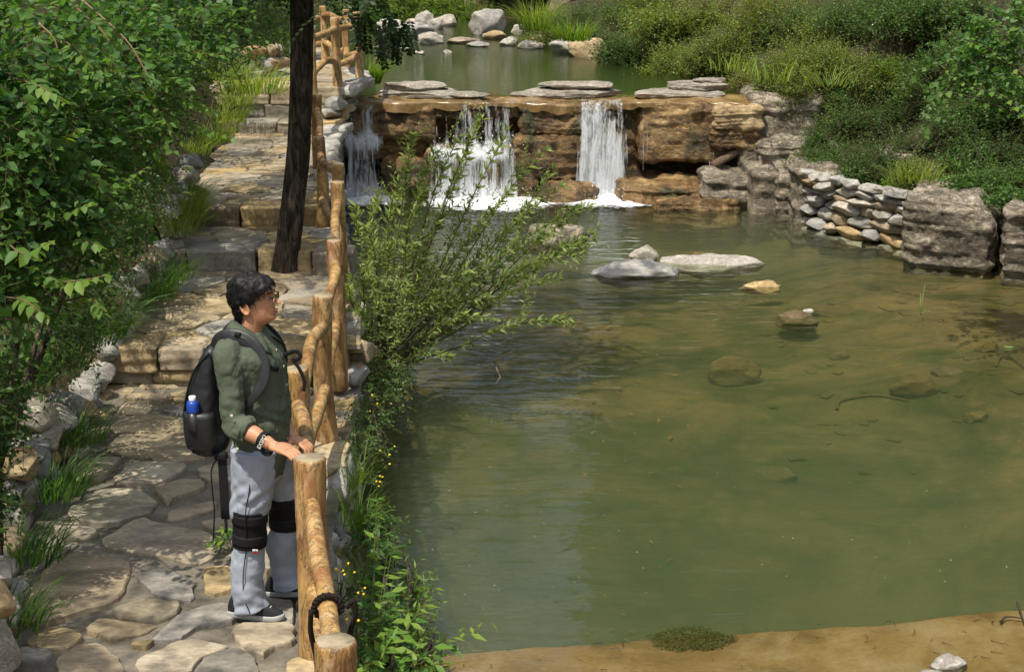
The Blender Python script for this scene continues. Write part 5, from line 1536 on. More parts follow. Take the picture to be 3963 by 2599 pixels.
# glasses
gs = bpy.data.objects.new("glasses", None); link(gs, man)
for s in (-1, 1):
    cy = s * .034
    rim = np.array([(.141 - .10 * (abs(yy + cy) - .034) * .6, cy + yy, 1.634 + zz) for yy, zz in [(-.025, .014), (-.012, .0155), (.012, .0155), (.025, .014), (.0265, 0), (.022, -.014), (.010, -.0175), (-.010, -.0175), (-.022, -.014), (-.0265, 0), (-.025, .014)]])
    V, F = tube(rim, .0022, 6, n=40, caps=False); Geo().add(head_scale(V), F).obj("rim", M['frame'], gs)
    c = rim[:-1].mean(0); nV = len(rim) - 1
    Geo().add(head_scale(np.vstack([rim[:-1], c])), np.array([(k, (k + 1) % nV, nV) for k in range(nV)])).obj("lens", M['lens'], gs)
    V, F = tube([(.141, s * .060, 1.646), (.12, s * .073, 1.645), (.06, s * .079, 1.634), (.0, s * .081, 1.622), (-.012, s * .081, 1.612)], .0022, 6, n=20); Geo().add(head_scale(V), F).obj("temple", M['frame'], gs)
V, F = tube([(.146, -.009, 1.640), (.152, 0, 1.643), (.146, .009, 1.640)], .002, 6, n=8); Geo().add(head_scale(V), F).obj("bridge", M['frame'], gs)

# ---- shirt
SHIRT = [(.735, .122, -.112, .165), (.80, .134, -.114, .167), (.95, .156, -.104, .160), (1.08, .168, -.112, .156), (1.2, .158, -.132, .162), (1.30, .146, -.148, .186), (1.36, .116, -.140, .186), (1.40, .086, -.122, .150), (1.43, .066, -.100, .105), (1.45, .056, -.086, .082)]
sg = Geo()
V, F = loft(torso_rings(SHIRT, 0, 44, 64)); sg.add(V, F)
def sleeve(S, E_, W_, frac=.16):
    C_ = E_ + (W_ - E_) * frac
    V, F = tube([S + np.array([.0, -np.sign(S[1]) * .06, .03]), S, S * .55 + E_ * .45, E_ + np.array([-.012, 0, -.004]), E_ * .5 + C_ * .5 + np.array([0, 0, -.01]), C_], [.056, .067, .059, .057, .057, .056], 26, n=40, jitter=.06, jscale=16, seed=int(S[1] * 100)); sg.add(V, F)
    d = nrm(W_ - E_)
    for k, (o_, r_) in enumerate(((.0, .060), (.020, .064), (.038, .059))):    # rolled cuff
        V, F = tube([C_ + d * (o_ - .016), C_ + d * (o_ + .016)], [r_, r_], 26, n=6, jitter=.10, jscale=22, seed=k); sg.add(V, F)
    # loose cloth hanging under the elbow
    V, F = tube([C_ + np.array([-.03, 0, -.03]), C_ + np.array([0.0, 0, -.085])], [.040, .022], 16, n=8, jitter=.2, jscale=20, flat=.55); sg.add(V, F)
sleeve(SH_R, EL_R, WR_R); sleeve(SH_L, EL_L, WR_L)
def tuck(co, no):
    # vertical placket ridge and pull folds
    f = np.exp(-((co[:, 1] + .012) / .016) ** 2) * (co[:, 0] > .03) * (co[:, 2] < 1.40)
    co = co + no * (.004 * f)[:, None]
    fold = np.sin(co[:, 2] * 70 + co[:, 0] * 40 + 6 * fbm(co * 7, 2)) * np.clip(1 - np.abs(co[:, 2] - 1.0) / .25, 0, 1)
    return co + no * (.004 * fold)[:, None]
shirt = remesh_obj("shirt", sg, [M['shirt']], man, .0055, 2, .014, 17, 4, post=tuck)
# collar: folded band with a pointed flap on each side
for sd in (-1, 1):
    topc = catmull([(-.078, 0, 1.500), (-.048, sd * .062, 1.498), (.012, sd * .076, 1.470), (.066, sd * .046, 1.415)], 16)
    botc = catmull([(-.128, 0, 1.452), (-.092, sd * .102, 1.456), (.002, sd * .134, 1.442), (.124, sd * .098, 1.362)], 16)
    inn = catmull([(-.070, 0, 1.44), (-.045, sd * .056, 1.44), (.010, sd * .066, 1.42), (.060, sd * .040, 1.395)], 16)
    V = np.vstack([inn, topc, topc * .5 + botc * .5 + np.array([0, 0, .008]), botc])
    col_o = Geo().add(V, grid_faces(16, 4)).obj("collar", M['shirt'], shirt)
    sol = col_o.modifiers.new("thick", 'SOLIDIFY'); sol.thickness = .008; sol.offset = 0
# shirt pocket flap
for i, z in enumerate((1.36, 1.28, 1.19, 1.10, 1.01, .92)):
    xx = float(np.interp(z, [r[0] for r in SHIRT], [r[1] for r in SHIRT]))
    V, F, d_ = rbox((.0025, .006, .006), .002, 5); Geo().add(V + np.array([xx + .004, -.012, z]), F).obj("button", M['button'], shirt)
for (x, y, z) in ((-.02, -.312, 1.125), (-.005, -.30, .93 + .03)):
    V, F, d_ = rbox((.007, .0025, .007), .002, 5); Geo().add(V + np.array([x, y, z]), F).obj("button", M['button'], shirt)

# ---- trousers
tg = Geo()
HIPS = [(.70, .110, -.105, .16), (.78, .125, -.115, .168), (.88, .125, -.115, .165), (.95, .12, -.10, .155)]
V, F = loft(torso_rings(HIPS, 0, 14, 56)); tg.add(V, F)
def leg(H_, K_, A_, s):
    pts = [H_ + np.array([0, 0, .03]), H_ * .55 + K_ * .45 + np.array([.006, 0, 0]), K_ + np.array([0, 0, .06]), K_, K_ + np.array([0, 0, -.06]), K_ * .5 + A_ * .5 + np.array([-.014, 0, 0]), A_ + np.array([-.004, 0, .06]), A_ + np.array([.012, 0, -.026])]
    V, F = tube(pts, [.115, .102, .084, .072, .073, .080, .080, .086], 28, n=52, jitter=.035, jscale=9, seed=s); tg.add(V, F)
leg(HIP_R, KN_R, AN_R, 1); leg(HIP_L, KN_L, AN_L, 2)
def hemfold(co, no):
    m = np.clip(1 - (co[:, 2] - .05) / .20, 0, 1) * (co[:, 2] < .30)
    f = np.sin(co[:, 2] * 95 + co[:, 1] * 60 + 3 * fbm(co * 6, 2)) * m
    m2 = np.clip(1 - np.abs(co[:, 2] - .66) / .12, 0, 1); f2 = np.sin(co[:, 2] * 80 - co[:, 0] * 70 + 4 * fbm(co * 5, 2)) * m2
    return co + no * (.0035 * f + .003 * f2)[:, None]
trs = remesh_obj("trousers", tg, [M['trouser']], man, .006, 2, .022, 9, 8, post=hemfold)
# dark piping down the outer seams
for (H_, K_, A_, sy) in ((HIP_R, KN_R, AN_R, -1),):
    pts = [(.01, -.176, .80), (.012, -.196, .72), (-.012, -.198, .60), (-.022, -.180, .42), (-.042, -.186, .28), (-.045, -.184, .16), (-.02, -.184, .072)]
    V, F = tube(pts, .0026, 6, n=40); Geo().add(V, F).obj("piping", M['black_web'], trs)
V, F, d_ = rbox((.014, .006, .030), .005, 6); o = Geo().add(V + np.array([.03, -.178, .785]), F).obj("pocket_trim", M['black_web'], trs); 
# ---- knee braces
def brace(K_, A_, name_pts, s):
    e = bpy.data.objects.new("knee_brace", None); link(e, man)
    ax = nrm(A_ - K_)
    g_ = Geo(); V, F = tube([K_ - ax * .095, K_ - ax * .03, K_ + ax * .04, K_ + ax * .095], [.091, .083, .080, .084], 30, n=24, jitter=.025, jscale=9, seed=s); g_.add(V, F); g_.obj("sleeve", M['neoprene'], e)
    for k, z in enumerate((-.052, .055)):
        V, F = tube([K_ + ax * (z - .026), K_ + ax * (z + .026)], [.0905 if k == 0 else .0840, .0880 if k == 0 else .0855], 30, n=5, jitter=.015, jscale=12, seed=k); Geo().add(V, F).obj("strap", M['black_web'], e)
    return e
kb = brace(KN_R, AN_R, None, 1); brace(KN_L, AN_L, None, 2)
def text_obj(name, body_, size, mat, parent, loc, rot, extrude=.0006):
    cu = bpy.data.curves.new(name, 'FONT'); cu.body = body_; cu.size = size; cu.extrude = extrude; cu.align_x = 'CENTER'; cu.align_y = 'CENTER'; cu.resolution_u = 2
    to = bpy.data.objects.new(name, cu); COL.objects.link(to)
    dg = bpy.context.evaluated_depsgraph_get(); dg.update()
    me = bpy.data.meshes.new_from_object(to.evaluated_get(dg)); bpy.data.objects.remove(to)
    me.materials.clear(); me.materials.append(mat); me.name = name
    o = mobj(name, me, parent, loc); o.rotation_euler = rot
    return o
# maker's mark on the near brace
V, F, d_ = rbox((.0135, .002, .011), .0018, 4); Geo().add(V + np.array([.020, -.1755, .395]), F).obj("badge", M['red'], kb).rotation_euler = (0, 0, 0)
V, F, d_ = rbox((.0135, .002, .0055), .0018, 4); Geo().add(V + np.array([.020, -.1765, .4005]), F).obj("badge", M['white'], kb)
text_obj("lettering", "LP", .014, M['blue'], kb, (.020, -.1795, .4005), (math.pi / 2, 0, 0))
# ---- shoes
def shoe(A_, yaw):
    e = bpy.data.objects.new("shoe", None); link(e, man); e.location = (A_[0], A_[1], 0); e.rotation_euler = (0, 0, yaw)
    n = 40; t = np.arange(n) * 2 * math.pi / n
    def outline(z, sx, sy, shift=0.0):
        x = .048 + .150 * sx * np.cos(t); y = (.036 + .012 * np.cos(t - .2)) * sy * np.sin(t) * (1 + .10 * np.cos(2 * t))
        return np.column_stack([x + shift, y, np.full(n, z)])
    sole = [outline(.006, .96, .95), outline(.012, 1.0, 1.04), outline(.028, 1.0, 1.06), outline(.036, .98, 1.0)]
    for r_ in sole: r_[:, 2] += .012 * sstep(.14, .21, r_[:, 0]) - 0
    V, F = loft(sole); Geo().add(V, F).obj("sole", M['white_rubber'], e)
    up = []
    for z, sx, sy, sh in ((.030, .97, .96, 0), (.045, .95, .96, -.002), (.060, .88, .90, -.012), (.075, .76, .84, -.026), (.090, .60, .80, -.045), (.108, .44, .80, -.060), (.118, .36, .74, -.066)):
        r_ = outline(z, sx, sy, sh); r_[:, 2] += .010 * sstep(.14, .21, r_[:, 0]); up.append(r_)
    V, F = loft(up); Geo().add(V, F).obj("upper", M['shoe'], e)
    for k, x in enumerate((.055, .078, .101, .124)):
        z = .104 - .011 * k
        V, F = tube([(x, -.026, z - .016), (x + .004, -.010, z + .004), (x + .004, .010, z + .004), (x, .026, z - .016)], .003, 6, n=10); Geo().add(V, F).obj("lace", M['shoe_trim'], e)
    # curved tick mark on the outer side
    cpts = np.array([(.062, .066), (.040, .050), (.020, .043), (.002, .046), (-.012, .058), (-.008, .066), (.000, .057), (.012, .052), (.030, .056)])
    pts3 = np.column_stack([cpts[:, 0] - .012, np.full(len(cpts), -.0455), cpts[:, 1]])
    k = len(pts3); c = pts3.mean(0)
    m_ = Geo(); 
    tri = [(8, 7, 1), (1, 7, 2), (2, 7, 6), (2, 6, 3), (3, 6, 4), (6, 5, 4), (8, 1, 0)]
    m_.add(np.vstack([pts3, pts3 + np.array([0, .004, 0])]), np.array(tri + [(a + k, c2 + k, b + k) for a, b, c2 in tri])); m_.obj("tick_mark", M['shoe_trim'], e)
shoe(AN_R + np.array([-.018, 0, 0]), math.radians(-4)); shoe(AN_L + np.array([-.018, 0, 0]), math.radians(14))
# ---- wrist band with lettering
d = nrm(WR_R - EL_R); wc = WR_R - d * .045
V, F = tube([wc - d * .013, wc + d * .013], [.042, .040], 26, n=6); wb = Geo().add(V, F).obj("wrist_band", M['black_web'], man)
V, F = tube([wc + np.array([-.005, .0, -.035]), wc + np.array([.0, -.01, -.06]), wc + np.array([.03, -.015, -.062]), wc + np.array([.045, 0, -.04])], .009, 8, n=16, flat=.5); Geo().add(V, F).obj("strap_loop", M['black_web'], wb)
text_obj("lettering", "EXSPO", .026, M['white'], wb, tuple(wc + np.array([.004, -.0425, .006])), (math.pi / 2, math.radians(-62), math.radians(-10)))

# ------------------------------------------------------------------ backpack (worn, a thing of its own)
bp = empty("backpack", tuple(MAN), "black nylon backpack on the man's back with a loose strap hanging", "backpack", rz=math.radians(-7))
PK = [(.845, -.175, -.235, .10), (.86, -.15, -.30, .145), (.92, -.135, -.325, .16), (1.0, -.125, -.335, .165), (1.1, -.125, -.325, .165), (1.2, -.130, -.295, .155), (1.30, -.135, -.25, .14), (1.37, -.14, -.21, .115), (1.40, -.155, -.185, .07)]
rings = []
for z, fx, bx, hw in interp_rows(PK, 40):
    n = 48; t = np.arange(n) * 2 * math.pi / n
    cx = (fx + bx) / 2; hx = (fx - bx) / 2
    rings.append(np.column_stack([cx + hx * np.sign(np.cos(t)) * np.abs(np.cos(t)) ** .8, hw * np.sign(np.sin(t)) * np.abs(np.sin(t)) ** .8, np.full(n, z)]))
pg = Geo(); V, F = loft(rings); pg.add(V, F)
remesh_obj("pack_body", pg, [M['black_nylon']], bp, .007, 2, .016, 9, 2)
for zo, rr_ in ((-.315, .006),):
    pts = [(x, -.135, z) for x, z in ((-.17, 1.37), (-.24, 1.29), (-.285, 1.18), (-.31, 1.05), (-.30, .93), (-.27, .87))]
    V, F = tube(pts, .006, 8, n=30); Geo().add(V, F).obj("seam", M['black_web'], bp)
# side pocket holding the bottle
pk = []
for z, fx, bx, hw in ((.90, -.17, -.29, .012), (.93, -.155, -.30, .030), (1.0, -.150, -.305, .040), (1.06, -.150, -.302, .044), (1.085, -.155, -.298, .040)):
    n = 32; t = np.arange(n) * 2 * math.pi / n
    pk.append(np.column_stack([(fx + bx) / 2 + (fx - bx) / 2 * np.cos(t), -.165 + hw * np.sin(t), np.full(n, z)]))
V, F = loft(pk); Geo().add(V, F).obj("side_pocket", M['black_nylon'], bp)
# shoulder straps
for s in (-1, 1):
    pts = [(-.165, s * .085, 1.36), (-.13, s * .105, 1.425), (-.06, s * .118, 1.452), (.03, s * .128, 1.425), (.085, s * .142, 1.35), (.095, s * .165, 1.26), (.045, s * .188, 1.17), (-.04, s * .185, 1.08), (-.12, s * .165, 1.0)]
    V, F = tube(pts, [.034, .036, .036, .034, .032, .028, .020, .014, .012], 14, n=46, flat=.22)
    # keep the strap flat against the shirt: the wide side follows the body
    Geo().add(V, F).obj("shoulder_strap", M['black_nylon'], bp)
    V, F, d_ = rbox((.016, .018, .010), .006, 5); Geo().add(V + np.array([-.03, s * .12, 1.462]), F).obj("buckle", M['black_web'], bp)
V, F = tube([(.09, -.15, 1.315), (.13, -.115, 1.30), (.145, -.085, 1.285)], .012, 8, n=10, flat=.4); Geo().add(V, F).obj("chest_strap", M['black_web'], bp)
V, F = tube([(.145, .02, 1.325), (.20, .03, 1.345), (.225, .03, 1.32), (.195, .03, 1.30), (.185, .03, 1.31)], .010, 8, n=22, flat=.3); Geo().add(V, F).obj("chest_strap", M['black_web'], bp)
V, F = tube([(.185, .03, 1.30), (.215, .03, 1.26), (.24, .025, 1.20), (.235, .02, 1.15)], .009, 8, n=18, flat=.35); Geo().add(V, F).obj("strap_end", M['black_web'], bp)
V, F, d_ = rbox((.022, .004, .175), .003, 6); Geo().add(V + np.array([-.135, -.13, .71]), F).obj("loose_strap", M['black_web'], bp)
V, F = tube([(-.135, -.13, .54), (-.133, -.13, .50), (-.138, -.13, .465)], .008, 8, n=8, flat=.4); Geo().add(V, F).obj("loose_strap", M['black_web'], bp)
V, F = tube([(-.14, -.13, .865), (-.185, -.14, .80), (-.19, -.14, .70), (-.185, -.14, .58), (-.198, -.14, .43)], .0035, 6, n=30); Geo().add(V, F).obj("cord", M['black_web'], bp)
V, F, d_ = rbox((.03, .02, .02), .01, 6); Geo().add(V + np.array([-.14, -.13, .86]), F).obj("strap_anchor", M['black_web'], bp)
# bottle in the side pocket
bt = empty("bottle", tuple(MAN), "water bottle with blue band and white cap in the backpack's side pocket", "bottle", rz=math.radians(-7))
def lathe(prof, c, n=24):
    t = np.arange(n) * 2 * math.pi / n
    return loft([np.column_stack([c[0] + r * np.cos(t), c[1] + r * np.sin(t), np.full(n, z)]) for r, z in prof])
BC = (-.245, -.190)
V, F = lathe([(.026, 1.0), (.028, 1.02), (.028, 1.095)], BC); Geo().add(V, F).obj("base", M['frame'], bt)
V, F = lathe([(.029, 1.095), (.0295, 1.10), (.0295, 1.135), (.024, 1.148), (.016, 1.152)], BC); Geo().add(V, F).obj("shoulder", M['blue'], bt)
V, F = lathe([(.0165, 1.152), (.017, 1.155), (.017, 1.170), (.015, 1.173)], BC); Geo().add(V, F).obj("cap", M['white'], bt)
# ------------------------------------------------------------------ plants
def keep_world(o, base):
    o.matrix_parent_inverse = Matrix.Translation(-Vector(base))
    return o
def gz1(x, y): return float(ground_z(np.array([x]), np.array([y]))[0])
GREEN = dict(
    ovate=((.036, .098, .025), (.120, .235, .048)), fine=((.080, .145, .026), (.250, .335, .062)), dark=((.030, .078, .022), (.095, .175, .040)),
    bright=((.060, .130, .018), (.180, .280, .040)), willow=((.115, .185, .045), (.320, .400, .120)), yellow=((.090, .145, .022), (.260, .310, .060)))
def stems_to(parent, base, pts, n, r0, col='bark', name="stem"):
    base = np.asarray(base, dtype=float)
    for i in range(n):
        t = pts[rng.integers(len(pts))]
        m = base * .5 + t * .5 + rng.normal(size=3) * .08 + np.array([0, 0, .12])
        V, F = tube([base + rng.normal(size=3) * np.array([.04, .04, 0]), m, t], [r0, r0 * .7, r0 * .25], 6, n=10)
        keep_world(Geo().add(V, F).obj(name, M[col], parent), base)
def shrub(label, lobes, base=None, n=500, k=9, ll=.035, L=.22, kind='fine', tpl=LEAF_QUAD, width=1.0, up=.3, droop=.3, stems=4, name="shrub", cat="shrub", group=None, shell=.5, mat='leaf', flowers=0, r0=.018, spread=.9, twig=.0025, gap=.0):
    lobes = [tuple(l) for l in lobes]
    c = np.array([l[:3] for l in lobes]).mean(0)
    if base is None: base = (c[0], c[1], gz1(c[0], c[1]))
    e = empty(name, tuple(base), label, cat, group)
    P, N = in_lobes(lobes, n, shell=shell)
    if gap:
        q = fbm(P * 1.6 + 31, 3); P, N = P[q > gap - .25], N[q > gap - .25]
    D = N * .7 + np.array([0, 0, up]) + .45 * rng.normal(size=P.shape)
    D = nrm(D)
    S = P - D * L * .6
    g = Geo()
    c0, c1 = GREEN[kind]
    branchlets(g, S, D, L * (.7 + .6 * rng.random(len(S))), k, ll, tpl, width, droop, twig, c0, c1, .55, spread)
    o = keep_world(g.obj("foliage", [M[mat], M['twig']], e), base); o["kind"] = "stuff"
    stems_to(e, base, P, stems, r0)
    if flowers:
        fg = Geo(); pk = P[rng.choice(len(P), flowers)] + np.array([0, 0, .04])
        for p in pk:
            m = 46; a = rng.normal(size=3) * np.array([1, 1, .4]); a = nrm(a + np.array([.4, -.4, .3]))
            q = p + np.linspace(0, .16, m)[:, None] * a + rng.normal(size=(m, 3)) * (.022 * (1 - np.linspace(0, .8, m)))[:, None]
            V, F, C = leaves(q, rdir(m), rdir(m), .011, LEAF_QUAD, 1.6, mixcol((.34, .28, .52), (.62, .58, .70), rng.random(m))); fg.add(V, F, 0, C)
        o = keep_world(fg.obj("blossom", M['flower'], e), base); o["kind"] = "stuff"
    return e

def ground_hit(vx, vy, d0=14.0, d1=60.0):
    """distance at which the sight line meets the ground"""
    D = np.linspace(d0, d1, 240)
    p = np.array([PD(vx, vy, float(q)) for q in D])
    hit = p[:, 2] < ground_z(p[:, 0], p[:, 1])
    return float(D[np.argmax(hit)]) if hit.any() else None
# --- left bank: big leaved shrub in the foreground
def lobe(vx, vy, D, rx, ry=None, rz=None):
    p = PD(vx, vy, D); return (p.x, p.y, p.z, rx, ry or rx, rz or rx)
bigl = [lobe(60, 120, 8.2, .55, .6, .55), lobe(160, 300, 8.6, .55, .6, .45), lobe(40, 420, 7.6, .45, .55, .45), lobe(150, 500, 8.0, .45, .5, .35), lobe(20, 640, 7.4, .30, .45, .26), lobe(270, 140, 9.4, .50, .7, .5), lobe(230, 380, 8.9, .30, .45, .30), lobe(-40, 250, 7.6, .5, .6, .6), lobe(360, 50, 10.4, .55, .8, .42), lobe(90, 640, 8.0, .2, .3, .18)]
lb_base = (-3.0, 8.2, gz1(-3.0, 8.2))
left_bush = shrub("large leafy green bush overhanging the left side of the path in the foreground", bigl, lb_base, 1350, 9, .072, .36, 'ovate', LEAF_OVATE, .82, .15, .35, 7, "bush", "bush", shell=.45, mat='leaf_gloss', r0=.02)
# arching sprays whose leaves can be told apart
LEAF_ME = []
for j, (w, sh) in enumerate(((.85, 0), (.75, 1), (.95, 2), (.8, 3))):
    T, F = LEAF_OVATE
    V = T * np.array([w, 1, 1]); V[:, 2] += .10 * np.sin(V[:, 1] * 2 + sh)
    cc = [(.05, .12, .022), (.075, .155, .028), (.10, .19, .030), (.14, .23, .035)][j]
    LEAF_ME.append(np_mesh("leaf", V, [F], M['leaf_gloss'], col=np.tile(cc, (len(V), 1)), smooth=True))
def place_leaf(parent, base, p, d, up, ln, lib, wi=None):
    d = Vector(d).normalized(); x = d.cross(Vector(up)).normalized(); z = x.cross(d)
    o = bpy.data.objects.new("leaf", lib[int(rng.integers(len(lib))) if wi is None else wi])
    m = Matrix((x, d, z)).transposed().to_4x4(); m.translation = Vector(p) - Vector(base)
    o.matrix_local = m @ Matrix.Scale(ln, 4)
    return link(o, parent)
def spray(parent, base, pts, nl, ln, lib, r=.005, bright=1.0, tubecol=(.16, .10, .055), start=.3):
    C = catmull(pts, 30)
    V, F = tube(C, [r, r * .35], 6)
    keep_world(Geo().add(V, F, 0, tubecol).obj("branch", M['twig'], parent), base)
    T = nrm(np.gradient(C, axis=0))
    for i in range(nl):
        t = start + (1 - start) * i / max(1, nl - 1)
        j = min(29, int(t * 29)); d = T[j]; side = np.cross(d, [0, 0, 1.0]); side /= max(np.linalg.norm(side), 1e-6)
        s = 1 if i % 2 else -1
        dd = d * .6 + side * s * .75 + np.array([0, 0, -.35]) + .2 * rng.normal(size=3)
        upv = np.array([-.25, -.3, 1.0]) + .3 * rng.normal(size=3)
        young = t > .72
        place_leaf(parent, base, C[j], dd, upv, ln * (.75 + .4 * rng.random()) * (1 - .45 * max(0, t - .7) / .3), lib, int(rng.integers(2, 4)) if young and bright else None)
for (a, m, b, D0, D1, nl) in [((370, 250), (440, 290), (540, 322), 9.6, 9.4, 20), ((180, 420), (260, 430), (338, 392), 8.2, 7.9, 15), ((60, 640), (150, 655), (250, 640), 7.2, 7.0, 14), ((120, 600), (190, 560), (235, 575), 7.5, 7.3, 10), ((200, 120), (300, 180), (420, 330), 9.2, 8.9, 20),
                         ((30, 300), (110, 330), (190, 300), 7.6, 7.4, 14), ((60, 480), (140, 500), (215, 470), 7.5, 7.3, 14), ((300, 60), (400, 110), (515, 130), 10.2, 10.0, 16), ((180, 20), (250, 90), (265, 160), 8.6, 8.4, 12), ((20, 180), (90, 200), (150, 240), 7.4, 7.2, 14), ((10, 560), (60, 590), (120, 560), 6.9, 6.8, 12),
                         ((150, 700), (210, 690), (240, 730), 7.6, 7.4, 9), ((90, 70), (170, 110), (230, 190), 8.0, 7.8, 14), ((260, 300), (340, 330), (400, 420), 8.9, 8.8, 15), ((10, 690), (60, 700), (110, 740), 6.9, 6.8, 10), ((330, 200), (420, 230), (500, 260), 9.6, 9.5, 14), ((150, 360), (200, 390), (260, 470), 8.0, 7.8, 14)]:
    spray(left_bush, lb_base, [np.array(PD(*a, D0 + .3)), np.array(PD(*m, (D0 + D1) / 2)), np.array(PD(*b, D1))], nl, .082, LEAF_ME)
# long bare arching canes
for pts, D in (([(190, 0), (290, 90), (340, 170), (365, 230)], 8.8), ([(90, 55), (125, 90), (140, 140)], 7.8)):
    C = [np.array(PD(x, y, D)) for x, y in pts]
    V, F = tube(C, [.006, .003], 6, n=24); keep_world(Geo().add(V, F, 0, (.30, .20, .12)).obj("cane", M['twig'], left_bush), lb_base)

# --- left bank further up
shrub("shrub with pale purple flower spikes above the steps on the left", [lobe(440, 30, 14, .7, .9, .40), lobe(560, 10, 15.5, .6, .9, .35), lobe(340, 120, 13, .5, .8, .4), lobe(570, 50, 15.6, .45, .5, .24), lobe(650, 25, 16.2, .40, .5, .24), lobe(520, 110, 15.0, .38, .5, .26)], (-4.6, 14.8, 1.5), 1250, 9, .055, .30, 'ovate', LEAF_LANCE, 1.5, .2, .35, 5, flowers=26, shell=.4)
shrub("dark green shrub in the shade between the big bush and the steps", [lobe(370, 190, 14.5, .5, .7, .40), lobe(330, 270, 13.4, .42, .6, .35), lobe(430, 110, 17, .6, .7, .35)], (-4.4, 14.2, 1.3), 800, 9, .045, .26, 'dark', LEAF_OVATE, .8, .2, .35, 4, shell=.35)
shrub("dark trailing foliage hanging over the bank wall left of the man", [lobe(260, 560, 11, .34, .6, .32), lobe(200, 680, 9.8, .28, .45, .26), lobe(290, 470, 12, .34, .6, .32), lobe(150, 770, 8.9, .28, .4, .2), lobe(330, 400, 12.8, .34, .5, .28)], None, 900, 8, .038, .22, 'dark', LEAF_OVATE, .8, .0, .6, 3, shell=.3)
shrub("green bush behind the tree trunk at the head of the steps", [lobe(560, 130, 21.9, .55, .4, .32), lobe(490, 130, 21.4, .5, .5, .35), lobe(630, 110, 22.6, .5, .4, .36), lobe(560, 60, 22.6, .8, .5, .42), lobe(650, 40, 24, .7, .6, .4)], (-4.2, 22.2, 1.2), 1150, 9, .05, .28, 'ovate', LEAF_QUAD, 1.2, .2, .3, 4, flowers=14)
shrub("low leafy bush at the foot of the bank in the lower left corner", [lobe(-40, 900, 7.2, .26, .4, .25), lobe(-30, 1180, 6.9, .14, .3, .12), lobe(-20, 1000, 7.2, .16, .3, .16)], None, 300, 8, .045, .2, 'dark', LEAF_OVATE, .8, .1, .4, 2)

def tuft(label, p, n, r0, h, lean=.5, width=.006, kind='fine', bend=.6, bias=(0, 0), name="grass_tuft", cat="grass", group=None, extra=None):
    e = empty(name, tuple(p), label, cat, group)
    g = Geo(); c0, c1 = GREEN[kind]
    V, F, C = grass_blades((0, 0, 0), n, r0, h, lean, width, c0, c1, bend=bend, dirbias=bias); g.add(V, F, 0, C)
    if extra:
        for dx, dy, dz, nn, hh in extra:
            V, F, C = grass_blades((dx, dy, dz), nn, r0, hh, lean, width, c0, c1, bend=bend, dirbias=bias); g.add(V, F, 0, C)
    o = g.obj("blades", M['grass'], e); o["kind"] = "stuff"
    return e
def P0(vx, vy, z): return tuple(PZ(vx, vy, z))
tuft("long arching grass hanging over the wall in the lower left", P0(40, 900, .55), 260, .22, .55, .5, .006, 'ovate', 1.1, (.9, -.2), extra=[(.1, .5, 0, 200, .5), (-.2, -.4, 0, 160, .5), (.25, .9, .05, 160, .5)])
tuft("lush grass tuft left of the steps, beside the middle landing", P0(430, 505, .70), 260, .18, .46, .5, .004, 'fine', 1.0, (.5, -.2), extra=[(-.1, .5, .05, 160, .42), (.05, -.45, -.05, 140, .36)])
tuft("shaded grass tuft at the left end of the second step", P0(360, 690, .40), 220, .18, .38, .5, .004, 'ovate', 1.0, (.5, -.2), extra=[(.02, .5, .02, 140, .34)])
tuft("fine grass along the left edge of the upper landing", P0(500, 330, .80), 260, .22, .34, .5, .004, 'fine', .9, (.5, -.1), extra=[(.0, .9, .1, 200, .34), (-.05, 1.8, .2, 200, .34), (-.1, -.9, 0, 180, .32)])
tuft("grass at the top of the steps left of the trunk", P0(590, 215, 1.3), 300, .4, .45, .5, .006, 'fine', .9, (.3, -.2), extra=[(-.5, .5, .1, 250, .45)])
tuft("sunlit grass tuft on the wall edge right of the trunk", P0(752, 268, .75), 260, .12, .40, .5, .005, 'bright', .8, (.3, -.2))
tuft("bright grass tuft at the corner of the upper pool below the far railing", P0(862, 195, .95), 320, .14, .48, .5, .006, 'bright', .8, (.5, 0))
tuft("small weed tuft at the foot of the tree trunk", P0(705, 612, .30), 90, .10, .16, .8, .006, 'bright', .6)
tuft("tall thin grass growing from the wall beside the man's railing post", (-.82, 7.6, -.06), 12, .06, .40, .35, .0032, 'bright', .7, (.3, -.1), extra=[(-.15, .8, .0, 14, .42), (-.12, 1.5, .0, 14, .42)])
tuft("thin grass on the outer wall edge behind the hand post", (-1.0, 8.9, -.05), 40, .06, .34, .4, .0032, 'bright', .7, (.4, -.1), extra=[(.1, -.4, -.1, 80, .35)])
tuft("grass fringe along the left wall below the big bush", (-2.62, 8.4, .12), 160, .16, .30, .6, .005, 'ovate', .9, (.8, -.2), extra=[(-.1, .8, .05, 140, .3), (.12, -.9, .0, 140, .3), (.25, -1.7, 0, 120, .3)])

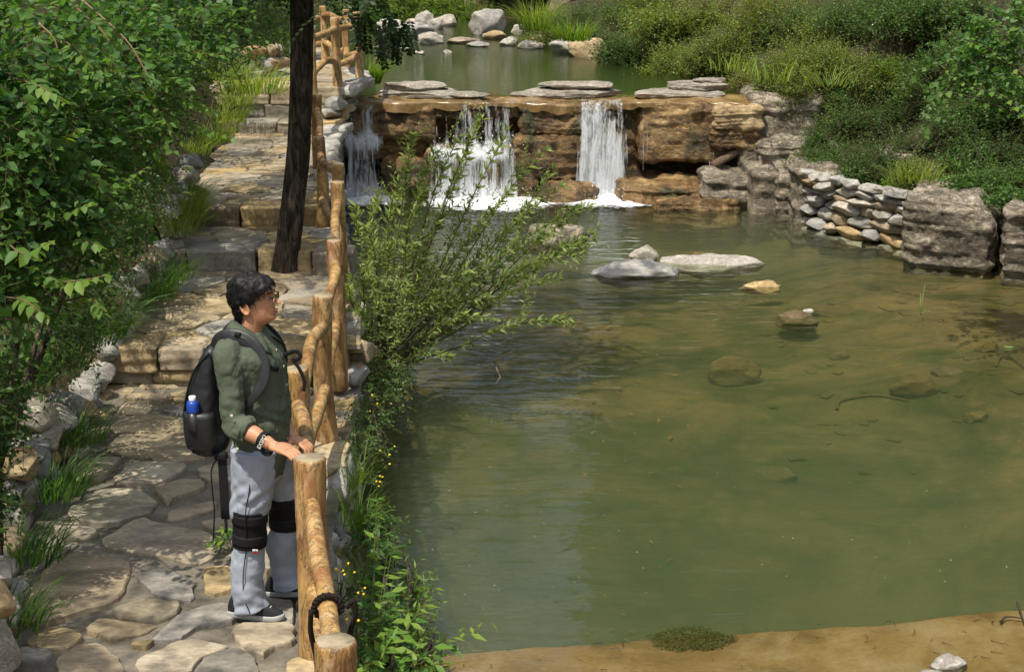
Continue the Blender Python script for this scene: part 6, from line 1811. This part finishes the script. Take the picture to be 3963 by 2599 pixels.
# --- weed sprig on the path behind the man's legs
def sprig(label, base, tips, nl, ln, kindlib, name="weed", cat="weed", r=.003, start=.25):
    e = empty(name, tuple(base), label, cat)
    for t in tips:
        b = np.asarray(base, dtype=float); t = np.asarray(t, dtype=float)
        spray(e, tuple(base), [b, b * .5 + t * .5 + np.array([0, 0, .04]), t], nl, ln, kindlib, r, 1, (.08, .10, .03), start)
    return e
LONG_ME = []
for j in range(4):
    T, F = LEAF_LANCE
    V = T.copy(); V[:, 0] *= 1.35; V[:, 2] += .12 * np.sin(V[:, 1] * 1.8 + j)
    cc = [(.045, .115, .020), (.070, .165, .028), (.110, .220, .030), (.170, .270, .040)][j]
    LONG_ME.append(np_mesh("leaf", V, [F], M['leaf_gloss'], col=np.tile(cc, (len(V), 1)), smooth=True))
wb_ = PZ(540, 1280, .02)
sprig("green weed with pointed leaves on the path behind the man's legs", tuple(wb_), [np.array(wb_) + v for v in ([-.10, .0, .06], [-.04, -.02, .14], [.02, .02, .16], [-.15, .04, .03], [.06, 0, .10])], 8, .075, LONG_ME)
# --- long leaved plant in front of the railing at the bottom
lp = (-.70, 6.7, -.30)
lp_pts = [(-.62, 6.25, .20), (-.52, 6.45, .24), (-.42, 6.6, .08), (-.30, 6.7, -.05), (-.20, 6.85, .05), (-.10, 7.0, .0), (-.45, 6.9, .12), (-.58, 7.1, .22), (-.38, 6.3, -.15), (-.48, 6.2, .0), (-.58, 6.85, .05), (-.26, 6.55, -.22), (-.38, 7.05, .16), (-.52, 6.6, .30), (-.62, 7.35, .2), (-.66, 7.6, .10), (-.60, 7.75, -.05), (-.74, 8.0, .15), (-.66, 8.2, .0), (-.50, 7.4, -.1), (-.78, 8.4, .1), (-.50, 6.0, .05), (-.44, 5.9, -.15)]
sprig("plant with long glossy pointed leaves spilling over the wall at the nearest railing", lp, lp_pts, 10, .105, LONG_ME, "leafy_plant", "plant", .0035, .3)
shrub("dense low greenery on the wall below the nearest railing post", [(-.66, 6.7, -.15, .13, .45, .20), (-.62, 7.3, -.12, .13, .4, .18), (-.72, 7.9, -.12, .13, .4, .16), (-.58, 6.3, -.2, .12, .3, .16), (-.80, 8.5, -.1, .13, .4, .18)], (-.66, 6.9, -.42), 330, 7, .075, .20, 'ovate', LEAF_LANCE, 1.0, .3, .35, 3, shell=.1)
shrub("mixed light green herbs between the nearest rail and the water", [(-.50, 6.55, -.28, .16, .4, .12), (-.45, 7.1, -.26, .16, .4, .12), (-.55, 7.8, -.25, .14, .4, .12)], (-.55, 7.0, -.43), 150, 7, .06, .18, 'bright', LEAF_LANCE, 1.1, .4, .2, 3, shell=.1, name="herb", cat="herb")
sp = PZ(835, 1535, -.30)
sprig("small grey-green sprig at the bottom edge beside the nearest post", tuple(sp), [np.array(sp) + v for v in ([.05, -.05, .10], [.10, .0, .03], [-.03, -.02, .12], [.12, -.05, .06])], 6, .06, LONG_ME)
# --- yellow flowered plants on the wall
def yellow_plant(label, base, spots, leafn=160):
    e = empty("flowering_plant", tuple(base), label, "flower")
    g = Geo()
    for s in spots:
        s = np.asarray(s, dtype=float)
        V, F = tube([base, (np.asarray(base) + s) / 2 + np.array([0, 0, .03]), s], [.0022, .0012], 4, n=6); g.add(V, F, 1, (.07, .09, .03))
        m = 7
        t_ = rng.random(m)[:, None]
        pos = np.asarray(base) * (1 - t_) + s * t_
        V, F, C = leaves(pos, rdir(m), rdir(m) + np.array([0, 0, 1]), .030, LEAF_LANCE, 1.3, mixcol((.05, .10, .02), (.12, .18, .04), rng.random(m))); g.add(V, F, 0, C)
    o = keep_world(g.obj("stems", [M['leaf'], M['twig']], e), base); o["kind"] = "stuff"
    a = np.linspace(0, 2 * math.pi, 11)[:-1]
    for s in spots:
        rr = .0065 + .003 * rng.random()
        nv = nrm(np.array([-.2, -.6, 1.0]) + .4 * rng.normal(size=3)); x = nrm(np.cross(nv, [1, .2, 0])); y = np.cross(nv, x)
        ring = [np.asarray(s) + rr * (1.15 if k % 2 else .75) * (math.cos(t) * x + math.sin(t) * y) for k, t in enumerate(a)]
        V = np.vstack([ring, np.asarray(s) + nv * .005, np.asarray(s) - nv * .004]); k = np.arange(10)
        F = np.vstack([np.stack([k, (k + 1) % 10, np.full(10, 10)], -1), np.stack([(k + 1) % 10, k, np.full(10, 11)], -1)])
        keep_world(Geo().add(V, F, 0, (.72, .52, .03)).obj("flower", M['flower'], e), base)
def spots(n, vx, vy, sx, sy, D, sd=.15): return [tuple(PD(vx + sx * rng.normal(), vy + sy * rng.normal(), D + sd * rng.normal())) for _ in range(n)]
yellow_plant("yellow flowered weed hanging over the water below the creeper", tuple(PZ(840, 1120, -.2)), spots(4, 885, 1060, 18, 14, 8.7) + spots(5, 890, 1115, 22, 18, 8.3))
yellow_plant("yellow flower heads between the nearest rail and the long leaved plant", tuple(PZ(790, 1400, -.2)), spots(6, 790, 1330, 14, 14, 6.4) + spots(4, 850, 1380, 25, 25, 6.5) + spots(2, 810, 1440, 22, 12, 6.2))
yellow_plant("few yellow flowers high on the creeper above the water", tuple(PZ(860, 1010, -.2)), spots(4, 880, 940, 25, 10, 9.8))
# --- creeper on the wall
shrub("small leaved creeper hanging from the wall under the willow", [lobe(870, 880, 11.2, .22, .3, .2), lobe(900, 930, 10.6, .2, .3, .2), lobe(860, 970, 10.0, .18, .3, .18), lobe(930, 870, 11.6, .15, .2, .12), lobe(850, 1030, 9.5, .15, .3, .15)], tuple(PZ(850, 930, -.1)), 420, 8, .024, .16, 'ovate', LEAF_QUAD, 1.4, .0, .5, 2, shell=.2, name="creeper", cat="creeper")

# --- willow shrub
wbase = tuple(PZ(872, 868, -.42))
willow = empty("willow", wbase, "bushy young willow leaning out over the pool from the wall", "willow")
wg = Geo()
tips = [(962, 300, 12.2), (1012, 345, 12.4), (1075, 300, 12.3), (1128, 262, 12.2), (1098, 345, 12.6), (1190, 290, 12.6), (1275, 335, 12.8), (1318, 420, 13.0), (1395, 550, 13.0), (1340, 480, 13.2), (1362, 590, 12.6), (1335, 738, 12.2), (1140, 690, 12.4), (1250, 470, 12.6), (1200, 430, 12.4), (880, 440, 12.8), (828, 470, 12.0), (845, 520, 11.8), (920, 450, 12.5), (1060, 470, 12.6), (990, 430, 12.0), (1120, 520, 12.8), (1210, 560, 12.4), (1290, 530, 12.8),
        (1045, 830, 12.0), (1150, 740, 12.0), (860, 600, 11.9), (900, 560, 12.2), (960, 560, 12.4), (1020, 600, 12.8), (820, 640, 11.7), (1090, 620, 12.2), (1160, 620, 12.7), (950, 650, 12.1), (1010, 700, 12.3), (835, 720, 11.8), (880, 700, 12.2), (1310, 640, 12.6), (1240, 610, 12.9), (1405, 520, 13.2), (1380, 470, 13.3), (1300, 380, 13.1), (940, 380, 12.3), (1330, 560, 13.0)]
b = np.array(wbase)
for i, (vx, vy, D) in enumerate(tips):
    t = np.array(PD(vx, vy, D))
    flat = abs(t[2] - b[2]) < .45
    m1 = b + (t - b) * .35 + np.array([0, 0, .10 if flat else -.02]) + rng.normal(size=3) * .05
    m2 = b + (t - b) * .72 + np.array([0, 0, .08]) + rng.normal(size=3) * .04
    C = catmull([b + rng.normal(size=3) * np.array([.05, .05, .02]), m1, m2, t], 26)
    V, F = tube(C, [.009, .006, .002], 6)
    st = keep_world(Geo().add(V, F, 0, (.13, .11, .055)).obj("stem", M['twig'], willow), wbase)
    T = nrm(np.gradient(C, axis=0))
    Lt = np.linalg.norm(t - b)
    nl = int(Lt * 52)
    tt = .30 + .70 * rng.random(nl) ** .8; ji = np.minimum(25, (tt * 25).astype(int))
    d = T[ji]; az = rdir(nl); side = nrm(np.cross(d, az))
    ld = d * .75 + side * .75 + np.array([0, 0, -.08])
    ct = np.clip(.35 + .5 * tt * rng.random(nl) + .2 * rng.normal(size=nl), 0, 1)
    V, F, Cc = leaves(C[ji] + 0, ld, rdir(nl) + np.array([-.3, -.4, .8]), .078 * (.7 + .6 * rng.random(nl)), LEAF_LANCE, 1.05, mixcol(*GREEN['willow'], ct)); wg.add(V, F, 0, Cc)
    # side shoots
    ns = max(3, int(Lt * 6)); sj = rng.integers(8, 23, ns)
    branchlets(wg, C[sj], T[sj] * .8 + .6 * rdir(ns) + np.array([0, 0, .35]), .12 + .20 * rng.random(ns), 9, .060, LEAF_LANCE, 1.0, .15, .0016, *GREEN['willow'], .3, .8, (.12, .13, .05), leaf_jit=.4)
# upright shoots all over the fan
sh_n = 0
for i, (vx, vy, D) in enumerate(tips * 2):
    t = np.array(PD(vx, vy, D)); q = .35 + .5 * rng.random()
    p = b + (t - b) * q + np.array([0, 0, .06]) + rng.normal(size=3) * .06
    ln = .28 + .34 * rng.random()
    dirv = nrm(np.array([.28 + .25 * rng.normal(), .15 * rng.normal(), 1.0]))
    branchlets(wg, p[None], dirv[None], np.array([ln]), int(ln * 62), .058, LEAF_LANCE, 1.0, -.05, .0026, *GREEN['willow'], .25, .75, (.14, .15, .06), leaf_jit=.45, t0=.12)
# leafy lower skirt down the wall
P_ = np.array([PD(820 + 120 * rng.random(), 640 + 240 * rng.random(), 11.4 + .6 * rng.random()) for _ in range(150)])
branchlets(wg, P_, rdir(150) + np.array([.2, -.2, .7]), .16, 8, .045, LEAF_LANCE, 1.2, .1, .0018, *GREEN['willow'], .4, .8, (.12, .13, .05))
o = keep_world(wg.obj("foliage", [M['leaf'], M['twig']], willow), wbase); o["kind"] = "stuff"

# --- right bank shrubs
rb = [  # vx, vy, D, radii, kind, leaf, label
    (1290, 70, 33, (.9, .9, .6), 'fine', .05, "grassy shrub right of the large pale boulder at the head of the valley"),
    (1370, 50, 32, (1.0, .9, .7), 'ovate', .05, "green shrub behind the tan rocks of the upper pool"),
    (1470, 120, 28.5, (.85, .8, .62), 'ovate', .04, "rounded green shrub standing at the edge of the upper pool"),
    (1440, 30, 33, (1.2, 1, .8), 'ovate', .05, "green bush high behind the upper pool"),
    (1560, 60, 29, (1.1, 1, .7), 'fine', .045, "yellow-green shrub on the slope right of the upper pool"),
    (1575, 150, 26.5, (.8, .7, .45), 'fine', .038, "feathery shrub leaning over the upper pool, left of the grasses"),
    (1660, 30, 28, (1.1, 1, .7), 'yellow', .045, "pale yellow-green bush at the top of the frame right of centre"),
    (1660, 140, 25, (.8, .8, .55), 'fine', .036, "olive green shrub above the right end of the upper pool"),
    (1740, 90, 24, (.9, .9, .6), 'fine', .036, "twiggy light green shrub on the right slope"),
    (1750, 190, 22.8, (.62, .6, .40), 'yellow', .032, "low yellowish shrub beside the broad slab"),
    (1830, 40, 23.5, (1.0, 1, .6), 'yellow', .036, "tall pale green shrub at the top of the right slope"),
    (1840, 150, 21.8, (.75, .7, .50), 'fine', .032, "dense fine leaved shrub above the falls' right end"),
    (1860, 245, 20.8, (.60, .6, .42), 'fine', .030, "fine shrub hanging over the pale rocks right of the falls"),
    (1930, 90, 20.8, (.8, .8, .55), 'fine', .034, "mid green shrub on the slope left of the bright bush"),
    (1960, 220, 19.8, (.62, .6, .45), 'ovate', .034, "green shrub below the slope behind the dry stone wall"),
    (1930, 330, 19.6, (.50, .5, .38), 'ovate', .032, "shaded shrub hanging down to the upright banded rock"),
    (2075, 170, 17.6, (.42, .42, .26), 'bright', .052, "bright lime green bush lit by the sun on the right bank"),
    (2080, 270, 18.2, (.65, .6, .42), 'dark', .036, "dark shrub just below the lime green bush"),
    (2040, 370, 18.6, (.52, .5, .28), 'dark', .032, "shaded undergrowth above the dry stone wall"),
    (2230, 300, 17.4, (.65, .6, .5), 'dark', .038, "dark bush in deep shade at the right"),
    (2340, 230, 16.2, (.55, .6, .5), 'ovate', .045, "green bush at the right edge below the broad leaved branch"),
    (2350, 350, 16.6, (.6, .6, .4), 'dark', .036, "deeply shaded bush at the right edge of the frame"),
    (2030, 20, 20, (.8, .8, .5), 'ovate', .040, "leafy shrub at the top edge above the lime green bush"),
    (2180, 30, 17.5, (.75, .7, .5), 'ovate', .045, "leafy green shrub at the top edge right of centre right"),
    (2330, 30, 15.5, (.6, .6, .4), 'ovate', .05, "leafy green shrub in the upper right corner"),
    (2120, 340, 17.9, (.6, .5, .34), 'dark', .036, "shadowy bush over the hollow left of the big banded rock"),
    (1990, 290, 19.0, (.6, .5, .36), 'ovate', .034, "green shrub on the slope straight above the dry stone wall"),
    (2260, 380, 17.0, (.6, .5, .26), 'ovate', .04, "low bush growing over the top of the big banded rock"),
    (1790, 260, 21.6, (.45, .4, .3), 'fine', .03, "small shrub on the pale rock at the end of the falls"),
    (2290, 130, 16.6, (.6, .6, .5), 'ovate', .045, "leafy bush behind the broad leaved branch"),
    (1500, 20, 32, (1.0, .9, .6), 'fine', .05, "light green shrub at the top edge above the rounded shrub at the pool edge"),
    (1860, 60, 22.5, (.8, .7, .5), 'ovate', .036, "green shrub filling the slope below the tall pale green shrub"),
    (1960, 150, 20.5, (.55, .5, .4), 'fine', .034, "small light shrub left of the lime green bush"),
    (1900, 375, 19.3, (.42, .35, .26), 'ovate', .032, "leafy shrub hanging to the left end of the dry stone wall"),
    (2010, 405, 18.6, (.42, .3, .20), 'ovate', .032, "low leafy growth along the top of the dry stone wall"),
    (2160, 405, 17.3, (.45, .35, .22), 'fine', .034, "light green growth where the dry stone wall meets the big rock"),
    (2320, 420, 16.4, (.45, .35, .22), 'ovate', .036, "green growth over the rock at the right edge"),
    (1790, 310, 20.9, (.40, .35, .26), 'fine', .030, "fine green shrub drooping beside the leaning log"),
    (2190, 180, 17.8, (.6, .6, .45), 'ovate', .042, "mid green bush between the lime bush and the broad leaved branch"),
]
for i, (vx, vy, D, (rx, ry, rz), kind, ll, lb_) in enumerate(rb):
    dh = ground_hit(vx, vy + 20)
    if dh: D = dh - .25
    c = PD(vx, vy, D); sc_ = D / rb[i][2]; rx, ry, rz = rx * sc_, ry * sc_, rz * sc_
    lobes_ = [(c.x, c.y, c.z, rx * .72, ry * .72, rz * .72)]
    for q in range(4):
        a = q * 1.57 + i; lobes_.append((c.x + math.cos(a) * rx * .55, c.y + math.sin(a) * ry * .55, c.z + rz * (.35 * math.sin(i * 3.3 + q * 2.1)) - .1 * rz, rx * .5, ry * .5, rz * .55))
    rx, ry, rz = rx * 1.15, ry * 1.15, rz * 1.15; nn = int(800 + 420 * rx)
    shrub(lb_, lobes_, (c.x, c.y + .1, max(min(gz1(c.x, c.y), c.z - rz * .6), c.z - rz * 1.4)), nn, 10, ll, .40 if D > 20 else .32, kind, LEAF_QUAD if ll < .05 else LEAF_LANCE, 1.15 if ll < .05 else 1.6, .55, .20, 6, group="shrubs on the right bank", shell=.15, r0=.016, gap=.10)
# low weeds along the shore stones
for i, (vx, vy, D, n_, h, lb_) in enumerate([(1965, 425, 18.9, 120, .22, "leafy weed on top of the dry stone wall"), (2060, 440, 18.4, 160, .25, "bright weeds at the right end of the dry stone wall"), (2230, 430, 17.2, 160, .28, "green weeds on top of the big banded rock"), (2330, 460, 16.6, 160, .26, "weeds on the rock at the right edge of the frame"), (1860, 400, 19.9, 150, .3, "weeds growing down the upright banded rock")]):
    p = PD(vx, vy, D); L_ = [(p.x, p.y, p.z, .28, .2, h * .5), (p.x + .25, p.y - .1, p.z - .02, .2, .2, h * .4)]
    shrub(lb_, L_, (p.x, p.y, p.z - h * .6), n_, 7, .045, .14, 'bright' if i < 2 else 'ovate', LEAF_OVATE, .9, .4, .2, 2, name="weed", cat="weed", shell=.2, r0=.005)
for i, (vx, vy, z, n_, h, kd, lb_) in enumerate([(1790, 190, 1.3, 45, .45, 'fine', "long pale grass beside the slab at the right end of the falls"), (1690, 165, 1.2, 40, .4, 'fine', "arching grass at the right shore of the upper pool"), (1245, 70, 1.2, 300, .8, 'fine', "tall grass above the rocks at the head of the upper pool"), (1330, 95, 1.2, 260, .5, 'bright', "bright grass clump on the tan rocks of the upper pool"), (1930, 200, 2.2, 40, .4, 'fine', "grass hanging on the right slope below the shrubs"), (2120, 420, .3, 90, .3, 'yellow', "dry brownish grass above the big banded rock")]):
    tuft(lb_, P0(vx, vy, z) if i < 4 else tuple(PD(vx, vy, 20.0 if i == 4 else 17.6)), n_, .3, h, .5, .007, kd, .9)
# --- broad leaved branch reaching in from the upper right
brb = tuple(PD(2420, 330, 13.2))
bt_ = empty("tree", brb, "broad leaved branches reaching in from the upper right edge", "tree")
for i, pts in enumerate([[(2450, 360), (2390, 280), (2330, 225), (2250, 200), (2180, 150)], [(2440, 250), (2370, 170), (2290, 110), (2200, 80)], [(2440, 130), (2340, 60), (2250, 30)], [(2420, 300), (2350, 260), (2200, 215), (2150, 260)]]):
    spray(bt_, brb, [np.array(PD(x, y, 13.2 - .2 * j + .1 * i)) for j, (x, y) in enumerate(pts)], 22, .075, LEAF_ME, .012, 0, (.06, .05, .035), .25)
g = Geo()
P_, N_ = in_lobes([lobe(2250, 130, 13.6, .30, .3, .26), lobe(2340, 170, 13.4, .3, .3, .28), lobe(2360, 70, 13.5, .3, .3, .25), lobe(2160, 200, 13.6, .12, .15, .10), lobe(2160, 270, 13.4, .06, .06, .10)], 240, shell=.2)
branchlets(g, P_, N_ + .5 * rdir(240), .2, 7, .062, LEAF_OVATE, 1.05, .3, .003, *GREEN['ovate'], .5, .9)
o = keep_world(g.obj("foliage", [M['leaf_gloss'], M['twig']], bt_), brb); o["kind"] = "stuff"
V, F = tube([np.array(PD(2470, 420, 13.3)), np.array(PD(2440, 300, 13.2)), np.array(PD(2430, 100, 13.2)), np.array(PD(2420, -120, 13.2))], [.07, .05, .03], 10, n=20, jitter=.1); keep_world(Geo().add(V, F).obj("trunk", M['bark'], bt_), brb)

# --- far green bank at the head of the valley
for i, (vx, vy, D, r_, kd, lb_) in enumerate([(960, 10, 40, 1.0, 'bright', "bright green herbs on the far bank at the top left"), (1040, 20, 40, 1.0, 'bright', "bright green herbs on the far bank left of the cave"), (1085, -5, 41, .8, 'fine', "green shrub beside the dark cave"), (890, 0, 38, 1.0, 'fine', "green shrub on the far bank behind the hanging leaves"), (830, 20, 36, .9, 'ovate', "green bush behind the far railing")]):
    dh = ground_hit(vx, vy + 15, 24)
    if dh: D = dh - .3
    c = PD(vx, vy, D)
    shrub(lb_, [(c.x, c.y, c.z, r_, .9, .5), (c.x + .4, c.y - .4, c.z - .3, r_ * .6, .6, .3)], None, 700, 9, .075, .34, kd, LEAF_LANCE, 1.6, .5, .2, 3, group="far bank greenery", shell=.2)

# --- trees on the left bank whose crowns stand above the frame and dapple the path
def canopy_tree(label, base, lobes, n, ll=.06, k=9, kind='ovate'):
    e = empty("tree", base, label, "tree")
    c = np.array([l[:3] for l in lobes])
    b = np.array(base); top = c.mean(0) + np.array([0, 0, .4])
    V, F = trunk_geo([b - [0, 0, .3], b + (top - b) * .4 + [.1, 0, 0], top], [.13, .10, .04], 5, 14, 24); keep_world(Geo().add(V, F).obj("trunk", M['bark'], e), base)
    for l in c:
        V, F = tube([b + (top - b) * .55, (b + (top - b) * .6 + l) / 2 + [0, 0, .2], l], [.05, .03, .012], 7, n=12); keep_world(Geo().add(V, F).obj("limb", M['bark'], e), base)
    P, N = in_lobes(lobes, n, shell=.1)
    g = Geo(); branchlets(g, P, N + .5 * rdir(n), .35, k, ll, LEAF_QUAD, 1.3, .3, .003, *GREEN[kind], .5, .9)
    o = keep_world(g.obj("crown", [M['leaf'], M['twig']], e), base); o["kind"] = "stuff"
canopy_tree("tall tree on the left bank shading the near path", (-5.2, 5.2, gz1(-5.2, 5.2)), [(-3.7, 5.0, 5.2, .8, .8, .5), (-3.6, 4.0, 5.4, .8, .9, .5), (-3.3, 3.2, 5.0, .8, .8, .5), (-2.6, 2.7, 4.9, .8, .6, .4), (-4.1, 6.2, 5.3, .6, .7, .4), (-3.95, 5.5, 5.0, .5, .7, .4), (-4.0, 4.6, 5.0, .5, .7, .4)], 620)
canopy_tree("tall tree on the left bank shading the steps", (-5.6, 10.5, gz1(-5.6, 10.5)), [(-4.1, 9.4, 5.6, .8, 1.0, .5), (-4.3, 11.4, 5.8, .8, 1.1, .5), (-4.4, 13.4, 6.0, .8, 1.0, .5), (-3.9, 7.9, 5.4, .6, .7, .4)], 190)

# --- the wooded slopes around the valley, one mass
g = Geo()
def scatter_wood(x0, x1, y0, y1, n, hmax, size, cond=None):
    x = x0 + (x1 - x0) * rng.random(n); y = y0 + (y1 - y0) * rng.random(n)
    if cond is not None:
        kx = cond(x, y); x, y = x[kx], y[kx]; 
    n = len(x)
    cl = fbm(np.column_stack([x * .35, y * .35, 0 * x]), 3)
    z = ground_z(x, y) + hmax * np.clip(.55 + 1.1 * cl, .1, 1.2) * rng.random(n) ** .6
    V, F, C = leaves(np.column_stack([x, y, z]), rdir(n), rdir(n) + np.array([0, 0, .6]), size * (.6 + .8 * rng.random(n)), LEAF_QUAD, 1.6, mixcol((.018, .040, .012), (.075, .125, .025), np.clip(.5 + cl + .3 * rng.normal(size=n), 0, 1)))
    g.add(V, F, 0, C)
scatter_wood(-26, 26, 44, 62, 26000, 7, .40)
scatter_wood(2.6, 26, 45, 58, 30000, 22, .62)
scatter_wood(-30, -7, 45, 58, 16000, 18, .62)
scatter_wood(9, 24, 8, 44, 26000, 6, .34, lambda x, y: x > XP(np.clip(y, 2, 21)) + 3.2)
scatter_wood(3.5, 10, 24, 44, 12000, 3.5, .26, lambda x, y: x > XU(y) + 3.0)
scatter_wood(-24, -6.2, 12, 44, 16000, 5, .34)
scatter_wood(4.8, 12, 9, 30, 16000, 1.8, .20, lambda x, y: (x > XP(np.clip(y, 2, 21)) + .8) & (x > .37 * y + .3))
o = g.obj("wooded_slope", M['leaf']); tag(o, "dense green woodland covering the valley sides", kind="stuff")
# ------------------------------------------------------------------ small things on and in the water
fl = PZ(2345, 806, WATER_Z + .008)
o = mobj("floating_leaf", np_mesh("floating_leaf", np.array([[-.045, -.015, .002], [0, -.026, 0], [.05, -.002, .003], [.02, .025, .001], [-.035, .022, .004], [0, 0, .005]]), [np.array([[0, 1, 5], [1, 2, 5], [2, 3, 5], [3, 4, 5], [4, 0, 5]])], M['leaf_gloss'], col=np.tile((.16, .30, .10), (6, 1))), None, tuple(fl))
tag(o, "green leaf floating on the pool near the right edge", "leaf")
fl = PZ(1675, 2372 / 1.0 * 0 + 1000, WATER_Z)
def twig_thing(name, label, cat, paths, r, col=(.30, .20, .11)):
    b = paths[0][0]; g = Geo()
    for p in paths:
        V, F = tube(p, [r, r * .5], 6, n=16); g.add(V, F, 0, col)
    e = g.obj(name, M['twig']); return tag(e, label, cat)
def WP(vx, vy, dz=.006): return np.array(PZ(vx, vy, WATER_Z + dz))
twig_thing("driftwood_twig", "bent dry twig floating right of the willow", "twig", [[WP(1148, 838), WP(1165, 828, .02), WP(1182, 822, .03), WP(1205, 826, .01)], [WP(1182, 822, .03), WP(1196, 812, .05)]], .008)
twig_thing("driftwood_twig", "pale forked twig standing in the pool below the floating one", "twig", [[WP(1152, 852, .04), WP(1158, 865, .02), WP(1163, 876, .0)], [WP(1163, 876, .0), WP(1152, 892, -.03)]], .006, (.42, .32, .2))
twig_thing("reed_sprig", "single green reed sprig standing in the pool at the right", "reed", [[WP(2141, 732, -.02), WP(2143, 700, .12), WP(2150, 662, .26)], [WP(2141, 732, -.02), WP(2139, 705, .1), WP(2140, 680, .18)], [WP(2141, 728, 0), WP(2155, 722, .03), WP(2168, 728, .01)]], .005, (.14, .22, .06))
twig_thing("driftwood_twig", "dark stick lying on the sand ledge at the right", "twig", [[np.array(PZ(2325, 1445, -.44)), np.array(PZ(2340, 1432, -.43)), np.array(PZ(2378, 1436, -.43))], [np.array(PZ(2365, 1400, -.43)), np.array(PZ(2380, 1445, -.43))]], .008, (.05, .04, .03))
twig_thing("sunken_branch", "curved branch lying on the deep pool bed", "branch", [[np.array(on_bed(1945, 950)), np.array(on_bed(1955, 930)), np.array(on_bed(2030, 918)), np.array(on_bed(2110, 930))]], .018, (.10, .07, .03))
twig_thing("sunken_branch", "curved branch under water at the right edge", "branch", [[np.array(on_bed(2315, 850)), np.array(on_bed(2325, 830)), np.array(on_bed(2350, 830)), np.array(on_bed(2385, 855))]], .014, (.10, .07, .03))
# litter lying on the sand ledge, too small to count
g = Geo(); n = 60
for _ in range(n):
    p = np.array(PZ(900 + 1470 * rng.random(), 1440 + 120 * rng.random(), -.455)); p[2] = -.458
    if p[1] > float(ledge_y(np.array(p[0]))) - .06: continue
    a = rng.random() * 6.28; L_ = .02 + .06 * rng.random()
    V, F = tube([p, p + np.array([math.cos(a) * L_ * .5, math.sin(a) * L_ * .5, .004]), p + np.array([math.cos(a + .4) * L_, math.sin(a + .4) * L_, 0])], [.0022, .0012], 4, n=5); g.add(V, F, 0, (.06, .04, .02) if rng.random() < .7 else (.30, .22, .13))
o = g.obj("litter", M['twig']); tag(o, "thin twigs and litter strewn over the sand ledge", kind="stuff")
# algae mat on the sand
g = Geo(); c = PZ(1612, 1478, -.45); n = 2600
ra = np.sqrt(rng.random(n)); an = rng.random(n) * 6.283
edge = .24 * (1 + .35 * fbm(np.column_stack([np.cos(an) * 1.5, np.sin(an) * 1.5, 0 * an]), 3))
p = np.column_stack([c.x + ra * edge * np.cos(an), c.y + ra * edge * .62 * np.sin(an), np.full(n, -.462) + .020 * (1 - ra) * rng.random(n)])
V, F, C = leaves(p, rdir(n) * np.array([1, 1, .25]), np.tile([0, 0, 1.0], (n, 1)) + .5 * rdir(n), .022, LEAF_QUAD, .35, mixcol((.05, .06, .015), (.16, .16, .04), rng.random(n))); g.add(V, F, 0, C)
o = g.obj("algae_mat", M['leaf']); tag(o, "clump of dark green weed lying on the sand ledge", "algae", kind="stuff")
# specks of foam and petals drifting on the pool
n = 120; vx = 1000 + 1380 * rng.random(n); vy = 860 + 560 * rng.random(n)
P_ = np.array([PZ(a, b, WATER_Z + .003) for a, b in zip(vx, vy)])
V, F, C = leaves(P_, rdir(n) * np.array([1, 1, 0]), np.tile([0, 0, 1.0], (n, 1)), .004 + .005 * rng.random(n), LEAF_QUAD, 1.4, np.ones((n, 3)))
o = Geo().add(V, F, 0, C).obj("floating_specks", M['white']); tag(o, "tiny white specks drifting on the water", kind="stuff")
p = PZ(2205, 1552, -.45); rock("rock", (p.x, p.y, -.44), (.10, .05, .06), M['rock_pale'], 700, "cream coloured angular rock on the sand at the bottom right", n=12, amp=.2, facet=.68, rz=.35)
p = PZ(2165, 1572, -.45); rock("rock", (p.x, p.y, -.455), (.09, .05, .035), M['rock_pale'], 701, "flat cream rock beside the angular rock at the bottom edge", n=10, amp=.2, facet=.7)
p = PZ(955, 1530, -.47); rock("rock", (p.x, p.y, -.47), (.10, .07, .045), M['rock_tan'], 702, "ochre stone on the sand near the nearest post", n=10, amp=.2, facet=.75)
# leaning log on the right of the falls
a_, b_ = PD(1655, 385, 20.9), PD(1745, 335, 21.1)
o = mobj("leaning_log", log_mesh("leaning_log", [(0, 0, 0), tuple((b_ - a_) * .5), tuple(b_ - a_)], [.06, .055, .05], 720, 10, 12), None, tuple(a_)); o.data.materials.clear(); o.data.materials.append(M['wood']); o.data.materials.append(M['wood'])
tag(o, "weathered log leaning in the hollow at the right end of the falls", "log")
# sunken orange leaves on the bed
n = 50; vx = 1330 + 260 * rng.random(n); vy = 720 + 480 * rng.random(n)
P_ = np.array([PZ(a, b, -.62) for a, b in zip(vx, vy)]); P_[:, 2] = bed_z(P_[:, 0], P_[:, 1]) + .02
V, F, C = leaves(P_, rdir(n) * np.array([1, 1, .1]), np.tile([0, 0, 1.0], (n, 1)) + .3 * rdir(n), .04 + .05 * rng.random(n), LEAF_QUAD, .7, mixcol((.22, .09, .02), (.36, .16, .05), rng.random(n)))
o = Geo().add(V, F, 0, C).obj("sunken_leaves", M['flower']); tag(o, "orange dead leaves scattered on the pool bed", kind="stuff")
# put every group's origin at its own base
for e in list(COL.objects):
    if e.type == 'EMPTY' and e.parent is None and e.location.length < 1e-6 and e.children:
        bb = [c.matrix_basis @ Vector(v) for c in e.children if c.type == 'MESH' for v in c.bound_box]
        if not bb: continue
        base = Vector((sum(v.x for v in bb) / len(bb), sum(v.y for v in bb) / len(bb), min(v.z for v in bb)))
        e.location = base
        for c in e.children: c.matrix_parent_inverse = Matrix.Translation(-base)
